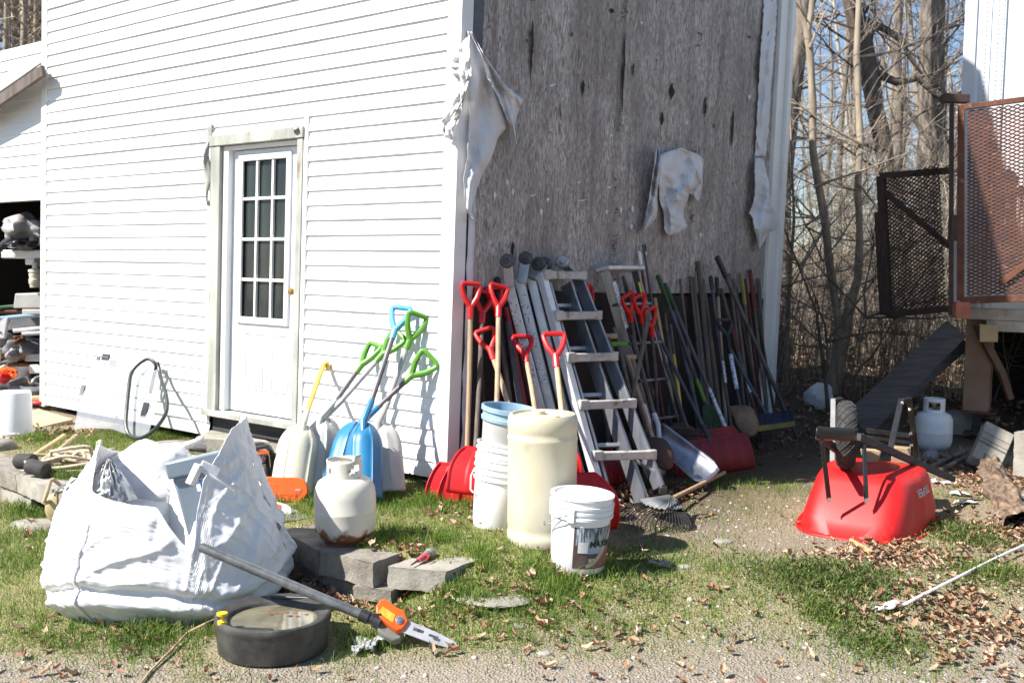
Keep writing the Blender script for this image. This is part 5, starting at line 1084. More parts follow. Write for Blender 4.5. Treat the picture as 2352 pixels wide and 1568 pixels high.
mb = MB(); mb.lathe(pr, 72, T, cap=False); part('tub', mb, mat('scuffed black plastic', (.024, .023, .022), (.06, .057, .052), scale=9, rough=.6, c3=(.11, .10, .085), t3=.56, s3=5, w3=.2, bump=.1), pan, smooth=40)
part('water', MB().lathe([(rr_ * .752, .122), (.001, .122)], 48, T, cap=False), mat('murky water', (.19, .17, .11), (.10, .09, .06), scale=7, rough=.03, spec=.8, c3=(.36, .31, .2), t3=.62, s3=5), pan)
mb = MB(); mb.poly([gp(0, 0)] * 0 + [pc + V((x, y, .146)) for x, y in ((-.105, -.205), (.03, -.231), (.05, -.205), (.04, -.186), (-.07, -.182))], V((0, 0, 1)), .012); part('pour_spout', mb, M_black, pan, bevel=.004)
mb = MB(); mb.poly([pc + V((x, y, .148)) for x, y in ((-.06, .20), (.13, .19), (.17, .16), (.16, .215), (.02, .245), (-.05, .235))], V((0, 0, 1)), .014); part('handle_ledge', mb, M_black, pan, bevel=.004)
cpz = pc + V((-.175, -.135, .145)); mb = MB(); mb.lathe([(.019, 0), (.019, .012), (.006, .014), (.006, .036), (.022, .037), (.022, .046), (.012, .048), (.001, .044)], 18, Matrix.Translation(cpz)); part('yellow_cap', mb, mat('yellow cap', (.70, .50, .02), (.62, .42, .02), rough=.4), pan, label='bright yellow pull cap')
mb = MB()
for x, y, a in ((.02, .08, .3), (.07, .06, 1.2), (-.03, .075, 2.), (.11, .05, .7), (.04, .055, 2.6)):
    u = V((math.cos(a), math.sin(a), 0)); v = V((-u.y, u.x, 0)); c = pc + V((x, y, .1205)); mb.grid([[c + u * .03 * i + v * .016 * j * (1.2 - abs(i)) + V((0, 0, .004 * abs(i))) for j in (-1, 0, 1)] for i in (-1, 0, 1)])
part('wet_leaf', mb, mat('wet brown leaf', (.20, .08, .035), (.13, .05, .025), rough=.5), pan)
# twine / dry stem crossing from pan to lower left
mb = MB(); mb.tube([gp(512, 1412, .02), gp(470, 1432, .05), gp(430, 1452, .02), gp(395, 1490, .015), gp(345, 1540, .01), gp(318, 1575, .01)], [.004, .005, .005, .006, .006, .006], 6); solo('dry_stem', mb, M_wood, 'long dry plant stem lying from the bag foot past the drain pan', 'stem')
# ================================================================ CHAINSAWS
cs = thing('chainsaw', 'orange and black chainsaw standing on the grass between the bag and the cream scoops', 'chainsaw', P(598, 1105, 6.17))
def zs(zx, zy, y): return P((520 + zx / 5.2275) / 1.2755, (1220 + zy / 5.2275) / 1.2755, y)   # measured on an enlarged crop
mb = MB(); mb.hexa([zs(900, 960, 6.17), zs(1440, 960, 6.17), zs(1440, 930, 6.44), zs(900, 930, 6.44)], [zs(960, 520, 6.20), zs(1400, 560, 6.20), zs(1400, 540, 6.44), zs(960, 500, 6.44)]); part('motor_body', mb, M_black, cs, bevel=.02)
mb = MB(); mb.hexa([zs(880, 700, 6.15), zs(1110, 660, 6.15), zs(1110, 640, 6.42), zs(880, 680, 6.42)], [zs(900, 500, 6.18), zs(1160, 480, 6.18), zs(1400, 520, 6.40), zs(900, 490, 6.40)]); part('top_cover', mb, M_orange, cs, bevel=.012)
part('front_handle', MB().tube([zs(960, 560, 6.16), zs(1010, 480, 6.15), zs(1120, 440, 6.15), zs(1300, 430, 6.15), zs(1400, 470, 6.15), zs(1455, 580, 6.15), zs(1470, 760, 6.16), zs(1440, 940, 6.18)], .017, 10), M_black, cs)
part('hand_guard', MB().tube([zs(1090, 690, 6.12), zs(1130, 560, 6.11), zs(1170, 490, 6.11), zs(1370, 450, 6.11), zs(1420, 520, 6.11)], .014, 8), M_black, cs)
mb = MB(); mb.beam(zs(1170, 565, 6.10), zs(1400, 540, 6.10), .016, .01, V((0, 0, 1))); part('decal_strip', mb, M_orange, cs)
mb = MB()
for zy in (785, 845): mb.beam(zs(1120, zy + 30, 6.11), zs(1360, zy - 20, 6.11), .035, .02, V((0, 0, 1)))
part('side_panel', mb, mat('dusty black plastic', (.09, .085, .08), (.16, .15, .135), scale=12, rough=.7), cs, bevel=.004)
part('side_panel', MB().beam(zs(1150, 660, 6.11), zs(1330, 640, 6.11), .05, .02, V((0, 0, 1))), M_charc, cs, bevel=.004)
part('starter_grille', MB().beam(zs(1310, 620, 6.11), zs(1340, 660, 6.11), .012, .01, V((0, 0, 1))), M_orange, cs)
sc_ = thing('bar_cover', 'orange plastic chainsaw bar cover lying on edge in the grass beside the bag', 'bar cover', zs(1600, 1240, 5.92))
f0, f1 = zs(1160, 1090, 5.92), zs(1880, 1125, 5.92); bu = unit(f1 - f0); bz_ = unit(V((-.02, .25, 1))); bz_ = unit(bz_ - bu * bz_.dot(bu)); bn_ = bu.cross(bz_); L_ = (zs(2005, 1130, 5.92) - f0).length; hh = .072
out = [(0, -hh), (L_ - .05, -hh), (L_ - .02, -hh * .75), (L_, -.01), (L_ - .005, .022), (L_ - .03, hh * .85), (L_ - .06, hh), (0, hh * .95)]
part('shell', MB().poly([f0 + bu * a + bz_ * b for a, b in out], bn_, .024), M_orange, sc_, bevel=.006)
fr = -bn_ if bn_.dot(CAM - f0) < 0 else bn_
mb = MB(); mb.poly([f0 + bu * (L_ * a) + bz_ * b + fr * .0125 for a, b in ((.22, .033), (.84, .026), (.90, 0), (.84, -.034), (.22, -.034))], fr, .003); part('raised_panel', mb, mat('orange plastic worn', (.74, .115, .012), (.66, .09, .01), scale=12, rough=.5), sc_, bevel=.0015)
mb = MB()
for a in (.30, .82): mb.poly([f0 + bu * (L_ * a + x) + bz_ * y + fr * .0150 for x, y in ((-.015, -.005), (.015, -.006), (.015, .006), (-.015, .005))], fr, .001)
part('slot', mb, M_concl, sc_)
sb2 = thing('guide_bar', 'pale saw bar tip with an orange mark poking out right of the bag', 'saw bar', zs(1600, 1500, 5.58))
g0, g1 = zs(1300, 1370, 5.58), zs(1750, 1460, 5.58); u = unit(g1 - g0); zz_ = unit(V((0, .45, 1))); zz_ = unit(zz_ - u * zz_.dot(u)); L_ = (g1 - g0).length
part('bar', MB().poly([g0 + u * a + zz_ * b for a, b in ((0, -.05), (L_ - .05, -.042), (L_ - .015, -.032), (L_, -.005), (L_ - .012, .024), (L_ - .04, .036), (0, .046))], u.cross(zz_), .006), mat('worn bar paint', (.55, .55, .53), (.46, .46, .45), scale=9, rough=.5), sb2)
part('bar_mark', MB().poly([g0 + u * (L_ * a) + zz_ * b - V((0, .005, .002)) for a, b in ((.35, .012), (.62, .008), (.60, .028), (.38, .034))], u.cross(zz_), .004), M_orange, sb2)
mb = MB(); mb.hexa([P(432, 1036, 5.7), P(474, 1040, 5.7), P(476, 1030, 5.9), P(436, 1026, 5.9)], [P(432, 1026, 5.7), P(472, 1030, 5.7), P(474, 1020, 5.9), P(436, 1016, 5.9)]); solo('tool_case', mb, M_black, 'small black case lying on the stone behind the bag rim', 'case', bevel=.008)
# old tan chainsaw left of the bag
def z6(zx, zy, y): return P(zx * .14, 1003.5 + zy * .14, y)
oc = thing('chainsaw', 'old tan and white chainsaw with wrap handle half hidden at the left of the bag', 'chainsaw', z6(1000, 1330, 6.020))
mb = MB(); T = Matrix.Translation(z6(1060, 1130, 6.070)) @ Matrix.Rotation(R(90), 4, 'X') @ Matrix.Rotation(.3, 4, 'Y'); mb.lathe([(.001, -.07), (.09, -.07), (.105, -.06), (.108, .0), (.102, .06), (.084, .074), (.001, .074)], 28, T, cap=False); part('tank_housing', mb, mat('faded tan paint', (.50, .42, .22), (.42, .35, .19), scale=6, rough=.5, c3=(.3, .26, .2), t3=.66, s3=10), oc, smooth=40)
mb = MB(); mb.hexa([z6(940, 1010, 5.990), z6(1230, 1230, 5.990), z6(1300, 1150, 6.220), z6(1000, 960, 6.220)], [z6(1010, 890, 5.990), z6(1330, 640, 5.990), z6(1350, 700, 6.220), z6(1180, 640, 6.220)]); part('motor_cover', mb, mat('dull white casting', (.56, .55, .53), (.42, .42, .41), scale=14, rough=.6, bump=.3), oc, bevel=.015)
part('wrap_handle', MB().tube([z6(1040, 830, 6.020), z6(960, 760, 6.020), z6(868, 690, 6.000), z6(835, 700, 5.980), z6(790, 850, 5.960), z6(720, 1060, 5.950), z6(740, 1085, 5.950), z6(800, 1060, 5.970), z6(890, 1020, 6.020)], .0115, 10), mat('worn wooden grip', (.50, .36, .22), (.36, .26, .17), rough=.6), oc)
part('trigger_guard', MB().tube([z6(900, 960, 5.980), z6(920, 880, 5.970), z6(980, 830, 5.970), z6(1080, 780, 5.990)], .008, 8), M_chrome, oc); part('starter_bolt', MB().ball(z6(1225, 960, 5.970), .009, 6), M_chrome, oc)
mb = MB()
for k in range(5): mb.beam(z6(1130 + 20 * k, 760 - 14 * k, 5.975), z6(1280, 740 - 18 * k, 5.980), .004, .004, V((0, 0, 1)))
part('cooling_fin', mb, M_garn, oc)
# ================================================================ MALLETS, ROPE COIL
for (a, c, e_, lb) in (((285, 390), (550, 395), (1050, 10), 'black rubber mallet lying left on the retaining wall, handle over the grass'), ((470, 470), (760, 545), (1250, 10), 'black rubber mallet nearest the rope coil on the retaining wall')):
    y0 = 6.66 if a[0] < 400 else 6.40; h0, h1 = z6(a[0], a[1], y0), z6(c[0], c[1], y0 - .05); t = thing('mallet', lb, 'mallet', (h0 + h1) / 2 - V((0, 0, .06)), 'black mallets on the retaining wall'); u = unit(h1 - h0); L_ = (h1 - h0).length
    part('head', MB().tube([h0 - u * .0, h0 + u * .012, h0 + u * L_ * .45, h0 + u * L_ * .55, h1 - u * .012, h1], [.042, .050, .049, .049, .051, .044], 20), M_rubber, t, smooth=50)
    k = z6(e_[0], e_[1] - 30, 7.35); part('handle', MB().tube([h0 + u * L_ * .5, (h0 + h1) / 2 * .5 + k * .5, k], [.015, .016, .017], 10), M_ywood if e_[0] < 1100 else M_wood, t)
rp = thing('rope_coil', 'heap of tan braided rope on the retaining wall beside the mallets', 'rope', gp(178, 1072)); rc = gp(178, 1072, .02); mb = MB(); pts = []
for i in range(420):
    a = i * .155; k = i / 420; r_ = .13 + .07 * math.sin(i * .057) + .05 * math.sin(i * .021 + 1); ox = .10 * math.sin(i * .0131 + .5) + .05; oy = .16 * math.sin(i * .009)
    pts.append(rc + V((ox + r_ * 1.25 * math.cos(a), oy + r_ * .8 * math.sin(a), .012 + .085 * k * (1 - .6 * (r_ - .05) / .2) + .018 * math.sin(i * .37) + (.07 if 200 < i < 212 or 268 < i < 279 else 0))))
mb.tube(pts, .0115, 8); mb.tube([rc + V(p) for p in ((-.10, .02, .02), (-.18, .2, .02), (-.12, .42, .015), (0, .60, .012))], .011, 8); mb.tube([rc + V(p) for p in ((.2, .1, .05), (.33, .2, .05), (.40, .12, .02), (.48, .16, .02))], .011, 8); mb.tube([rc + V(p) for p in ((-.2, -.12, .01), (-.05, -.20, .01), (.15, -.19, .012), (.32, -.10, .012))], .011, 8)
for k in range(4): mb.tube([rc + V((-.27 - .0, -.20 - .012 * k, .012)), rc + V((-.17, -.165 - .01 * k, .012))], .005, 6)
part('rope', mb, M_rope, rp, smooth=60)
# ================================================================ CLEAR PANEL, HOSE, PLANK
m = bpy.data.materials.new('clear plastic sheet'); m.use_nodes = True; t = m.node_tree; n = t.nodes; l = t.links; b = n['Principled BSDF']; b.inputs['Base Color'].default_value = (.42, .44, .47, 1); b.inputs['Roughness'].default_value = .12
tb = n.new('ShaderNodeBsdfTransparent'); ms = n.new('ShaderNodeMixShader'); q = n.new('ShaderNodeTexNoise'); q.inputs['Scale'].default_value = 2.5; q.inputs['Detail'].default_value = 6; mr = n.new('ShaderNodeMapRange'); mr.inputs[3].default_value = .34; mr.inputs[4].default_value = .58; l.new(q.outputs['Fac'], mr.inputs[0]); l.new(mr.outputs[0], ms.inputs[0]); l.new(tb.outputs[0], ms.inputs[1]); l.new(b.outputs[0], ms.inputs[2]); l.new(ms.outputs[0], n['Material Output'].inputs[0]); M_clear = m
cp_ = thing('clear_panel', 'clear plastic windshield panel with black latches leaning on the white wall', 'plastic panel', gp(270, 1000))
top = [(222, 824, .05), (245, 820, .05), (300, 826, .05), (355, 832, .05), (372, 842, .06)]; bot = [(170, 985, .52), (205, 983, .52), (255, 984, .52), (300, 1000, .50), (338, 1003, .46)]
G = []
for i in range(12):
    f = i / 11; row = []
    for j in range(17):
        u = j / 16 * 4; k = min(int(u), 3); g = u - k
        a = onplane(top[k][0] * (1 - g) + top[k + 1][0] * g, top[k][1] * (1 - g) + top[k + 1][1] * g, NL, .05); c = onplane(bot[k][0] * (1 - g) + bot[k + 1][0] * g, bot[k][1] * (1 - g) + bot[k + 1][1] * g, NL, .42)
        p = a.lerp(c, f); p += NL * (.03 * math.sin(f * PI)) + EL * (-.08 * math.sin(f * PI) if j > 12 else 0) * (j - 12) / 4; row.append(p)
    G.append(row)
pnl = part('sheet', MB().grid(G), M_clear, cp_, smooth=60)
GG = G
def onp(fr, fc): i = fr * 11; j = fc * 16; return GG[int(i)][int(j)] + NL * .008
for fr, fc, sx, sy, m_ in ((.05, .30, .11, .055, M_black), (.06, .10, .05, .03, M_charc), (.52, .06, .06, .09, M_garn), (.66, .93, .07, .12, M_black)):
    c = onp(fr, fc); part('latch', MB().beam(c - EL * sx / 2, c + EL * sx / 2, sy, .012, V((0, 0, 1)) + NL * -.3), m_, cp_, bevel=.003)
c = onp(.05, .30) + NL * .007; mb = MB()
for k in range(5): mb.beam(c + EL * (-.038 + .018 * k) - V((0, 0, .012)), c + EL * (-.038 + .018 * k) + V((0, 0, .012)), .008, .002, EL)
part('latch_marking', mb, M_galv, cp_)
hz = thing('hose', 'black hose bent in a tall loop standing in front of the clear panel', 'hose', gp(315, 1003))
hp = [(345, 903, .10), (352, 870, .09), (358, 838, .08), (340, 824, .10), (318, 836, .16), (302, 856, .22), (296, 890, .30), (291, 940, .40), (289, 975, .46), (296, 997, .48), (312, 1005, .48), (330, 1003, .46), (356, 985, .40), (378, 955, .30), (384, 930, .24), (380, 900, .18), (370, 870, .12), (366, 850, .08), (362, 832, .07)]
pts = [onplane(a, c, NL, o) for a, c, o in hp]
def smooth_path(pts, k=5):
    out = []
    for i in range(len(pts) - 1):
        p0, p1, p2, p3 = pts[max(0, i - 1)], pts[i], pts[i + 1], pts[min(len(pts) - 1, i + 2)]
        for s in range(k):
            t = s / k; out.append(.5 * ((2 * p1) + (p2 - p0) * t + (2 * p0 - 5 * p1 + 4 * p2 - p3) * t * t + (3 * p1 - p0 - 3 * p2 + p3) * t ** 3))
    return out + [pts[-1]]
part('hose_loop', MB().tube(smooth_path(pts), .0145, 10), mat('green black rubber', (.014, .022, .02), (.025, .035, .032), rough=.4), hz)
mb = MB(); z_ = .02; q = [P(66, 985, 8.35), P(168, 962, 8.6), P(90, 938, 9.0), P(66, 944, 9.1)]; mb.hexa([p - V((0, 0, .03)) for p in q], q); solo('plank', mb, M_tanwd, 'pale flat board lying on the ground between the upturned bucket and the clear panel', 'board', bevel=.004)
# hose nozzle on the block
nz_ = thing('hose_nozzle', 'pink and grey hose nozzle lying on the wide grey block', 'nozzle', tz(970, 1280, -.02)); a = tz(950, 1292, .0); c = tz(990, 1268, .005)
part('spike', MB().tube([tz(944, 1297, -.005), a.lerp(c, .35)], [.003, .007], 8), M_rustdk, nz_); part('grip', MB().tube([a.lerp(c, .25), a.lerp(c, .5), a.lerp(c, .72)], [.011, .016, .014], 10), mat('pink plastic', (.55, .10, .14), (.42, .08, .10), rough=.5), nz_); part('barrel', MB().tube([a.lerp(c, .66), a.lerp(c, .7), a.lerp(c, .85), a.lerp(c, .86), a.lerp(c, 1.05)], [.016, .02, .02, .024, .022], 14), mat('grey zinc', (.30, .29, .27), (.22, .21, .2), rough=.5, metal=.5), nz_); part('trigger', MB().tube([a.lerp(c, .6), a.lerp(c, .55) + V((.03, -.01, .01)), a.lerp(c, .3) + V((.035, -.01, 0))], .005, 6), M_redpl, nz_)

# ================================================================ WHEELBARROW, OVERTURNED
wb = thing('wheelbarrow', 'red wheelbarrow turned upside down with its wheel in the air', 'wheelbarrow', gp(1960, 1235))
vL = unit(V((.54, .84, 0))); uW = V((vL.y, -vL.x, 0)); zg = -.11; fc = gp(1948, 1243); fc = V((fc.x, fc.y, zg)) + V((-.01, .04, 0))
def rim(a, half_w, front, back, z, ex=2.6, sag=0):
    """superellipse outline in tray axes; a runs round, y>0 towards the handles"""
    c, s = math.cos(a), math.sin(a); e = 2 / ex; x = math.copysign(abs(c) ** e, c) * half_w; y = math.copysign(abs(s) ** e, s); y = (front + back) / 2 + y * (back - front) / 2
    wd = 1 - .16 * max(0, (front + back) / 2 - y) / ((back - front) / 2) ; return fc + uW * x * wd + vL * y + V((0, 0, z - zg))
M_wbr = mat('wheelbarrow red', (.60, .014, .014), (.54, .012, .012), scale=3, rough=.48, spec=.35, c3=(.42, .10, .075), t3=.60, s3=5, w3=.3)
prof = [(0, .365, 0, 1.0, zg + .0), (0, .372, -.012, 1.01, zg + .012), (0, .36, .0, 1.0, zg + .028), (.0, .35, .012, .985, zg + .03), (0, .335, .06, .96, zg + .12), (0, .315, .14, .92, zg + .24), (0, .295, .225, .88, zg + .36), (0, .275, .262, .855, zg + .405), (0, .24, .30, .82, zg + .425), (0, .10, .45, .65, zg + .43), (0, .004, .54, .56, zg + .43)]
mb = MB(); G = []
prof = [(a_, hw_, f_, b_, zg + (z_ - zg) * .80) for a_, hw_, f_, b_, z_ in prof]
for _, hw_, f_, b_, z_ in prof: G.append([rim(2 * PI * i / 144, hw_, f_, b_, z_, 6.0 if z_ > zg + .05 else 3.6) for i in range(145)])
mb.grid(G); part('tray', mb, M_wbr, wb, smooth=50)
part('rim', MB().tube([rim(2 * PI * i / 72, .375, -.012, 1.012, zg + .014, 3.6) for i in range(72)], .012, 8, closed=True), M_wbr, wb)
mb = MB(); tx = MB(); text_into(tx, 'TRUPER', .075, (0, 0, 0), (1, 0, 0), (0, 1, 0), bold=.002)
def side_pt(y, z, out=.003):                        # point on the tray's right flank
    k = (z - zg - .096) / .192; hw_ = .335 - .04 * k; f_, b_ = .06 + .165 * k, .96 - .08 * k; ny = (y - (f_ + b_) / 2) / ((b_ - f_) / 2)
    return fc + uW * (hw_ * max(0, 1 - abs(ny) ** 6) ** (1 / 6) * (1 - .16 * max(0, -ny)) + out) + vL * y + V((0, 0, z - zg))
mb.add([side_pt(.56 - p.x * .95, zg + .235 - p.y * .85) for p in tx.v], tx.f); part('lettering', mb, mat('white lettering', (.62, .55, .55), (.5, .4, .4), scale=50, rough=.6), wb, smooth=0)
# wheel
wc = P(1943, 998, 6.0); axu = unit(uW * .93 + vL * .28 + V((0, 0, .02))); MW = Matrix.Translation(wc) @ V((0, 0, 1)).rotation_difference(axu).to_matrix().to_4x4()
wheel = part('wheel', MB().lathe([(.085, -.034), (.10, -.036), (.105, -.02), (.105, .02), (.10, .036), (.085, .034)], 40, MW), M_charc, wb)
tyr = [(.105 + .0, -.038)] + [(.150 + .050 * math.cos(a), .056 * math.sin(a)) for a in np.linspace(-2.4, 2.4, 17)] + [(.105, .038)]
mb = MB(); mb.lathe(tyr, 56, MW, cap=False); part('tyre', mb, M_rubber, wheel, smooth=50)
mb = MB()
for sgn in (-1, 1):
    for k in range(22):
        pts = []
        for s in range(7): a = 2 * PI * (k + sgn * (s - 3) / 3 * 1.3) / 22; w_ = (s - 3) / 3 * 1.15; pts.append(MW @ V(((.150 + .0515 * math.cos(w_)) * math.cos(a), (.150 + .0515 * math.cos(w_)) * math.sin(a), .057 * math.sin(w_))))
        mb.tube(pts, .0035, 4, cap=False)
part('tread', mb, M_rubber, wheel)
mb = MB(); mb.lathe([(.105, -.012), (.03, -.03), (.03, .03), (.105, .012)], 30, MW, cap=False); part('hub', mb, M_garn, wheel); mb = MB(); mb.lathe([(.012, -.10), (.012, .10)], 10, MW); mb.ball(MW @ V((0, 0, -.045)), .03, 8); part('axle', mb, M_chrome, wheel)
# nose guard, struts, handles, legs
gA, gB = P(1875, 996, 5.50), P(1968, 1001, 5.66); fu = unit(gB - gA)
mb = MB(); G = []
for i in range(13):
    f = i / 12; p = gA.lerp(gB, f) - vL * .02 * math.sin(f * PI); G.append([p + V((0, 0, .038)) + vL * .03, p + V((0, 0, .034)), p + V((0, 0, .0)) - vL * (.012), p + V((0, 0, -.022)), p + V((0, 0, -.03)) + vL * .02])
mb.grid(G); part('nose_guard', mb, M_gloss, wb, solid=.006, smooth=30)
for a, c, y0, y1 in (((1888, 1014), (1904, 1146), 5.60, 5.70), ((1984, 1018), (1990, 1148), 5.74, 5.66)):
    p, q_ = P(a[0], a[1], y0), P(c[0], c[1], y1); st = part('front_strut', MB().beam(p, q_, .030, .012, fu), M_gloss, wb, bevel=.003)
    part('bolt_plate', MB().beam(q_ - V((0, .006, .015)), q_ + V((0, -.004, .012)), .03, .008, fu), M_chrome, st, bevel=.002)
hA, hB = P(1972, 1003, 5.70), P(2171, 1092, 6.57); part('handle', MB().beam(hA, hB, .042, .032, V((0, 0, 1))), M_graywd, wb, bevel=.003)
part('handle_grip', MB().beam(hB, P(2190, 1100, 6.70), .04, .03, V((0, 0, 1))), M_rubber, wb, bevel=.006)
part('handle', MB().beam(P(1880, 1000, 5.64), P(1985, 1080, 6.77), .042, .032, V((0, 0, 1))), M_graywd, wb, bevel=.003)
def legset(pts, y):
    Q = [P(a, c, y + d) for a, c, d in pts]; m_ = MB()
    for i in range(len(Q) - 1): m_.beam(Q[i], Q[i + 1] + unit(Q[i + 1] - Q[i]) * .01, .036, .012, uW)
    return m_
part('leg', legset([(2045, 1030, -.25), (2070, 918, 0), (2088, 914, .03), (2098, 985, .12), (2106, 1050, .3)], 6.45), M_gloss, wb, bevel=.003); part('leg', legset([(1912, 1060, -.2), (1914, 918, 0), (1930, 914, .03), (1938, 1050, .3)], 6.7), M_black, wb, bevel=.003)
mb = MB(); mb.beam(P(1990, 988, 6.52), P(2090, 1000, 6.47), .03, .012, V((0, 0, 1))); mb.beam(P(1990, 1003, 6.52), P(2090, 1016, 6.47), .02, .012, V((0, 0, 1))); part('cross_brace', mb, M_gloss, wb, bevel=.003)
mb = MB()
for a, c in ((2091, 995), (2093, 1022), (2072, 925), (2089, 940)): mb.ball(P(a, c, 6.4), .011, 6)
part('bolt', mb, M_chrome, wb)
mb = MB(); mb.hexa([P(1984, 1070, 6.27), P(2010, 1072, 6.27), P(2014, 1068, 6.62), P(1990, 1066, 6.62)], [P(1976, 1030, 6.27), P(2024, 1036, 6.27), P(2026, 1032, 6.62), P(1980, 1028, 6.62)]); solo('wood_block', mb, M_tanwd, 'cut wood block standing on the upturned tray behind the wheel', 'wood block', bevel=.004)
mb = MB(); mb.hexa([P(2046, 1062, 6.37), P(2090, 1066, 6.37), P(2092, 1060, 6.62), P(2050, 1056, 6.62)], [P(2050, 1026, 6.37), P(2090, 1030, 6.37), P(2092, 1026, 6.62), P(2052, 1022, 6.62)]); solo('wood_block', mb, M_tanwd, 'cut wood block between the wheelbarrow legs', 'wood block', bevel=.004)

# ================================================================ TRAILER, RUSTY PLATFORM CAGE, STAIRS
dT = unit(V((.86, -.51, 0))); dB = V((-dT.y, dT.x, 0)); TC = P(2183, 730, 9.25); TC.z = 0
tr = thing('trailer', 'white riveted box trailer standing on steel legs at the right edge', 'trailer', TC)
def tp(u, v, z): return TC + dT * u + dB * v + V((0, 0, z))
def tbox(mb, u0, u1, v0, v1, z0, z1): return mb.hexa([tp(u0, v0, z0), tp(u1, v0, z0), tp(u1, v1, z0), tp(u0, v1, z0)], [tp(u0, v0, z1), tp(u1, v0, z1), tp(u1, v1, z1), tp(u0, v1, z1)])
M_trl = mat('trailer paint', (.66, .70, .74), (.60, .64, .68), scale=1.5, rough=.4, c3=(.42, .42, .42), t3=.7, s3=3, stretch=(1, 1, .3))
part('body', tbox(MB(), 0, 6, 0, 2.5, 1.12, 3.9), M_trl, tr)
mb = MB()
for u0, u1, o in ((.0, .10, .018), (.14, .22, .010), (.26, .335, .02), (.62, .66, .008), (1.05, 1.12, .012)): tbox(mb, u0, u1, -o, -.0005, 1.12, 3.9)
part('post_trim', mb, mat('trim paint', (.60, .63, .66), (.52, .55, .58), scale=3, rough=.45, c3=(.30, .26, .24), t3=.66, s3=5), tr, bevel=.004)
mb = MB()
for u, o in ((.275, .02), (.32, .02), (.64, .008), (1.08, .012), (.18, .010)):
    for k in range(70): mb.ball(tp(u, -o, 1.15 + k * .04), .006, 4)
part('rivet', mb, M_galv, tr)
mb = MB(); tbox(mb, -.02, 6, -.03, .04, 1.02, 1.118); tbox(mb, .3, 6, -.01, .03, .92, 1.015); part('floor_rail', mb, mat('rust streaked rail', (.52, .50, .46), (.36, .30, .24), scale=5, rough=.6, c3=(.28, .12, .06), t3=.58, s3=4), tr)
mb = MB(); tbox(mb, -.02, 6, 2.3, 2.35, -.3, 1.1); tbox(mb, 1.0, 6, .9, .95, -.3, 1.1); tbox(mb, -.0, 6, .05, 2.4, 1.02, 1.1); part('underfloor_shade_panels', mb, M_dark, tr)  # underfloor, plus added dark panels that keep the space below black
lg = MB(); q = [(2207, 790), (2252, 742), (2262, 905), (2212, 930)]
lgm = MB(); tbox(lgm, .12, .34, .12, .32, .18, 1.02); part('landing_leg', lgm, M_rustpk, tr, bevel=.006)
mb = MB(); tbox(mb, .20, .27, .18, .25, -.1, .18); part('landing_leg', mb, M_black, tr)
mb = MB(); tbox(mb, .10, .40, .08, .36, .165, .18); tbox(mb, .14, .32, .08, .3, -.03, -.015); part('foot_plate', mb, M_rust, tr)
mb = MB(); mb.tube([tp(.22, .04, .98), tp(.30, .04, .80), tp(.44, .04, .55), tp(.52, .05, .32)], [.045, .045, .04, .035], 4); part('brace', mb, mat('brown brace', (.14, .075, .04), (.10, .05, .03), rough=.7), tr)
mb = MB(); mb.hexa([P(2250, 785, 9.0), P(2292, 785, 8.95), P(2292, 785, 9.2), P(2250, 785, 9.2)], [P(2250, 744, 9.0), P(2292, 746, 8.95), P(2292, 746, 9.2), P(2250, 744, 9.2)]); part('timber_end', mb, M_tanwd, tr, bevel=.004)
# cage of rusty expanded metal
def exmetal(mb, a, ux, uz, W, H, cw=.068, ch=.031, th=.0075):
    nx, nz = int(W / cw), int(H / ch); n_ = ux.cross(uz)
    def seg(x0, z0, x1, z1):
        p, q_ = a + ux * x0 + uz * z0, a + ux * x1 + uz * z1; mb.beam(p, q_, th * 1.3, th, n_ + uz * .8)
    for i in range(nx):
        for j in range(nz):
            x, z = i * cw, j * ch; seg(x, z + ch / 2, x + cw / 2, z + ch); seg(x + cw / 2, z + ch, x + cw, z + ch / 2); seg(x, z + ch / 2, x + cw / 2, z); seg(x + cw / 2, z, x + cw, z + ch / 2)
cg = thing('metal_cage', 'rusty brown expanded metal cage panel bolted in front of the trailer', 'cage panel', P(2200, 720, 8.75))
cA, cT = P(2206, 690, 8.75), P(2208, 250, 8.75); uZ = unit(cT - cA); Hc = (cT - cA).length; uX = unit(dT - uZ * dT.dot(uZ) + V((0, 0, .035))); Wc = 1.25
fx = lambda x, z, o=0: cA + uX * x + uZ * z + uX.cross(uZ) * o
mb = MB(); exmetal(mb, fx(.05, .04), uX, uZ, Wc, Hc - .05); part('mesh_panel', mb, M_rust, cg, smooth=0)
mb = MB()
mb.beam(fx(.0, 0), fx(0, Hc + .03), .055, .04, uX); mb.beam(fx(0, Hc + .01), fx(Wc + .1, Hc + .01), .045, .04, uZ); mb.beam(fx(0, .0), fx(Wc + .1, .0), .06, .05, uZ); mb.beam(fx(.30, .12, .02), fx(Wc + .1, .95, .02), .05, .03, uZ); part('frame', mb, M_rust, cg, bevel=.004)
part('corner_post', MB().beam(fx(-.075, -.12), fx(-.075, Hc + .05), .035, .04, uX), M_rustdk, cg); mb = MB(); mb.box(fx(.0, -.08), (.13, .12, .14)); part('post_foot', mb, mat('scuffed red steel', (.42, .13, .08), (.30, .09, .05), rough=.5, c3=(.55, .45, .38), t3=.66, s3=12), cg, bevel=.006)
part('hinge_bracket', MB().box(fx(-.05, Hc + .09), (.22, .08, .07)), M_rustdk, cg, bevel=.004); part('hinge_bracket', MB().box(fx(-.06, .62), (.06, .07, .22)), M_rustdk, cg, bevel=.004)
gt = thing('metal_gate', 'rusty shade-darkened mesh gate swung open beside the trailer cage in front of the woods', 'gate', P(2100, 720, 9.2))
q = [P(2040, 722, 9.7), P(2182, 708, 8.85), P(2182, 392, 8.85), P(2024, 404, 9.7)]
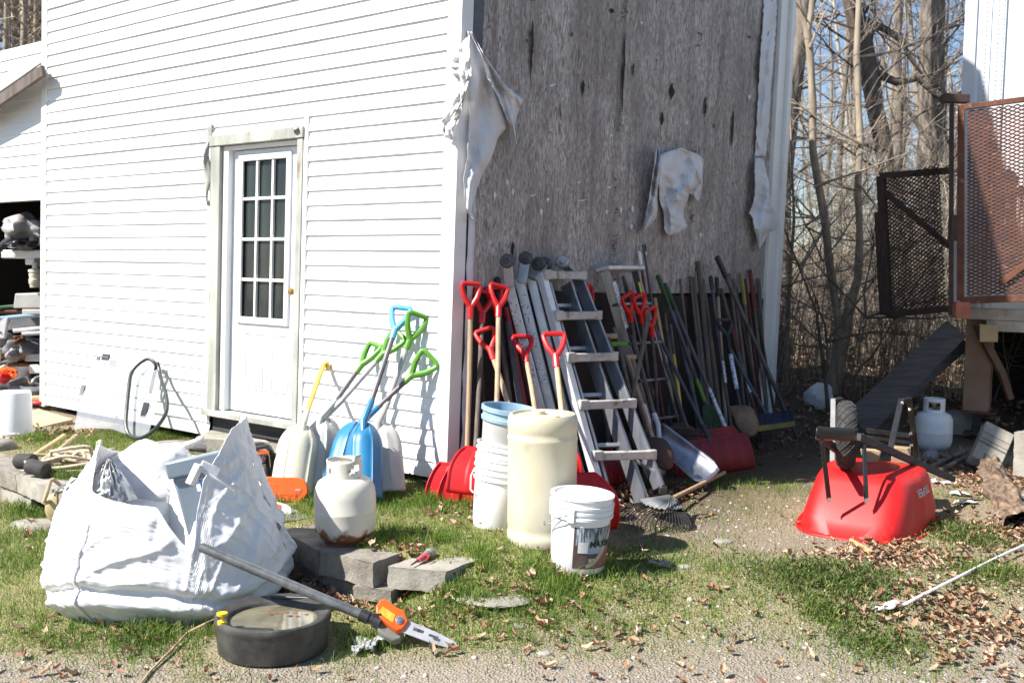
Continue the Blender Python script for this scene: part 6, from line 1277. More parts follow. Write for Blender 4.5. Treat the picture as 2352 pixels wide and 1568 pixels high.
gx = unit(q[1] - q[0]); gz_ = unit(q[3] - q[0]); Wg = (q[1] - q[0]).length; Hg = (q[3] - q[0]).length; gz_ = unit(gz_ - gx * gz_.dot(gx) * .0)
mb = MB(); mb.beam(q[0], q[3], .09, .05, gx); mb.beam(q[3], q[2], .06, .05, gz_); mb.beam(q[0], q[1], .06, .05, gz_); mb.beam(q[3].lerp(q[0], .1), q[2].lerp(q[1], .55), .05, .03, gz_); mb.beam(q[0] - gx * .07 + gz_ * .0, q[0].lerp(q[3], .75) - gx * .07, .06, .06, gx); part('frame', mb, M_rustdk, gt, bevel=.004)  # the gate's back-lit shade is put into its dark rust colour
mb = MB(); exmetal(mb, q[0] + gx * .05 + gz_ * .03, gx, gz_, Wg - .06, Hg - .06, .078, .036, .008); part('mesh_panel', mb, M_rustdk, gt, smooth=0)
mb = MB()
for k in range(14): c = P(2060, 730 + 4.5 * k, 9.6); mb.tube([c + V((.008 * math.cos(a), 0, .011 * math.sin(a))) for a in np.linspace(0, 2 * PI, 7)[:-1]], .0025, 4, closed=True)
part('chain', mb, M_rustdk, gt)
# stair stringers
sg = thing('stair_stringer', 'weathered grey plank stair stringer slanting from the trailer floor to the ground, front one', 'plank', P(2010, 960, 8.3), 'stair stringers by the trailer')
f4 = [P(2174, 736, 8.85), P(2219, 773, 8.85), P(1998, 1000, 8.25), P(1945, 945, 8.25)]
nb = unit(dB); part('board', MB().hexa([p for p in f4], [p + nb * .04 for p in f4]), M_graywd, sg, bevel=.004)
mb = MB()
for a, c in ((2060, 830), (2090, 846), (2155, 755), (2160, 762), (2085, 800), (2012, 915), (2040, 880)): mb.ball(P(a, c, 8.55).lerp(P(a, c, 8.5), .5), .006, 5)
sg2 = thing('stair_stringer', 'dark grey plank stair stringer in the shade behind the front one', 'plank', P(2100, 920, 9.2), 'stair stringers by the trailer')
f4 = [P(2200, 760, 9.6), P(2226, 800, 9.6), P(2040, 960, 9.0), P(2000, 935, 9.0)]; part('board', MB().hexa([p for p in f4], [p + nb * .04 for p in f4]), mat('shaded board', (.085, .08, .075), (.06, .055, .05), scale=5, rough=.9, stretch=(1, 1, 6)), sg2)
# ================================================================ BLOCKS, LOG, ROPE, LITTER ON THE RIGHT
def slab(label, pts, back, m, name='concrete_block', bevel=.006, cat_='block', group=None):
    mb = MB(); mb.hexa([p for p in pts], [p + back for p in pts]); return solo(name, mb, m, label, cat_, group, bevel=bevel)
F4 = [P(2232, 1045, 7.75), P(2296, 1080, 7.68), P(2332, 998, 7.95), P(2266, 965, 8.02)]
nf = unit((F4[1] - F4[0]).cross(F4[3] - F4[0])); nf = nf if nf.y > 0 else -nf
t = thing('concrete_block', 'grey concrete block tipped on its corner with grooves across its face at the right', 'block', P(2280, 1080, 6.8)); part('body', MB().hexa(F4, [p + nf * .10 for p in F4]), M_concl, t, bevel=.008)
mb = MB()
for f, w_ in ((.36, .016), (.26, .006), (.10, .005)): a_, c_ = F4[0].lerp(F4[3], 1 - f - .2), F4[1].lerp(F4[2], 1 - f - .2); mb.beam(a_.lerp(c_, .02) - nf * .001, a_.lerp(c_, .98) - nf * .001, w_, .003, F4[3] - F4[0])
part('groove', mb, mat('painted groove shade', (.12, .11, .09), (.09, .085, .07), rough=.95), t)  # dark strips on the face paint the shade of its grooves
block('rough grey block standing upright at the right edge behind the log', P(2330, 1000, 7.5), P(2420, 1000, 7.3), .16, .32, P(2330, 992, 7.5).z, M_concl, group=None)
lgp = [gp(2262, 1076), gp(2276, 1095), gp(2290, 1120), gp(2305, 1150), gp(2325, 1182), gp(2345, 1208), gp(2356, 1222)]; mb = MB(); G = []
for i in range(49):
    f = i / 48 * 6; k = min(int(f), 5); p = lgp[k].lerp(lgp[k + 1], f - k); p = V((p.x, p.y, gz(p.x, p.y))); d = unit(V((lgp[-1].x - lgp[0].x, lgp[-1].y - lgp[0].y, 0))); s_ = V((d.y, -d.x, 0)); row = []
    for j in range(25):
        a = 2 * PI * j / 24; ca, sa = math.cos(a), math.sin(a); q_ = V((ca, sa, i * .12)); rr2 = 1 + .30 * noise.noise(q_ * 1.6) + .75 * (abs(noise.noise(V((ca * 3.5, sa * 3.5, i * .16)))) - .2) + .25 * noise.noise(V((ca * 9, sa * 9, i * .5)))
        w_ = (.075 + .035 * (f / 6)) * (.35 + .65 * sstep(0, .6, f)); row.append(p + s_ * ca * w_ * rr2 + V((0, 0, .04 + .085 * sa * rr2 * (.5 + .5 * sstep(0, .5, f)))))
    G.append(row)
mb.grid(G); solo('bark_log', mb, M_log, 'split rotten log of flaky brown bark lying on the ground at the right edge', 'log', smooth=25)
mb = MB(); k0 = gp(2075, 1388, .03); rope = [gp(2020, 1398, .02), gp(2040, 1388, .04), gp(2052, 1380, .05), gp(2062, 1383, .05), k0, gp(2110, 1370, .04), gp(2200, 1325, .04), gp(2290, 1280, .04), gp(2360, 1248, .04), gp(2450, 1210, .03)]
wr_ = thing('rope', 'taut white rope running along the ground to the right edge with a knotted end', 'rope', k0); part('line', MB().tube(smooth_path(rope, 8), .0072, 8), M_wrope, wr_)
mb = MB(); kp = [gp(2052, 1381, .03), gp(2046, 1388, .05), gp(2036, 1386, .06), gp(2034, 1393, .03), gp(2046, 1395, .05), gp(2054, 1388, .065), gp(2044, 1384, .04), gp(2036, 1390, .02), gp(2026, 1396, .025)]; mb.tube(smooth_path(kp, 5), .0085, 8)
for k in range(4): mb.tube([kp[-1], gp(2012, 1398 + 2.5 * (k - 2), .012), gp(2000 + 3 * k, 1401 + 4 * (k - 2), .004)], [.006, .005, .002], 5)
part('knot', mb, M_wrope, wr_)
def scrap(name, label, cat_, px, py, sx, sy, h, m, seed, zr=0):
    c = gp(px, py, .01); rot = Matrix.Rotation(zr, 3, 'Z'); G = [[c + rot @ V((sx * (i / 8 - .5) * (1 + .2 * noise.noise(V((j, seed, 1)))), sy * (j / 6 - .5) * (1 + .2 * noise.noise(V((i * .7, seed, 5)))), h * .6 * abs(noise.noise(V((i * .22, j * .25, seed)))) + .003)) for i in range(9)] for j in range(7)]
    return solo(name, MB().grid(G), m, label, cat_, solid=.002, smooth=40)
scrap('work_glove', 'dirty pale work glove dropped on the ground right of the lidded bucket', 'glove', 1517, 1298, .12, .07, .07, M_tarp, 3, -.4)
scrap('plastic_scrap', 'bright white plastic scrap between the wheelbarrow and the log', 'litter', 2222, 1153, .12, .07, .06, M_white, 5, .2); scrap('plastic_scrap', 'crumpled white wrapper just above the bright white scrap', 'litter', 2205, 1135, .13, .08, .08, M_wrap, 8, -.4); scrap('plastic_scrap', 'torn white paper under the end of the wheelbarrow handle', 'litter', 2162, 1108, .13, .08, .05, M_wrap, 11, -.3); scrap('plastic_scrap', 'thin white strip among the leaves below the tipped block', 'litter', 2200, 1060, .16, .03, .04, M_white, 14, .1); scrap('plastic_scrap', 'white plastic scrap at the right edge beside the log', 'litter', 2346, 1148, .10, .08, .09, M_white, 16, .3)
c = gp(1885, 935); mb = MB(); mb.ball((0, 0, 0), (.16, .12, .15), 12); mb.v = [c + V((0, 0, .10)) + p * (1 + .35 * noise.noise(p * 9)) for p in mb.v]; solo('plastic_bag', mb, M_wrap, 'crumpled white plastic bag at the foot of the forked tree', 'bag', smooth=30)
mb = MB(); T = Matrix.Translation(gp(2138, 1047, .05)) @ Matrix.Rotation(1.2, 4, 'X'); mb.lathe([(.05, -.05), (.052, .04), (.03, .07), (.001, .07)], 20, T); solo('plastic_cup', mb, M_clear, 'clear plastic cup lying in front of the clean propane tank', 'cup')
for a, c_, lb in (((2130, 1075), (2218, 1033), 'upper'), ((2160, 1078), (2215, 1052), 'lower')):
    mb = MB(); mb.tube([gp(a[0], a[1], .03), gp((a[0] + c_[0]) / 2, (a[1] + c_[1]) / 2, .06), gp(c_[0], c_[1], .05)], [.016, .018, .02], 8); solo('branch', mb, M_bark, lb + ' of two bare branches lying before the tipped block', 'branch')
mb = MB(); q = [gp(2185, 1062), gp(2238, 1066), gp(2250, 1038), gp(2150, 1050)]; mb.hexa([V((p.x, p.y, gz(p.x, p.y) - .01)) for p in q], [V((p.x, p.y, gz(p.x, p.y) + .03)) for p in q]); solo('board_scrap', mb, M_gwood, 'grey board scrap on the ground behind the leaf pile by the clean tank', 'board')
mb = MB(); q = [gp(1953, 1240, .02), gp(1990, 1262, .02)]; mb.beam(q[0], gp(2005, 1270, .03), .022, .012, V((0, 0, 1))); solo('wood_stick', mb, M_ywood, 'pale split stick leaning at the front rim of the wheelbarrow', 'stick')
mb = MB(); c = gp(1445, 1180); mb.tube(smooth_path([gp(1470, 1250, .01), gp(1478, 1265, .05), gp(1490, 1285, .03), gp(1505, 1300, .01)]), .004, 5); mb.tube([gp(1478, 1265, .05), gp(1462, 1280, .05), gp(1455, 1288, .01)], .003, 5); mb.tube([gp(1480, 1262, .05), gp(1500, 1262, .07), gp(1520, 1275, .02)], .003, 5); solo('twig', mb, M_wood, 'forked dry twig in the bucket shadow above the glove', 'twig')

# ================================================================ JUNK IN THE SHED
JG = 'junk stacked in the shed opening'; JY = 9.95
def pj(px, py, dy=0): return P(px, py, JY + dy)
def jbox(name, label, cat_, x0, x1, y0, y1, m, d=.35, dy=0, skew=0, bevel=.01):
    mb = MB(); mb.hexa([pj(x0, y1, dy), pj(x1, y1, dy), pj(x1, y1, dy) + V((0, d, 0)), pj(x0, y1, dy) + V((0, d, 0))], [pj(x0 + skew, y0, dy), pj(x1 + skew, y0, dy), pj(x1 + skew, y0, dy) + V((0, d, 0)), pj(x0 + skew, y0, dy) + V((0, d, 0))]); return solo(name, mb, m, label, cat_, JG, bevel=bevel)
def jblob(name, label, cat_, px, py, rx, rz, m, dy=0, seed=0, amp=.35, ry=.2):
    c = pj(px, py, dy); mb = MB(); mb.ball((0, 0, 0), (1, 1, 1), 14); k = JY / 2352; mb.v = [c + V((p.x * rx * k, p.y * ry, p.z * rz * k)) * (1 + amp * noise.noise(p * 1.7 + V((seed, 0, 0)))) for p in mb.v]; return solo(name, mb, m, label, cat_, JG, smooth=60)
jblob('tarp_bundle', 'grey folded tarp bundle on the white shelf board', 'tarp', 58, 524, 50, 30, M_tarp, .1, 1, .5); jbox('shelf_board', 'white shelf board with a brown stain holding the tarp', 'board', 2, 108, 574, 593, M_white, .6)
mb = MB(); mb.tube([pj(80, 551, -.05), pj(120, 545, .25)], .06, 20, cap=False); mb.tube([pj(80, 551, -.05), pj(120, 545, .25)], .050, 20, cap=False); solo('pvc_pipe', mb, M_white, 'short white plastic pipe end beside the tarp bundle', 'pipe', JG)
mb = MB(); p0_, p1_ = pj(-15, 580, -.1), pj(28, 548, -.05); pts = []; rr2 = []
for i in range(40): pts.append(p0_.lerp(p1_, i / 39)); rr2.append(.042 if i % 2 else .034)
mb.tube(pts, rr2, 12); solo('duct_hose', mb, M_charc, 'black ribbed duct hose at the left edge on the shelf', 'hose', JG)
jblob('foil_sheet', 'crumpled black plastic with bright glints under the tarp bundle', 'plastic sheet', 55, 562, 30, 12, M_gloss, .0, 4, .5); jbox('wood_offcut', 'small white box hanging under the shelf board', 'box', 57, 79, 592, 608, M_white, .2)
mb = MB(); T = Matrix.Translation(pj(82, 660)); mb.lathe([(.05, 0), (.055, .03), (.062, .04), (.062, .08), (.055, .085), (.062, .13), (.05, .14), (.066, .15), (.066, .17), (.03, .18), (.03, .24)], 18, T); solo('glass_jar', mb, M_cream, 'ribbed cream jar standing between shelf and white tub', 'jar', JG)
jbox('plastic_tub', 'pale grey plastic tub on the pipes below the jar', 'tub', 30, 110, 674, 708, M_grypl, .4, 0, 4); jbox('box_lid', 'grey lid under the pale tub', 'lid', 50, 112, 710, 722, M_grypl, .4)
for a, c, r_, m_, lb, nm in (((-20, 733), (110, 721), .022, M_ltblue, 'pale green pipe crossing the shed opening', 'pipe'), ((-20, 716), (52, 716), .02, M_rust, 'rust brown pipe above the pale green one', 'pipe'), ((-10, 707), (30, 703), .016, mat('dull green metal', (.14, .25, .17), rough=.5), 'thin green rod above the brown pipe', 'rod'), ((30, 760), (110, 752), .02, M_white, 'upper of two white metal tubes before the grey panel', 'tube'), ((50, 768), (110, 763), .02, M_white, 'lower of two white metal tubes before the grey panel', 'tube'), ((0, 764), (32, 759), .014, M_black, 'black rod left of the white tubes', 'rod'), ((-10, 852), (32, 828), .018, M_cream, 'cream stick rising over the orange cord', 'stick'), ((0, 800), (-6, 868), .02, M_galv, 'grey bar standing at the left edge', 'bar')):
    solo(nm, MB().tube([pj(a[0], a[1], -.05), pj(c[0], c[1], .05)], r_, 10), m_, lb, nm, JG)
jbox('scrap_sheet', 'dark grey sheet panel leaning below the green pipe', 'panel', 14, 112, 728, 762, M_garn, .1, .15, 12); jbox('plastic_sheet', 'white translucent sheet leaning at the left edge', 'sheet', -12, 10, 730, 778, M_wrap, .05, -.05, 8)
jblob('engine_part', 'grey rounded housing with a rusty fitting', 'machine part', 55, 800, 42, 26, M_garn, .1, 7, .4); jblob('engine_part', 'grey pail shaped casting at the left edge', 'machine part', 12, 792, 24, 34, M_tarp, .15, 9, .3); jblob('rusty_fitting', 'knot of rusty and brass fittings on the grey housing', 'fitting', 44, 780, 13, 9, M_rust, -.1, 3, .6, .08)
jbox('metal_tray', 'grey metal tray filled with small parts', 'tray', 56, 112, 812, 830, M_galv, .3, -.05, 2); jbox('plastic_crate', 'white crate with faded red print', 'crate', 67, 112, 838, 858, M_trim, .3, -.1, -3); jbox('wooden_board', 'brown board under the metal tray', 'board', 0, 80, 834, 842, M_rust, .4, .0); jblob('engine_part', 'pale coupling between housing and tray', 'machine part', 32, 815, 12, 14, M_tarp, -.1, 12, .5, .1)
mb = MB(); pts = [pj(16 + 24 * math.cos(i * .9) * math.sin(i * .23 + 1), 858 + 14 * math.sin(i * .9) * math.cos(i * .17), -.35 + .08 * math.sin(i * .6)) for i in range(160)]; mb.tube(pts, .010, 6); solo('extension_cord', mb, M_orange, 'tangled bright orange cord heap at the left edge', 'cord', JG)
jblob('plastic_jug', 'shiny red plastic jug half covered by the orange cord', 'jug', 7, 868, 14, 12, M_redpl, -.45, 2, .3, .1)
mb = MB(); mb.hexa([pj(30, 886, -.3), pj(72, 886, -.3), pj(70, 880, .0), pj(36, 880, .0)], [pj(44, 874, -.3), pj(66, 870, -.3), pj(64, 866, 0), pj(44, 870, 0)]); solo('yellow_case', mb, M_yellow, 'yellow wedge shaped tool case above the upturned bucket', 'case', JG, bevel=.006)
solo('blade_board', MB().beam(pj(22, 884, -.35), pj(66, 868, -.35), .05, .015, V((0, 0, 1))), M_garn, 'grey blade lying across the yellow case', 'blade', JG); mb = MB(); mb.tube(smooth_path([pj(72, 890, -.3), pj(76, 876, -.3), pj(84, 868, -.25), pj(100, 864, -.2)]), .018, 8); solo('conduit', mb, M_galv, 'curved pale grey conduit at the corner of the shed opening', 'conduit', JG)
jblob('grey_tarp', 'slumped dark grey tarp behind the upturned bucket', 'tarp', 60, 898, 44, 18, M_garn, -.3, 15, .4); jbox('red_strip', 'red plastic strip lying low beside the bucket', 'strip', 70, 94, 922, 930, M_redpl, .1, -.6, 3); jbox('wooden_board', 'tan board end low behind the red strip', 'board', 66, 96, 910, 921, M_tanwd, .3, -.5); jblob('dark_heap', 'dark jumble of scrap filling the bottom of the shed', 'scrap heap', 30, 880, 80, 50, M_charc, .6, 21, .5, .4)
# ================================================================ WOODS
rt = random.Random(21)
class NB:                                           # light-weight builder for great numbers of thin stems
    def __init__(s): s.v = []; s.f = []; s.c = []
    def stem(s, pts, radii, col, n=3):
        b = len(s.v); m = len(pts)
        for i, p in enumerate(pts):
            d = (pts[min(i + 1, m - 1)] - pts[max(i - 1, 0)]); d = d.normalized() if d.length > 1e-6 else V((0, 0, 1)); a = d.orthogonal().normalized(); c = d.cross(a); r = radii[i]
            for k in range(n): t = 2 * PI * k / n; s.v.append(p + a * (math.cos(t) * r) + c * (math.sin(t) * r)); s.c.append(col)
        for i in range(m - 1):
            for k in range(n): s.f.append((b + i * n + k, b + i * n + (k + 1) % n, b + (i + 1) * n + (k + 1) % n, b + (i + 1) * n + k))
    def obj(s, name, m, label, cat_, kind='stuff'):
        return np_mesh(name, np.array([tuple(p) for p in s.v]), np.array(s.f), np.array(s.c), m, kind, label, cat_)
def wander(p, d, L, k, jit, up=0):
    pts = [V(p)]; d = unit(d)
    for i in range(k): d = unit(d + V((rt.gauss(0, jit), rt.gauss(0, jit), rt.gauss(0, jit) + up))); pts.append(pts[-1] + d * (L / k))
    return pts
def twigs(mb, p, d, L, r, depth, n=5, spread=.7):
    pts = wander(p, d, L, 4, .14, .03); mb.tube(pts, [r * (1 - .75 * i / 4) for i in range(5)], 5 if r > .015 else 3, cap=False)
    if depth <= 0: return
    for k in range(n):
        f = .25 + .72 * rt.random(); i = min(int(f * 4), 3); q = pts[i].lerp(pts[i + 1], f * 4 - i); dd = unit(pts[i + 1] - pts[i]); s = V((rt.gauss(0, 1), rt.gauss(0, 1), rt.gauss(0, .7)))
        twigs(mb, q, unit(dd + unit(s) * spread + V((0, 0, .15))), L * rt.uniform(.4, .62), r * .5 * (1 - .4 * f), depth - 1, n, spread)
def ptrunk(mb, pix, y, k=1.0, n=12):
    """pix: (px, py, half width px) measured up the trunk"""
    pts = []; rr = []
    for i in range(len(pix) - 1):
        for s in range(4):
            f = s / 4; a, c = pix[i], pix[i + 1]; pts.append(P(a[0] + (c[0] - a[0]) * f, a[1] + (c[1] - a[1]) * f, y)); rr.append((a[2] + (c[2] - a[2]) * f) * y / 2352 * k)
    a = pix[-1]; pts.append(P(a[0], a[1], y)); rr.append(a[2] * y / 2352 * k)
    pts = [p + V((noise.noise(p * 1.1), noise.noise(p * 1.1 + V((5, 0, 0))), 0)) * .03 for p in pts]; rr = [r * (1 + .13 * noise.noise(p * 3)) for p, r in zip(pts, rr)]
    mb.tube(pts, rr, n); return pts, rr
def tree(name, label, pix, y, m, limbs=(), crown=(6, 1.6, .02, 2), group='bare trees behind the buildings', ext=None, base=None):
    t = thing(name, label, 'tree', P(pix[0][0], pix[0][1], y), group); mb = MB(); pts, rr = ptrunk(mb, pix, y)
    top = pts[-1]; d = unit(pts[-1] - pts[-3]); mb2 = MB()
    mb.tube([top, top + d * .8, top + d * 2 + V((.1, 0, 0)), top + d * 4 + V((.3, .1, 0))], [rr[-1], rr[-1] * .85, rr[-1] * .55, rr[-1] * .2], 8)
    part('trunk', mb, m, t, smooth=60)
    for L in limbs: ptrunk(mb2, L, y - .1 * rt.random(), 1, 7)
    n, ln, r_, dp = crown
    allp = pts[len(pts) // 3:] + [top + d * .6, top + d * 1.3, top + d * 2.2, top + d * 3]
    for k in range(n): q = rt.choice(allp); twigs(mb2, q, V((rt.gauss(0, 1), rt.gauss(0, .6), .5 + .4 * rt.random())), ln * rt.uniform(.6, 1.2), r_, dp)
    for L in limbs:
        for k in range(5): a = L[rt.randrange(1, len(L))]; twigs(mb2, P(a[0], a[1], y), V((rt.gauss(0, 1), rt.gauss(0, .5), rt.uniform(-.2, .8))), 1.2, .014, 2)
    part('branches', mb2, m, t, smooth=60); return t
# forked tree by the stairs
t = thing('forked_tree', 'young tree forking low into two slim pale stems between the building and the trailer', 'tree', P(1912, 940, 11.3)); mb = MB()
ptrunk(mb, [(1908, 960, 22), (1912, 900, 20), (1922, 840, 17), (1930, 790, 17)], 11.3); ptrunk(mb, [(1926, 800, 14), (1924, 740, 10), (1913, 660, 10), (1902, 590, 9), (1893, 520, 9), (1880, 430, 9), (1868, 340, 8.5), (1866, 250, 8.5), (1862, 180, 8.5), (1858, 110, 8), (1852, 70, 9)], 11.3)
ptrunk(mb, [(1934, 800, 14), (1944, 730, 12), (1956, 680, 11), (1970, 640, 9), (1974, 560, 8.5), (1970, 440, 8), (1979, 330, 8), (1970, 240, 7.5), (1965, 130, 7), (1970, 40, 6.5), (1976, -60, 6)], 11.3)
ptrunk(mb, [(1853, 75, 8), (1840, 30, 6), (1826, -30, 5), (1810, -120, 3)], 11.3, n=8); ptrunk(mb, [(1854, 72, 8), (1862, 30, 6.5), (1868, -40, 6), (1880, -140, 3)], 11.3, n=8); ptrunk(mb, [(1948, 720, 9), (1944, 690, 7), (1946, 672, 4)], 11.25, n=8)
part('trunk', mb, M_barkpale, t, smooth=60); mb = MB()
for a in ([(1978, 330, 4), (1940, 310, 3), (1900, 290, 2.5), (1800, 215, 1.5)], [(1868, 430, 3.5), (1900, 418, 3), (1990, 390, 2.5), (2090, 350, 1)], [(1880, 500, 3), (1850, 515, 2), (1800, 530, 1.5)], [(1976, 600, 3), (2010, 560, 2), (2060, 540, 1)], [(1970, 420, 3), (2010, 470, 2), (1990, 505, 1)], [(1885, 535, 3), (1830, 640, 2), (1800, 690, 1)], [(1958, 660, 3), (2010, 640, 2), (2080, 600, 1)], [(1858, 110, 3), (1890, 35, 2), (1920, -10, 1)]): ptrunk(mb, a, 11.25, 1, 6)
for k in range(26): a = rt.choice([(1880, 430), (1868, 340), (1866, 250), (1862, 150), (1974, 560), (1970, 440), (1979, 330), (1970, 240), (1965, 130), (1893, 520), (1850, 40), (1976, 20)]); twigs(mb, P(a[0], a[1], 11.3), V((rt.gauss(0, 1), rt.gauss(0, .5), rt.uniform(-.1, .8))), rt.uniform(.6, 1.5), .009, 2, 4)
part('branches', mb, M_barkpale, t)
tree('bare_tree', 'thick grey barked tree leaning right behind the end of the bare wall', [(1788, 940, 26), (1790, 760, 24), (1792, 600, 23), (1797, 420, 23), (1812, 250, 24), (1835, 100, 23), (1852, -20, 22)], 13.5, M_bark, [[(1820, 320, 3), (1860, 318, 2), (1890, 330, 1)], [(1850, 40, 5), (1890, 42, 3), (1930, 30, 1)]], (16, 2, .016, 2))
tree('bare_tree', 'dark twisted tree with heavy crooked limbs in the middle of the woods', [(2068, 940, 20), (2066, 800, 20), (2064, 640, 18), (2062, 560, 18), (2045, 430, 19), (2030, 330, 19), (2010, 250, 20), (2000, 170, 21), (1985, 100, 22), (1962, 20, 22), (1950, -40, 20)], 14, M_barkdk, [[(1985, 45, 9), (2040, 70, 8), (2075, 95, 7), (2090, 130, 5), (2120, 170, 3)], [(2008, 165, 10), (2060, 190, 9), (2110, 180, 7), (2150, 220, 6), (2180, 235, 4)], [(2062, 545, 8), (2100, 480, 5), (2150, 470, 3)], [(2030, 330, 5), (2070, 400, 4), (2100, 440, 2)]], (18, 2.2, .02, 2))
tree('bare_tree', 'broad lichen spotted tree just left of the trailer', [(2098, 960, 30), (2105, 820, 29), (2120, 640, 27), (2132, 480, 26), (2138, 300, 28), (2140, 150, 28), (2146, 0, 26), (2150, -60, 24)], 15, M_bark, [[(2140, 220, 6), (2170, 300, 4), (2190, 360, 2)], [(2135, 330, 6), (2090, 260, 4), (2060, 210, 2)], [(2130, 500, 7), (2160, 430, 4), (2200, 400, 2)]], (16, 2.2, .02, 2))
tree('bare_tree', 'slender upright tree between the twisted tree and the lichen spotted one', [(2058, 900, 11), (2060, 600, 11), (2062, 300, 12), (2060, 100, 11), (2068, -40, 10)], 17, M_bark, [], (14, 2.2, .016, 2))
tree('sapling', 'thin pale sapling standing clear beside the end of the bare wall', [(1806, 915, 4.5), (1808, 780, 4.5), (1812, 690, 4.5), (1818, 600, 4), (1822, 510, 3.5), (1822, 420, 2.5)], 11.4, M_barkpale, [[(1814, 650, 2), (1840, 610, 1.6), (1890, 600, 1)], [(1812, 690, 2), (1790, 660, 1.2), (1770, 655, 1)], [(1820, 560, 2), (1850, 520, 1.2), (1870, 500, 1)]], (12, .6, .005, 1))
tree('sapling', 'small dark sapling with a broken top left of the forked tree', [(1898, 940, 5), (1892, 860, 4.5), (1884, 790, 4), (1878, 720, 3), (1870, 700, 2.5)], 10.3, M_barkdk, [[(1893, 850, 3), (1900, 800, 2.5), (1898, 786, 2)]], (6, .5, .005, 1))
tree('sapling', 'crooked dark sapling rising between the forked tree and the stair stringer', [(1950, 925, 4), (1958, 870, 4), (1978, 840, 3.5), (2000, 820, 3), (2012, 800, 2)], 10.3, M_barkdk, [[(1968, 836, 2.5), (1975, 780, 2), (1990, 730, 1)]], (8, .6, .005, 1))
for i, (x, w_, yy, lb) in enumerate(((12, 7, 20, 'leftmost trunk'), (34, 5, 22, 'second trunk from the left'), (52, 8, 19, 'thickest trunk'), (78, 6, 21, 'trunk nearest the building'))):
    tree('bare_tree', lb + ' of the pale bare trees above the shed roof', [(x, 420, w_), (x + 2, 200, w_), (x + 3, 60, w_ * .9), (x + 6, -60, w_ * .8)], yy, M_barkpale, [], (22, 2.4, .018, 2), 'pale bare trees above the shed')
M_tw = attr_mat('twig tint', .9, 0)
def twcol(): k = rt.uniform(.45, 1.15); b_ = rt.choice(((.37, .305, .235), (.44, .38, .30), (.28, .225, .175), (.50, .43, .34), (.20, .165, .135))); return tuple(x * k for x in b_)
nb = NB()
def bush(x, y, h, r):
    z = gz(x, y) - .05; d = V((rt.gauss(0, .16), rt.gauss(0, .12), 1)); c = twcol(); pts = wander((x, y, z), d, h, 5, .10, .0); nb.stem(pts, [r * (1 - .75 * i / 5) for i in range(6)], c)
    for k in range(rt.randint(4, 9)):
        f = .15 + .8 * rt.random(); i = min(int(f * 5), 4); q = pts[i].lerp(pts[i + 1], f * 5 - i); s = V((rt.gauss(0, 1), rt.gauss(0, .8), rt.uniform(-.1, 1))); L_ = h * rt.uniform(.15, .42); p2 = wander(q, s, L_, 3, .25); nb.stem(p2, [r * .45, r * .36, r * .28, r * .15], c)
        for e_ in range(3): p3 = wander(p2[rt.randint(1, 3)], V((rt.gauss(0, 1), rt.gauss(0, 1), rt.uniform(-.3, .8))), L_ * .5, 2, .3); nb.stem(p3, [r * .25, r * .2, r * .1], c)
for i in range(900):
    y = 11.0 + 10 * rt.random() ** 1.5; x = rt.uniform(2.6, 6.6) * y / 11.5; bush(x, y, rt.uniform(.8, 3.2) * (1 + .04 * (y - 11)), rt.uniform(.003, .008) * (1 + .06 * (y - 11)))
for i in range(60): y = rt.uniform(14, 24); x = rt.uniform(-11.5, -7.2) * y / 18; bush(x, y, rt.uniform(3, 7.5), rt.uniform(.015, .035))
nb.obj('undergrowth', M_tw, 'dense tangle of bare brown brush filling the edge of the woods', 'brush')
nb = NB()
for i in range(62):
    y = rt.uniform(17, 45); x = rt.uniform(.16, .56) * y; z = gz(x, y) - .2; c = twcol(); h = rt.uniform(6, 13); r = rt.uniform(.02, .10); pts = wander((x, y, z), V((rt.gauss(0, .06), 0, 1)), h, 6, .05); nb.stem(pts, [r * (1 - .7 * k / 6) for k in range(7)], c, 5)
    for k in range(12):
        f = .3 + .7 * rt.random(); j = min(int(f * 6), 5); q = pts[j].lerp(pts[j + 1], f * 6 - j); p2 = wander(q, V((rt.gauss(0, 1), rt.gauss(0, 1), rt.uniform(0, 1))), rt.uniform(1, 3), 3, .2); r2 = r * .22 + .004; nb.stem(p2, [r2, r2 * .8, r2 * .5, r2 * .2], c)
        for e_ in range(5): p3 = wander(p2[rt.randint(1, 3)], V((rt.gauss(0, 1), rt.gauss(0, 1), rt.uniform(-.2, .9))), rt.uniform(.5, 1.4), 2, .25); nb.stem(p3, [r2 * .5, r2 * .35, r2 * .15], c)
for i in range(90):
    y = rt.uniform(20, 40); x = rt.uniform(-.62, -.40) * y; z = gz(x, y) - .2; c = twcol(); h = rt.uniform(9, 16); r = rt.uniform(.05, .16); pts = wander((x, y, z), V((rt.gauss(0, .06), 0, 1)), h, 6, .05); nb.stem(pts, [r * (1 - .7 * k / 6) for k in range(7)], c, 5)
    for k in range(14):
        f = .3 + .7 * rt.random(); j = min(int(f * 6), 5); q = pts[j].lerp(pts[j + 1], f * 6 - j); p2 = wander(q, V((rt.gauss(0, 1), rt.gauss(0, 1), rt.uniform(0, 1))), rt.uniform(1, 3), 3, .2); nb.stem(p2, [r * .25, r * .2, r * .12, r * .05], c)
nb.obj('far_woods', M_tw, 'far bare woods reading as one brown mass of trunks and twigs', 'woods')
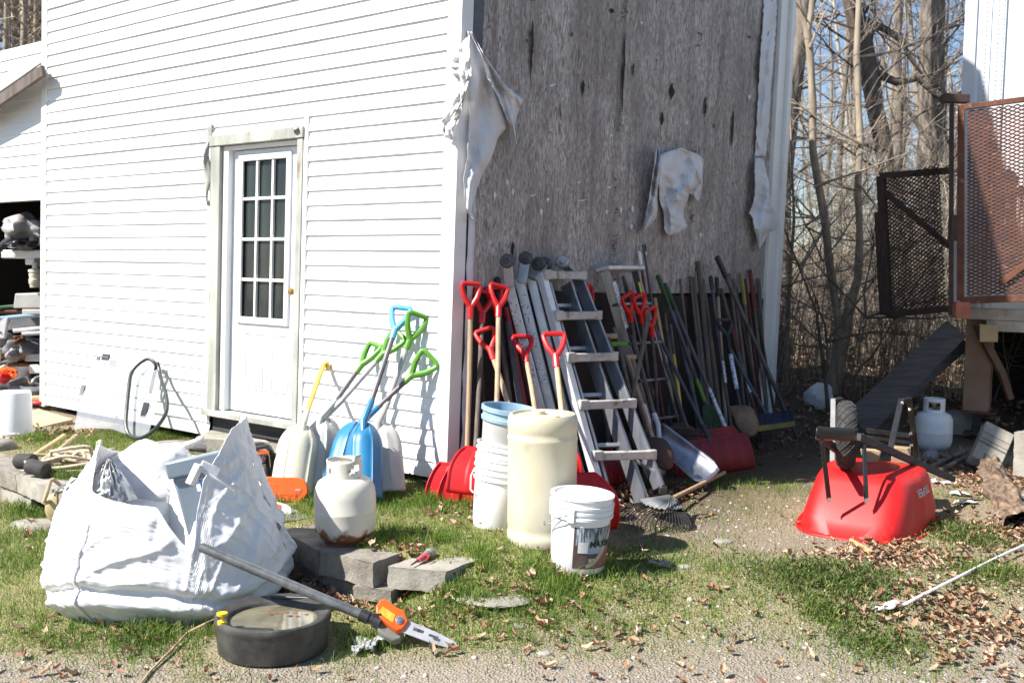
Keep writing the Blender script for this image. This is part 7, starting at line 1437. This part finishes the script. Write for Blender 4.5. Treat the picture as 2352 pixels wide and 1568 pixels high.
# ================================================================ GRASS, WEEDS, LEAVES, PEBBLES
M_bl = attr_mat('blade tint', .55, .35); M_lf = attr_mat('leaf tint', .8, .15); M_pb = attr_mat('pebble tint', .85, 0)
rg = np.random.default_rng(5)
def blades(pos, h, wd, cols, lean=.5):
    n = len(pos); th = rg.uniform(0, 2 * PI, n); dx, dy = np.cos(th), np.sin(th); ln = np.abs(rg.normal(lean, .28, n)); ph = rg.uniform(0, 2 * PI, n); wx, wy = np.cos(ph), np.sin(ph)
    v = np.zeros((n, 6, 3)); hw = wd / 2
    for r_, (f, wf) in enumerate(((0, 1), (.55, .8), (1, .12))):
        off = ln * h * f * f; z = h * f * np.sqrt(np.maximum(.05, 1 - (ln * f * .75) ** 2))
        for s, k in ((-1, 0), (1, 1)): v[:, r_ * 2 + k, 0] = pos[:, 0] + dx * off + wx * hw * wf * s; v[:, r_ * 2 + k, 1] = pos[:, 1] + dy * off + wy * hw * wf * s; v[:, r_ * 2 + k, 2] = pos[:, 2] + z
    b = np.arange(n)[:, None] * 6; f = np.concatenate([b + np.array([0, 1, 3, 2]), b + np.array([2, 3, 5, 4])]); return v.reshape(-1, 3), f, np.repeat(cols, 6, axis=0)
def scatter(lst, dens, clump=0, seed=0):
    out = []
    for x0, y0, r, k in lst:
        n = int(dens * r * r * k)
        for q in range(n):
            x, y = x0 + rg.normal(0, r * .62), y0 + rg.normal(0, r * .62)
            if clump and noise.noise(V((x * 9, y * 9, seed))) + .4 * noise.noise(V((x * 30, y * 30, seed))) < clump * rg.uniform(-1, .35): continue
            t_, dd = (V((x, y, 0)) - O).dot(ER), (V((x, y, 0)) - O).dot(NL)
            if dd < -.2 and (V((x, y, 0)) - O).dot(NR) < .2: continue
            if (x - pc.x) ** 2 + (y - pc.y) ** 2 < .27 ** 2: continue
            out.append((x, y, gz(x, y) - .004))
    return np.array(out)
pos = scatter(GW, 19000, 1.1, 3); n = len(pos)
nv_ = np.array([noise.noise(V((a * 3, b * 3, 1))) for a, b, _ in pos]); pal = np.array([(.10, .185, .025), (.15, .245, .035), (.21, .285, .05), (.26, .30, .07), (.42, .36, .18)])
ix = np.clip((rg.normal(1.1, 1.0, n) - nv_ * 1.8), 0, 4).astype(int); cols = pal[ix] * rg.uniform(.75, 1.2, (n, 1))
h = rg.uniform(.018, .052, n) * (1 + .5 * np.clip(nv_, -.5, 1)); v, f, c = blades(pos, h, rg.uniform(.0025, .0045, n), cols); np_mesh('grass', v, f, c, M_bl, 'stuff', 'short fresh spring grass growing in patches over the yard', 'grass')
back = [(x, y, .5, .5) for x in np.arange(-4, 3.4, .6) for y in np.arange(3.3, 6.2, .6) if y > 3.85 or rg.random() < .25]
pos = np.concatenate([scatter(back, 1500, .8, 11), scatter(GW, 1100, 0, 5)]); n = len(pos); cols = np.array([(.42, .33, .19), (.34, .25, .14), (.50, .41, .25), (.27, .24, .10)])[rg.integers(0, 4, n)] * rg.uniform(.7, 1.2, (n, 1)); pos[:, 2] += .004
v, f, c = blades(pos, rg.uniform(.012, .045, n), rg.uniform(.0018, .0035, n), cols, 1.15); np_mesh('dry_grass', v, f, c, M_bl, 'stuff', 'dry straw coloured thatch between the green grass', 'dry grass')
# taller tufts and dark weeds
tuft = [(gp(a, b).x, gp(a, b).y, r, k) for a, b, r, k in ((560, 1400, .06, 9), (1290, 1345, .09, 9), (1020, 1365, .06, 9), (1230, 1305, .06, 9), (940, 1250, .05, 9), (1900, 1415, .11, 5), (2270, 1320, .12, 5), (120, 1150, .17, 11), (1105, 1275, .06, 9), (880, 1135, .12, 9), (740, 1160, .10, 9), (1130, 1150, .12, 8), (660, 1140, .12, 9), (1000, 1150, .1, 9), (340, 1460, .1, 8), (860, 1480, .06, 9), (1380, 1310, .1, 7),  (530, 1450, .07, 8), (1090, 1380, .08, 9), (410, 990, .14, 8), (80, 1010, .1, 9), (820, 1250, .06, 8), (1010, 1245, .05, 9), (1120, 1300, .05, 9), (600, 1450, .08, 8))]
pos = scatter(tuft, 5200, 0); n = len(pos); cols = np.array([(.09, .18, .02), (.13, .23, .03), (.18, .27, .045), (.26, .31, .08)])[rg.integers(0, 4, n)] * rg.uniform(.75, 1.2, (n, 1)); v, f, c = blades(pos, rg.uniform(.025, .085, n), rg.uniform(.003, .0055, n), cols, .45); np_mesh('grass_tufts', v, f, c, M_bl, 'stuff', 'taller green grass tufts and weeds around stones and tool feet', 'grass tufts')
wd_ = [(gp(a, b).x, gp(a, b).y, r, k) for a, b, r, k in ((1905, 1412, .10, 9), (1850, 1325, .22, 8), (1940, 1330, .2, 8), (2280, 1320, .2, 5), (2000, 1480, .15, 6), (120, 1150, .17, 8), (2180, 1220, .2, 5), (330, 1465, .12, 6), (1960, 1355, .15, 5), (1480, 1365, .12, 3), (2250, 1250, .15, 5))]
pos = scatter(wd_, 3600, 0); n = len(pos); pos[:, 2] += rg.uniform(0, .05, n); cols = np.array([(.07, .12, .025), (.10, .15, .035), (.14, .18, .05), (.18, .17, .07)])[rg.integers(0, 4, n)] * rg.uniform(.7, 1.25, (n, 1)); v, f, c = blades(pos, rg.uniform(.012, .035, n), rg.uniform(.006, .012, n), cols, .9); np_mesh('weeds', v, f, c, M_bl, 'stuff', 'low dark green creeping weeds in the lawn', 'weeds')
LEAF = [(2160, 1058, .28, 1.4), (2215, 1075, .35, 1.4), (2300, 1095, .3, 1), (2330, 1110, .25, 1), (2250, 1215, .35, 1), (2330, 1235, .3, 1.2), (2200, 1385, .22, .6), (2290, 1425, .4, .55), (2150, 1400, .2, .9), (2080, 1425, .18, .9), (1990, 1275, .2, 1.4), (2060, 1268, .25, 1.2), (1950, 1295, .2, 1.1), (2120, 1270, .25, .9), (1500, 1152, .22, 1.6), (1440, 1140, .25, 1.4), (1560, 1130, .2, .8), (700, 1355, .25, .9), (800, 1375, .18, 1), (870, 1350, .14, 1.2), (620, 1345, .22, 1), (570, 1390, .15, .9), (1180, 1360, .2, .6), (1010, 1375, .18, .8), (130, 1000, .3, .8), (2330, 1330, .4, .4), (1950, 1390, .2, .7), (2180, 1475, .3, .4), (2300, 1520, .4, .5), (1700, 1020, .6, .3), (1850, 1000, .5, .4), (1280, 1290, .15, .6), (930, 1262, .12, .8), (1330, 1330, .15, .6), (1600, 1420, .5, .15), (1200, 1450, .5, .2), (180, 1500, .5, .2), (1100, 1200, .3, .4), (2230, 1120, .3, .8), (950, 1135, .2, .7), (1120, 1160, .2, .7), (1870, 925, .3, 1.5), (1840, 935, .3, 1)]
pos = scatter([(gp(a, b).x, gp(a, b).y, r, k) for a, b, r, k in LEAF], 1700, 0); far = np.array([(x, y, gz(x, y)) for x, y in zip(rg.uniform(1.5, 9, 5000), rg.uniform(9.6, 20, 5000))]); spr = np.array([(x, y, gz(x, y)) for x, y in zip(rg.uniform(-4, 3.6, 190), rg.uniform(3.6, 6.2, 190))])
pos = np.concatenate([pos, spr, far]); n = len(pos); sz = rg.uniform(.008, .022, n); sz[-5000:] *= 2; th = rg.uniform(0, 2 * PI, n); tl_ = rg.normal(0, .5, n); cu = rg.uniform(.1, 1.3, n)
v = np.zeros((n, 9, 3)); k = 0
for i in (-1, 0, 1):
    for j in (-1, 0, 1):
        a = i * sz * (1.35 - .35 * abs(j)) + sz * rg.normal(0, .12, n); b = j * sz * .62 * (1.2 - .75 * abs(i)) + sz * rg.normal(0, .10, n); z = sz * cu * (abs(j) * .75 + abs(i) * .45) + a * np.sin(tl_) * .8 + sz * rg.normal(0, .22, n)
        v[:, k, 0] = pos[:, 0] + np.cos(th) * a - np.sin(th) * b; v[:, k, 1] = pos[:, 1] + np.sin(th) * a + np.cos(th) * b; v[:, k, 2] = pos[:, 2] + .006 + np.maximum(z, -.004) + (rg.uniform(0, .02, n) if False else 0); k += 1
v[:, :, 2] += rg.uniform(0, .022, n)[:, None]
b = np.arange(n)[:, None] * 9; f = np.concatenate([b + np.array(q) for q in ((0, 1, 4, 3), (1, 2, 5, 4), (3, 4, 7, 6), (4, 5, 8, 7))]); cols = np.array([(.38, .21, .13), (.44, .27, .17), (.30, .15, .09), (.52, .36, .24), (.44, .34, .24), (.26, .17, .11)])[rg.integers(0, 6, n)] * rg.uniform(.7, 1.2, (n, 1)); np_mesh('dead_leaves', v.reshape(-1, 3), f, np.repeat(cols, 9, axis=0), M_lf, 'stuff', 'curled brown dead leaves drifted over the ground', 'dead leaves')
bmx = bmesh.new(); bmesh.ops.create_icosphere(bmx, subdivisions=1, radius=1); iv = np.array([tuple(q.co) for q in bmx.verts]); bmx.verts.index_update(); iff = np.array([[q.index for q in fc_.verts] for fc_ in bmx.faces]); bmx.free()
pts = []
for i in range(16000):
    x, y = rg.uniform(-3, 3.6), rg.uniform(2.9, 7.4); w_ = sstep(4.2, 3.5, y + .3 * noise.noise(V((x * 2, y * 2, 4)))) + .5 * sstep(.3, .9, x) * sstep(6.9, 6.2, y) * sstep(3, 1.6, x) + .08
    if rg.random() < w_: pts.append((x, y, gz(x, y)))
pos = np.array(pts); n = len(pos); s_ = np.exp(rg.normal(-5.05, .5, n)); s_ = np.clip(s_, .003, .024); sc3 = rg.uniform(.6, 1.2, (n, 1, 3)) * s_[:, None, None]; sc3[:, :, 2] *= .65; a = rg.uniform(0, 2 * PI, n); q = iv[None] * sc3 * rg.uniform(.8, 1.2, (n, 12, 1)); v = q.copy(); v[:, :, 0] = q[:, :, 0] * np.cos(a)[:, None] - q[:, :, 1] * np.sin(a)[:, None]; v[:, :, 1] = q[:, :, 0] * np.sin(a)[:, None] + q[:, :, 1] * np.cos(a)[:, None]; v += pos[:, None, :]
f = (np.arange(n)[:, None, None] * 12 + iff[None]).reshape(-1, 3); cols = np.array([(.36, .33, .29), (.27, .25, .22), (.44, .38, .31), (.30, .23, .17), (.22, .22, .22), (.50, .47, .43)])[rg.integers(0, 6, n)] * rg.uniform(.75, 1.15, (n, 1)); o = np_mesh('gravel', v.reshape(-1, 3), f, np.repeat(cols, 12, axis=0), M_pb, 'stuff', 'loose grey and tan gravel scattered over the bare soil', 'gravel')
o.data.polygons.foreach_set('use_smooth', [True] * len(o.data.polygons))
